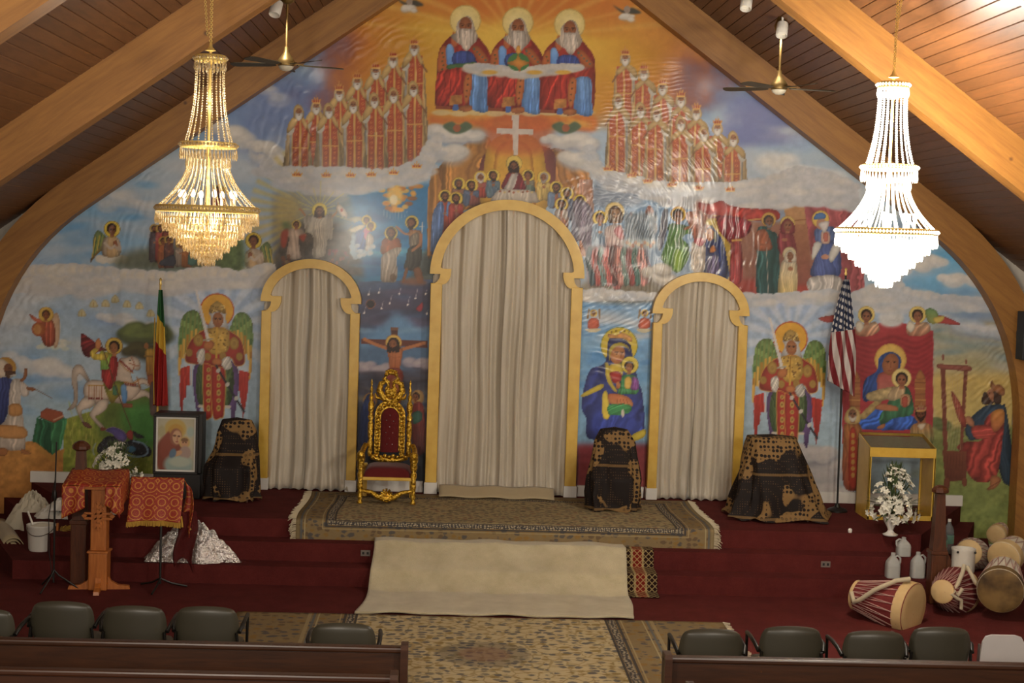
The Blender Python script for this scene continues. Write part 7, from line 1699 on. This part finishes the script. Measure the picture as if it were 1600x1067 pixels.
# ---------------------------------------------------------------- display case with glass top
def case():
    Y = 18.75; x0, x1 = atY(1357, 750, Y).x, atY(1461, 750, Y).x; w = (x1 - x0) / 2; H = atY(1410, 700, Y).z - STZ; D = .55
    r = thing('display_case', 'gold-framed display case with a slanted glass top, behind the white flowers', 'display case', ((x0 + x1) / 2, Y, STZ)); t = .03; hb = H + .12
    for sx in (-1, 1):
        MB().bbox(sx * w - t * (sx > 0), 0, 0, sx * w + t * (sx < 0), t, H, .004).build('corner_bar', M['goldpaint'], r); MB().bbox(sx * w - t * (sx > 0), D - t, 0, sx * w + t * (sx < 0), D, hb, .004).build('corner_bar', M['goldpaint'], r)
        MB().add([(sx * w, 0, 0), (sx * w, D, 0), (sx * w, D, hb), (sx * w, 0, H), (sx * (w - .015), 0, 0), (sx * (w - .015), D, 0), (sx * (w - .015), D, hb), (sx * (w - .015), 0, H)], [(0, 1, 2, 3), (7, 6, 5, 4), (0, 4, 5, 1), (1, 5, 6, 2), (2, 6, 7, 3), (3, 7, 4, 0)]).build('side_panel', M['goldpaint'], r)
    MB().bbox(-w, -.004, H - .12, w, t, H, .004).build('front_rail', M['goldpaint'], r); MB().bbox(-w, D - t, hb - .03, w, D, hb, .004).build('back_rail', M['goldpaint'], r); MB().bbox(-w, 0, 0, w, t, .06, .004).build('bottom_rail', M['goldpaint'], r)
    MB().add([(-w + .02, .03, H - .05), (w - .02, .03, H - .05), (w - .02, D - .03, hb - .05), (-w + .02, D - .03, hb - .05), (-w + .02, .03, H - .04), (w - .02, .03, H - .04), (w - .02, D - .03, hb - .04), (-w + .02, D - .03, hb - .04)], [(0, 3, 2, 1), (4, 5, 6, 7), (0, 1, 5, 4), (1, 2, 6, 5), (2, 3, 7, 6), (3, 0, 4, 7)]).build('tray', M['greycase'], r)
    MB().add([(-w + .01, 0, H), (w - .01, 0, H), (w - .01, D, hb), (-w + .01, D, hb), (-w + .01, 0, H + .006), (w - .01, 0, H + .006), (w - .01, D, hb + .006), (-w + .01, D, hb + .006)], [(0, 3, 2, 1), (4, 5, 6, 7), (0, 1, 5, 4), (1, 2, 6, 5), (2, 3, 7, 6), (3, 0, 4, 7)]).build('glass_top', M['glass'], r)
case()

# ---------------------------------------------------------------- flowers
def petal_flower(r_, n, tilt):
    m_ = MB()
    for k in range(n):
        a = 2 * PI * k / n
        def fn(u, v, a=a): w = r_ * .34 * math.sin(PI * min(1, v * .93 + .05)); x = r_ * v; z = r_ * (.45 * v - .5 * v * v * tilt) + .12 * r_ * (u - .5) ** 2 * 4; y = (u - .5) * 2 * w; return (x * math.cos(a) - y * math.sin(a), x * math.sin(a) + y * math.cos(a), z)
        m_.sheet(fn, 5, 6)
    m_.ball((0, 0, r_ * .12), r_ * .12, 6, 4); return m_
def bouquet(name, label, base, S, cx, cy, sx, sy, nfl, vase, seed, cross=False):
    q = random.Random(seed); r = thing('flower_arrangement', label, 'flowers', base)
    vh = vase[0][-1][1]; MB().lathe(vase[0], 24, cap=False).build('vase', M['porcelain'], r, True)
    big = petal_flower(.064, 6, 1.).build('flower', M['petal'], r, True); small = petal_flower(.044, 5, .6).build('flower', M['petal'], r, True); protos = [big, small]
    for k in range(nfl):
        a, rr = q.random() * 2 * PI, q.random() ** .6; h = q.random(); env = (1 - .75 * h ** 1.6)
        pos = Vector((cx + sx * env * rr * math.cos(a), sx * .7 * env * rr * math.sin(a) - .02, cy + sy * (h - .35)))
        if k < 2: o = protos[k]
        else: o = protos[k % 2].copy(); COL.objects.link(o); o.parent = r
        o.location = pos; d = Vector((pos.x - cx, pos.y - .12, (pos.z - cy) + .12)).normalized(); o.rotation_euler = d.to_track_quat('Z', 'Y').to_euler()
    lf = MB()
    for k in range(230):
        a, rr = q.random() * 2 * PI, q.random() ** .5; h = q.random(); env = (1 - .75 * h ** 1.6); p = Vector((cx + sx * 1.02 * env * rr * math.cos(a), sx * .7 * env * rr * math.sin(a), cy + sy * (h - .35))); d = Vector((p.x - cx, p.y, p.z - cy + .08)).normalized() * .07; s_ = d.cross(Vector((0, 0, 1))).normalized() * .014
        lf.add([p - d * .6, p + s_, p + d, p - s_], [(0, 1, 2, 3)])
    lf.build('foliage', M['leaf'], r, kind='stuff', solid=.002)
    st = MB()
    for k in range(14): a = q.random() * 6.28; e = sx * .5 * q.random(); st.tube([(0, 0, vh * .6), (cx * .5, 0, vh + .02), (cx + e * math.cos(a), e * math.sin(a), cy)], .004, 4)
    st.build('stems', M['leaf'], r, kind='stuff')
    if cross:
        c = MB().tube([(.04, .03, vh), (.045, .03, .78)], .008, 6).tube([(-.03, .03, .72), (.12, .03, .72)], .012, 6)
        for p in ((-.035, .72), (.125, .72), (.045, .79), (.045, .66)): c.ball((p[0], .03, p[1]), .02, 8, 6)
        c.ball((.045, .03, .72), .032, 8, 6, (1, .5, 1)); c.build('gold_cross', M['gold'], r, True)
    return r
p = atZ(1391, 836, STZ); S = p.y / FPX
bouquet('f', 'white lilies in a white footed vase in front of the display case, gold cross behind', p, S, .02, .42, .31, .62, 96, ([(.001, 0), (.085, 0), (.09, .012), (.05, .03), (.03, .06), (.045, .1), (.085, .17), (.095, .21), (.085, .21), (.06, .14), (.001, .1)],), 4, True)
p = atZ(180, 803, STZ)
bouquet('f', 'white flowers in a white vase between the oak lectern and the framed icon', p, S, .0, .56, .3, .4, 64, ([(.001, 0), (.06, 0), (.065, .012), (.035, .04), (.03, .1), (.05, .2), (.075, .34), (.085, .4), (.075, .4), (.05, .25), (.001, .2)],), 9)
# ---------------------------------------------------------------- clutter at the left end of the stage
def heap(name, label, cat, base, rx, ry, h, mat, seed, amp=.3, nu=60, nv=26, par=None):
    """a crumpled heap: low dome with sharp folds"""
    q = random.Random(seed); ph = [q.random() * 6.28 for _ in range(10)]
    def fn(u, v):
        a = 2 * PI * u; rr = 1 - v
        fold = 1 + amp * .5 * (math.sin(5 * a + ph[0]) * rr + .6 * math.sin(11 * a + ph[1] + 4 * rr) * rr)
        cr = abs(math.sin(7 * a + 9 * rr + ph[2])) * .6 + abs(math.sin(13 * a - 6 * rr + ph[3])) * .4 + abs(math.sin(3 * a + 15 * rr + ph[4])) * .5
        z = h * (1 - rr ** 1.7) * (1 - amp + amp * cr)
        return (rx * rr * fold * math.cos(a), ry * rr * fold * math.sin(a), .006 + max(0, z))
    o = MB().sheet(fn, nu, nv, closed=True).build(name, mat, par, True)
    if par is None: o.location = base; tag(o, label, cat)
    return o
p = atZ(33, 835, RIS); heap('cloth_pile', 'heap of crumpled white cloths at the left end of the stage', 'cloth pile', (p.x, p.y + .5, RIS), .34, .3, .42, M['creamcloth'], 3, .22)
p = atZ(92, 815, 2 * RIS); r = thing('white_package', 'white wrapped bundles stacked behind the white bucket', 'bundle', (p.x, p.y + .25, 2 * RIS))
for k, (dx, dz) in enumerate(((-.18, 0), (.06, 0), (-.05, .1))): 
    o = heap('bundle', '', '', None, .17, .13, .13, M['plasticwhite'], 20 + k, .3, 40, 14, r); o.location = (dx, 0, dz)
p = atZ(64, 859, RIS); S = p.y / FPX
r = thing('bucket', 'white plastic bucket on the lowest step at far left', 'bucket', (p.x, p.y, RIS)); MB().lathe([(.001, 0), (.13, 0), (.14, .02), (.155, .27), (.165, .28), (.165, .3), (.15, .3), (.135, .03), (.001, .025)], 28, cap=False).build('pail', M['plasticwhite'], r, True)
MB().tube([(.16 * math.cos(a), -.16 * math.sin(a) - .01, .29 - .1 * math.sin(a)) for a in np.linspace(0, PI, 12)], .004, 5).build('handle', M['chrome'], r, True)
MB().lathe([(.12, .28), (.05, .31), (.0, .315)], 20, cap=False).build('cloth_inside', M['creamcloth'], r, True); MB().tube([(-.1, .05, .26), (-.17, .05, .44)], .012, 6).build('stick', M['plasticwhite'], r, True)
p = atZ(84, 857, RIS); r = thing('straw_brush', 'yellow straw hand brush with a wooden handle beside the white bucket', 'brush', (p.x + .04, p.y, RIS)); MB().bbox(-.012, -.02, 0, .012, .02, .3, .004).build('handle', M['oak'], r); m_ = MB()
for k in range(60): a = rnd.random() * 6.28; m_.tube([(.03, 0, .22), (.1 + .06 * math.cos(a), .05 * math.sin(a), .18 + .1 * rnd.random())], .004, 4)
m_.build('bristles', M['goldfringe'], r, kind='stuff')
# rolled rug end pointing at the viewer
a = atZ(22, 878, 0); r = thing('rolled_rug', 'rolled-up rug lying on the floor at the far left edge', 'rolled rug', (a.x, a.y, 0)); m_ = MB(); sp = [(.06 + .012 * k / 5., k * .42) for k in range(46)]
def roll(u, v): t = u * 45; rr = .05 + .0022 * t; an = t * .42; return (rr * math.cos(an) - .5 * v, 1.2 * v, .16 + rr * math.sin(an))
MB().sheet(roll, 150, 6).build('roll', M['rugback'], r, True, solid=.008)
# crumpled silver wrap on the steps behind the music stand
p = atZ(300, 873, RIS); heap('foil_wrap', 'crumpled silver plastic wrap lying on the steps behind the music stand', 'wrap', (p.x, 17.34, RIS), .5, .14, .44, M['foil'], 8, .3, 90, 40)

# ---------------------------------------------------------------- jugs and bottles by the right newel
def jug(px, py, z, label, h=.27, rz=0):
    p = atZ(px, py, z); r = thing('plastic_jug', label, 'jug', (p.x, p.y, z), rz, 'milky plastic jugs on the steps'); w = .075
    pr = [(0, 1.), (.02, 1.06), (.5, 1.06), (.62, .98), (.74, .72), (.84, .4), (.9, .3)]
    m_ = MB()
    for i in range(len(pr) - 1):
        (za, a), (zb, b) = pr[i], pr[i + 1]
        def ringp(z_, k): return [(w * k * math.copysign(abs(math.cos(t)) ** .5, math.cos(t)), w * k * math.copysign(abs(math.sin(t)) ** .5, math.sin(t)), z_ * h) for t in np.linspace(0, 2 * PI, 25)[:-1]]
        A, B = ringp(za, a), ringp(zb, b); m_.add(A + B, [(j, (j + 1) % 24, 24 + (j + 1) % 24, 24 + j) for j in range(24)])
        if i == 0: m_.add(A, [tuple(range(23, -1, -1))])
    m_.build('body', M['jug'], r, True); MB().lathe([(.024, h * .88), (.026, h * .9), (.026, h * .99), (.02, h)], 16).build('neck', M['jug'], r, True)
    MB().tube([(.02, 0, h * .84), (.055, 0, h * .88), (.085, 0, h * .78), (.085, 0, h * .62), (.076, 0, h * .5)], .012, 8).build('handle', M['jug'], r, True); return r
jug(1411, 868, 2 * RIS, 'milky plastic jug with a big handle, standing one step above the other two', .22, PI)
jug(1394, 902, RIS, 'milky plastic jug standing on the lowest step beside a white cap', .29)
jug(1433, 902, RIS, 'milky plastic jug with a tall neck right in front of the newel post', .3)
p = atZ(1378, 897, RIS); o = MB().lathe([(.001, .0), (.034, .0), (.036, .004), (.036, .02), (.032, .026), (.001, .027)], 20, cap=False).build('jug_cap', M['plasticwhite'], None, True, p); tag(o, 'round white plastic cap lying beside the jug on the lowest step', 'cap')
p = atZ(1328, 832, STZ); o = MB().lathe([(.001, 0), (.02, .0), (.026, .02), (.024, .04), (.012, .05), (.001, .052)], 14, cap=False).build('loose_cap', M['plasticwhite'], None, True, p); tag(o, 'tiny white knob lying at the stage edge left of the flowers', 'cap')
for px, h, lab in ((1471, .36, 'clear water bottle with label right of the newel post, the nearer one'), (1481, .42, 'clear water bottle right of the newel post, the taller one behind')):
    p = atY(px, 866, 17.6 if px < 1475 else 17.75); r = thing('water_bottle', lab, 'bottle', (p.x, p.y, 2 * RIS), 0, 'clear water bottles'); MB().lathe([(.001, 0), (.055, 0), (.06, .02), (.055, h * .2), (.06, h * .3), (.056, h * .5), (.06, h * .62), (.05, h * .75), (.02, h * .88), (.018, h * .95), (.001, h * .95)], 20, cap=False).build('body', M['clear'], r, True)
    MB().lathe([(.061, h * .32), (.062, h * .33), (.062, h * .55), (.061, h * .56)], 20, cap=False).build('label_band', M['bluelabel'], r, True); MB().lathe([(.02, h * .93), (.02, h), (.001, h)], 14).build('cap', M['plasticwhite'], r)

# ---------------------------------------------------------------- drums at the right
def drum(px, py, Y, z, R, L_, yaw, tilt, label, skin='skin', body='drumred', small=.55, strap=True, laces=22):
    """conical church drum lying on its side; big skin faces local -y"""
    c = atY(px, py, Y); r = thing('drum', label, 'drum', (c.x, Y, c.z), 0, 'church drums at the right'); r.rotation_euler = (tilt, 0, yaw)
    to = Matrix.Rotation(-PI / 2, 4, 'X')                   # lathe axis z -> y
    pr = [(R * .97, 0), (R, .015), (R, .05), (R * .99, .12), (R * (.45 + .5 * small), L_ * .62), (R * small, L_ * .97), (R * small * .98, L_)]
    MB().lathe(pr, 36, cap=False).xf(to).build('shell', M[body], r, True)
    MB().lathe([(.001, -.006), (R * .6, -.004), (R * .93, 0), (R * 1.005, .01), (R * 1.01, .05), (R * 1.0, .12)], 36, cap=False).xf(to).build('large_skin', M[skin], r, True)
    MB().lathe([(R * small * 1.03, L_ * .93), (R * small * 1.03, L_ * .99), (R * small * .9, L_ + .008), (.001, L_ + .01)], 30, cap=False).xf(to).build('small_skin', M['skin'], r, True)
    m_ = MB()
    for k in range(laces):
        a0, a1 = 2 * PI * k / laces, 2 * PI * (k + .5) / laces
        for aa, bb in ((a0, a1), (a1, a0 + 2 * PI / laces)):
            pa = Vector((R * 1.01 * math.cos(aa), .11, R * 1.01 * math.sin(aa))) if aa == a0 else Vector((R * small * 1.03 * math.cos(aa), L_ * .94, R * small * 1.03 * math.sin(aa)))
            pb = Vector((R * small * 1.03 * math.cos(bb), L_ * .94, R * small * 1.03 * math.sin(bb))) if aa == a0 else Vector((R * 1.01 * math.cos(bb), .11, R * 1.01 * math.sin(bb)))
            mid = (pa + pb) / 2; k_ = R * (.45 + .5 * small) * 1.06 / max(.01, math.hypot(mid.x, mid.z)) if L_ > .3 else 1
            m_.tube([pa, Vector((mid.x * max(1, min(k_, 1.25)), mid.y, mid.z * max(1, min(k_, 1.25)))), pb], .0045, 4)
    m_.build('lacing', M['lace'], r, kind='stuff')
    if strap:
        s_ = MB().tube([(-.02, .1, R * 1.02), (-.06, .06, R * 1.14), (-R * .5, .16, R * 1.05), (-R * .8, L_ * .5, R * .6), (-R * .85, L_ * .72, R * .1), (-R * .7, L_ * .85, -R * .1), (-R * .55, L_ * .95, R * .2)], .026, 8); s_.build('shoulder_strap', M['rope'], r, True)
    return r
drum(1428, 953, 15.9, 0, .29, .7, .8, .06, 'red laced church drum lying nearest the chairs, large spotted pale skin facing the room')
drum(1497, 922, 16.8, 0, .262, .55, 2.5, .14, 'red laced church drum lying in the middle with its small brown skin facing the room', 'skin', small=.48, strap=False, laces=26)
drum(1563, 923, 16.2, 0, .25, .7, -.4, .12, 'church drum at the right edge with a dark stained skin and pale body', 'skindark', 'creamcloth', .72, False, 18)
drum(1520, 868, 18.2, 0, .21, .5, 2.7, .25, 'pale cloth-wrapped drum lying behind the white tub', 'creamcloth', 'creamcloth', .7, False, 20)
drum(1568, 872, 17.7, 0, .2, .4, -.7, .15, 'small pale-bodied drum behind the dark-skinned drum', 'skin', 'creamcloth', .8, False, 12)
drum(1556, 836, 19.0, 0, .12, .34, -.55, .1, 'small drum with a round tan skin lying against the painted meadow', 'skin', 'creamcloth', .7, False, 12)
p = atY(1504, 893, 17.0); r = thing('plastic_tub', 'open white plastic tub among the drums', 'tub', (p.x, 17.0, p.z)); MB().lathe([(.001, 0), (.125, 0), (.13, .02), (.13, .24), (.136, .25), (.136, .27), (.122, .27), (.12, .02), (.001, .02)], 26, cap=False).build('wall', M['plasticwhite'], r, True)
for s_ in (-1, 1): MB().ball((s_ * .1, -.1, .24), .014, 8, 6).build('handle_pin', M['black'], r)
m_ = MB(); pts = [(.02 * math.sin(7 * t) + .1 * math.sin(3.1 * t), -.03 * math.cos(5 * t), -.18 * t) for t in np.linspace(0, 1, 14)]
p = atY(1508, 903, 16.42); r = thing('rope_tangle', 'knotted pale cotton straps hanging over the middle drum', 'rope', p); 
MB().tube([(.0, .05, .13), (-.04, -.02, .06), (-.1, -.06, -.06), (-.16, -.07, -.13), (-.1, -.09, -.17), (-.05, -.08, -.1)], .024, 8).build('strand', M['rope'], r, True); MB().tube([(.03, .04, .12), (.06, -.03, .04), (.1, -.05, -.04), (.15, -.02, -.08)], .022, 8).build('strand', M['rope'], r, True); MB().tube([(-.14, -.1, -.12), (-.18, -.12, -.16), (-.12, -.13, -.2), (-.07, -.11, -.22), (-.06, -.1, -.32)], .02, 8).build('strand', M['rope'], r, True)

# ---------------------------------------------------------------- front row of padded chairs
def chair_proto():
    r = thing('padded_chair', '', 'chair', (0, 0, 0), 0, 'olive padded armchairs of the front row')
    b = MB()
    for side in (-1, 1):
        def bk(u, v, side=side):
            a, c = u * 2 - 1, v * 2 - 1; e = max(abs(a), abs(c))
            x = .265 * a * math.sqrt(max(0, 1 - .34 * c * c * abs(a) ** 3)); z = .2 * c * math.sqrt(max(0, 1 - .34 * a * a * abs(c) ** 3)); tp = 1 - .08 * max(0, -z / .2)
            return (x * tp, side * .036 * math.sqrt(max(0, 1 - e ** 8)) + .045 * (x / .265) ** 2, .64 + z)
        b.sheet(bk, 21, 17)
    b.build('backrest', M['olive'], r, True)
    def st(u, v): a, c = u * 2 - 1, v * 2 - 1; e = (1 - abs(a) ** 6) * (1 - abs(c) ** 6); return (a * .25, .28 + c * .25, .42 + .06 * e ** .3)
    MB().sheet(st, 18, 18).build('seat', M['olive'], r, True); MB().bbox(-.25, .03, .39, .25, .53, .43, .01).build('seat_base', M['black'], r)
    for sx in (-1, 1):
        MB().tube([(sx * .27, .02, .0), (sx * .27, .02, .42), (sx * .25, .0, .62)], .013, 8).build('leg', M['black'], r, True); MB().tube([(sx * .27, .5, 0), (sx * .28, .48, .66)], .013, 8).build('leg', M['black'], r, True)
        MB().tube([(sx * .27, .02, .62), (sx * .29, .1, .67), (sx * .29, .3, .68), (sx * .28, .48, .66)], .018, 8).build('armrest', M['black'], r, True)
    return r
CH = [(-84, 24, 948, 'olive padded chair cut off at the left edge of the photo'), (42, 150, 937, 'olive padded chair, second from the left in the front row'), (157, 262, 944, 'olive padded chair, third from the left in the front row'), (270, 376, 945, 'olive padded chair at the right end of the left group, arm showing'), (483, 590, 971, 'olive padded chair standing alone on the rug behind the left pew end'),
      (1062, 1165, 980, 'olive padded chair nearest the right pew end, beside the rug'), (1185, 1292, 976, 'olive padded chair, second in the right group'), (1318, 1420, 983, 'olive padded chair in front of the spotted drum'), (1420, 1525, 977, 'olive padded chair next to the white chair at right')]
proto = None
for x0, x1, yt, lab in CH:
    p = atZ((x0 + x1) / 2, yt + 2, .84)
    if proto is None: proto = chair_proto(); o = proto; o.location = (p.x, p.y, 0); o['label'] = lab
    else: o = dup(proto, (p.x, p.y, 0), 0, lab)
p = atZ(1568, 992, .8); r = thing('folding_chair', 'white plastic folding chair at the right edge beside the olive chairs', 'chair', (p.x, p.y, 0))
MB().prism([(-.2, .46), (.2, .46), (.19, .62), (.175, .74), (.15, .785), (.1, .8), (-.1, .8), (-.15, .785), (-.175, .74), (-.19, .62)], -.012, .012).build('backrest', M['greychair'], r); MB().bbox(-.2, .03, .42, .2, .42, .45, .01).build('seat', M['greychair'], r)
for sx in (-1, 1): MB().tube([(sx * .21, .34, 0), (sx * .205, .0, .5), (sx * .2, 0, .72)], .012, 8).build('leg', M['chrome'], r, True); MB().tube([(sx * .19, -.06, 0), (sx * .19, .3, .43)], .012, 8).build('leg', M['chrome'], r, True)

# ---------------------------------------------------------------- pews
def pew(x0, x1, y, label, ends):
    r = thing('pew', label, 'pew', ((x0 + x1) / 2, y, 0), 0, 'dark wooden pews'); w = (x1 - x0) / 2
    MB().bbox(-w, -.035, .28, w, .0, .86, .006).build('back_panel', M['pew'], r)
    MB().bbox(-w, -.06, .86, w, .03, .905, .014).build('top_rail', M['pew'], r)
    MB().bbox(-w, .0, .4, w, .42, .44, .012).build('seat', M['pew'], r)
    MB().bbox(-w, -.075, .6, w, -.035, .625, .006).build('book_ledge', M['pew'], r)
    for e in ends:
        x = e * w; a = x - (.05 if e > 0 else 0); MB().prism([(-.11, 0), (.46, 0), (.46, .46), (.3, .6), (.06, .66), (.06, .9), (.04, .93), (-.09, .93), (-.11, .9)], 0, .055).xf(Matrix(((0, 1, 0, a), (1, 0, 0, 0), (0, 0, 1, 0), (0, 0, 0, 1)))).build('end_panel', M['pew'], r)
    return r
le = atZ(637, 1012, .9).x; re = atZ(1034, 1020, .9).x
pew(-7.0, le, 11.3, 'front dark wooden pew on the left of the aisle', (1,)); pew(re, 7.0, 11.2, 'front dark wooden pew on the right of the aisle', (-1,))
yb = atZ(200, 1047, .9).y; pew(-7.0, le - .05, yb, 'second dark wooden pew on the left, cut by the bottom edge', (1,)); pew(re + .05, 7.0, yb - .12, 'second dark wooden pew on the right, cut by the bottom edge', (-1,))

# ---------------------------------------------------------------- small fixtures
for px, py, z0, lab in ((571, 866, .32, 'small metal outlet plate on the riser left of the white runner'), (1290, 885, .32, 'small metal outlet plate on the riser right of the steps')):
    yy = 17.8 - .31 - .006; c = atY(px, py, yy); r = thing('outlet_plate', lab, 'outlet', (c.x, yy, .29), 0, 'outlet plates on the step risers'); MB().bbox(-.055, -.004, 0, .055, .006, .07, .003).build('plate', M['outlet'], r)
    for s_ in (-1, 1): MB().box(s_ * .025 - .012, -.006, .02, s_ * .025 + .012, -.003, .05).build('socket', M['black'], r)
c = atY(1597, 523, 19.3); r = thing('wall_speaker', 'black loudspeaker on the timber column at the right edge', 'speaker', (c.x + .1, 19.3, c.z - .32)); MB().bbox(-.12, -.1, 0, .12, .15, .62, .012).build('cabinet', M['speaker'], r); MB().bbox(-.1, -.108, .03, .1, -.1, .59, .003).build('grille', M['black'], r)
MB().lathe([(.07, -.004), (.075, 0), (.05, .01), (.0, .02)], 20, cap=False).xf(Matrix.Translation((0, -.11, .2)) @ Matrix.Rotation(PI / 2, 4, 'X')).build('cone', M['speaker'], r); MB().bbox(-.03, .15, .25, .03, .4, .35, .005).build('bracket', M['black'], r)
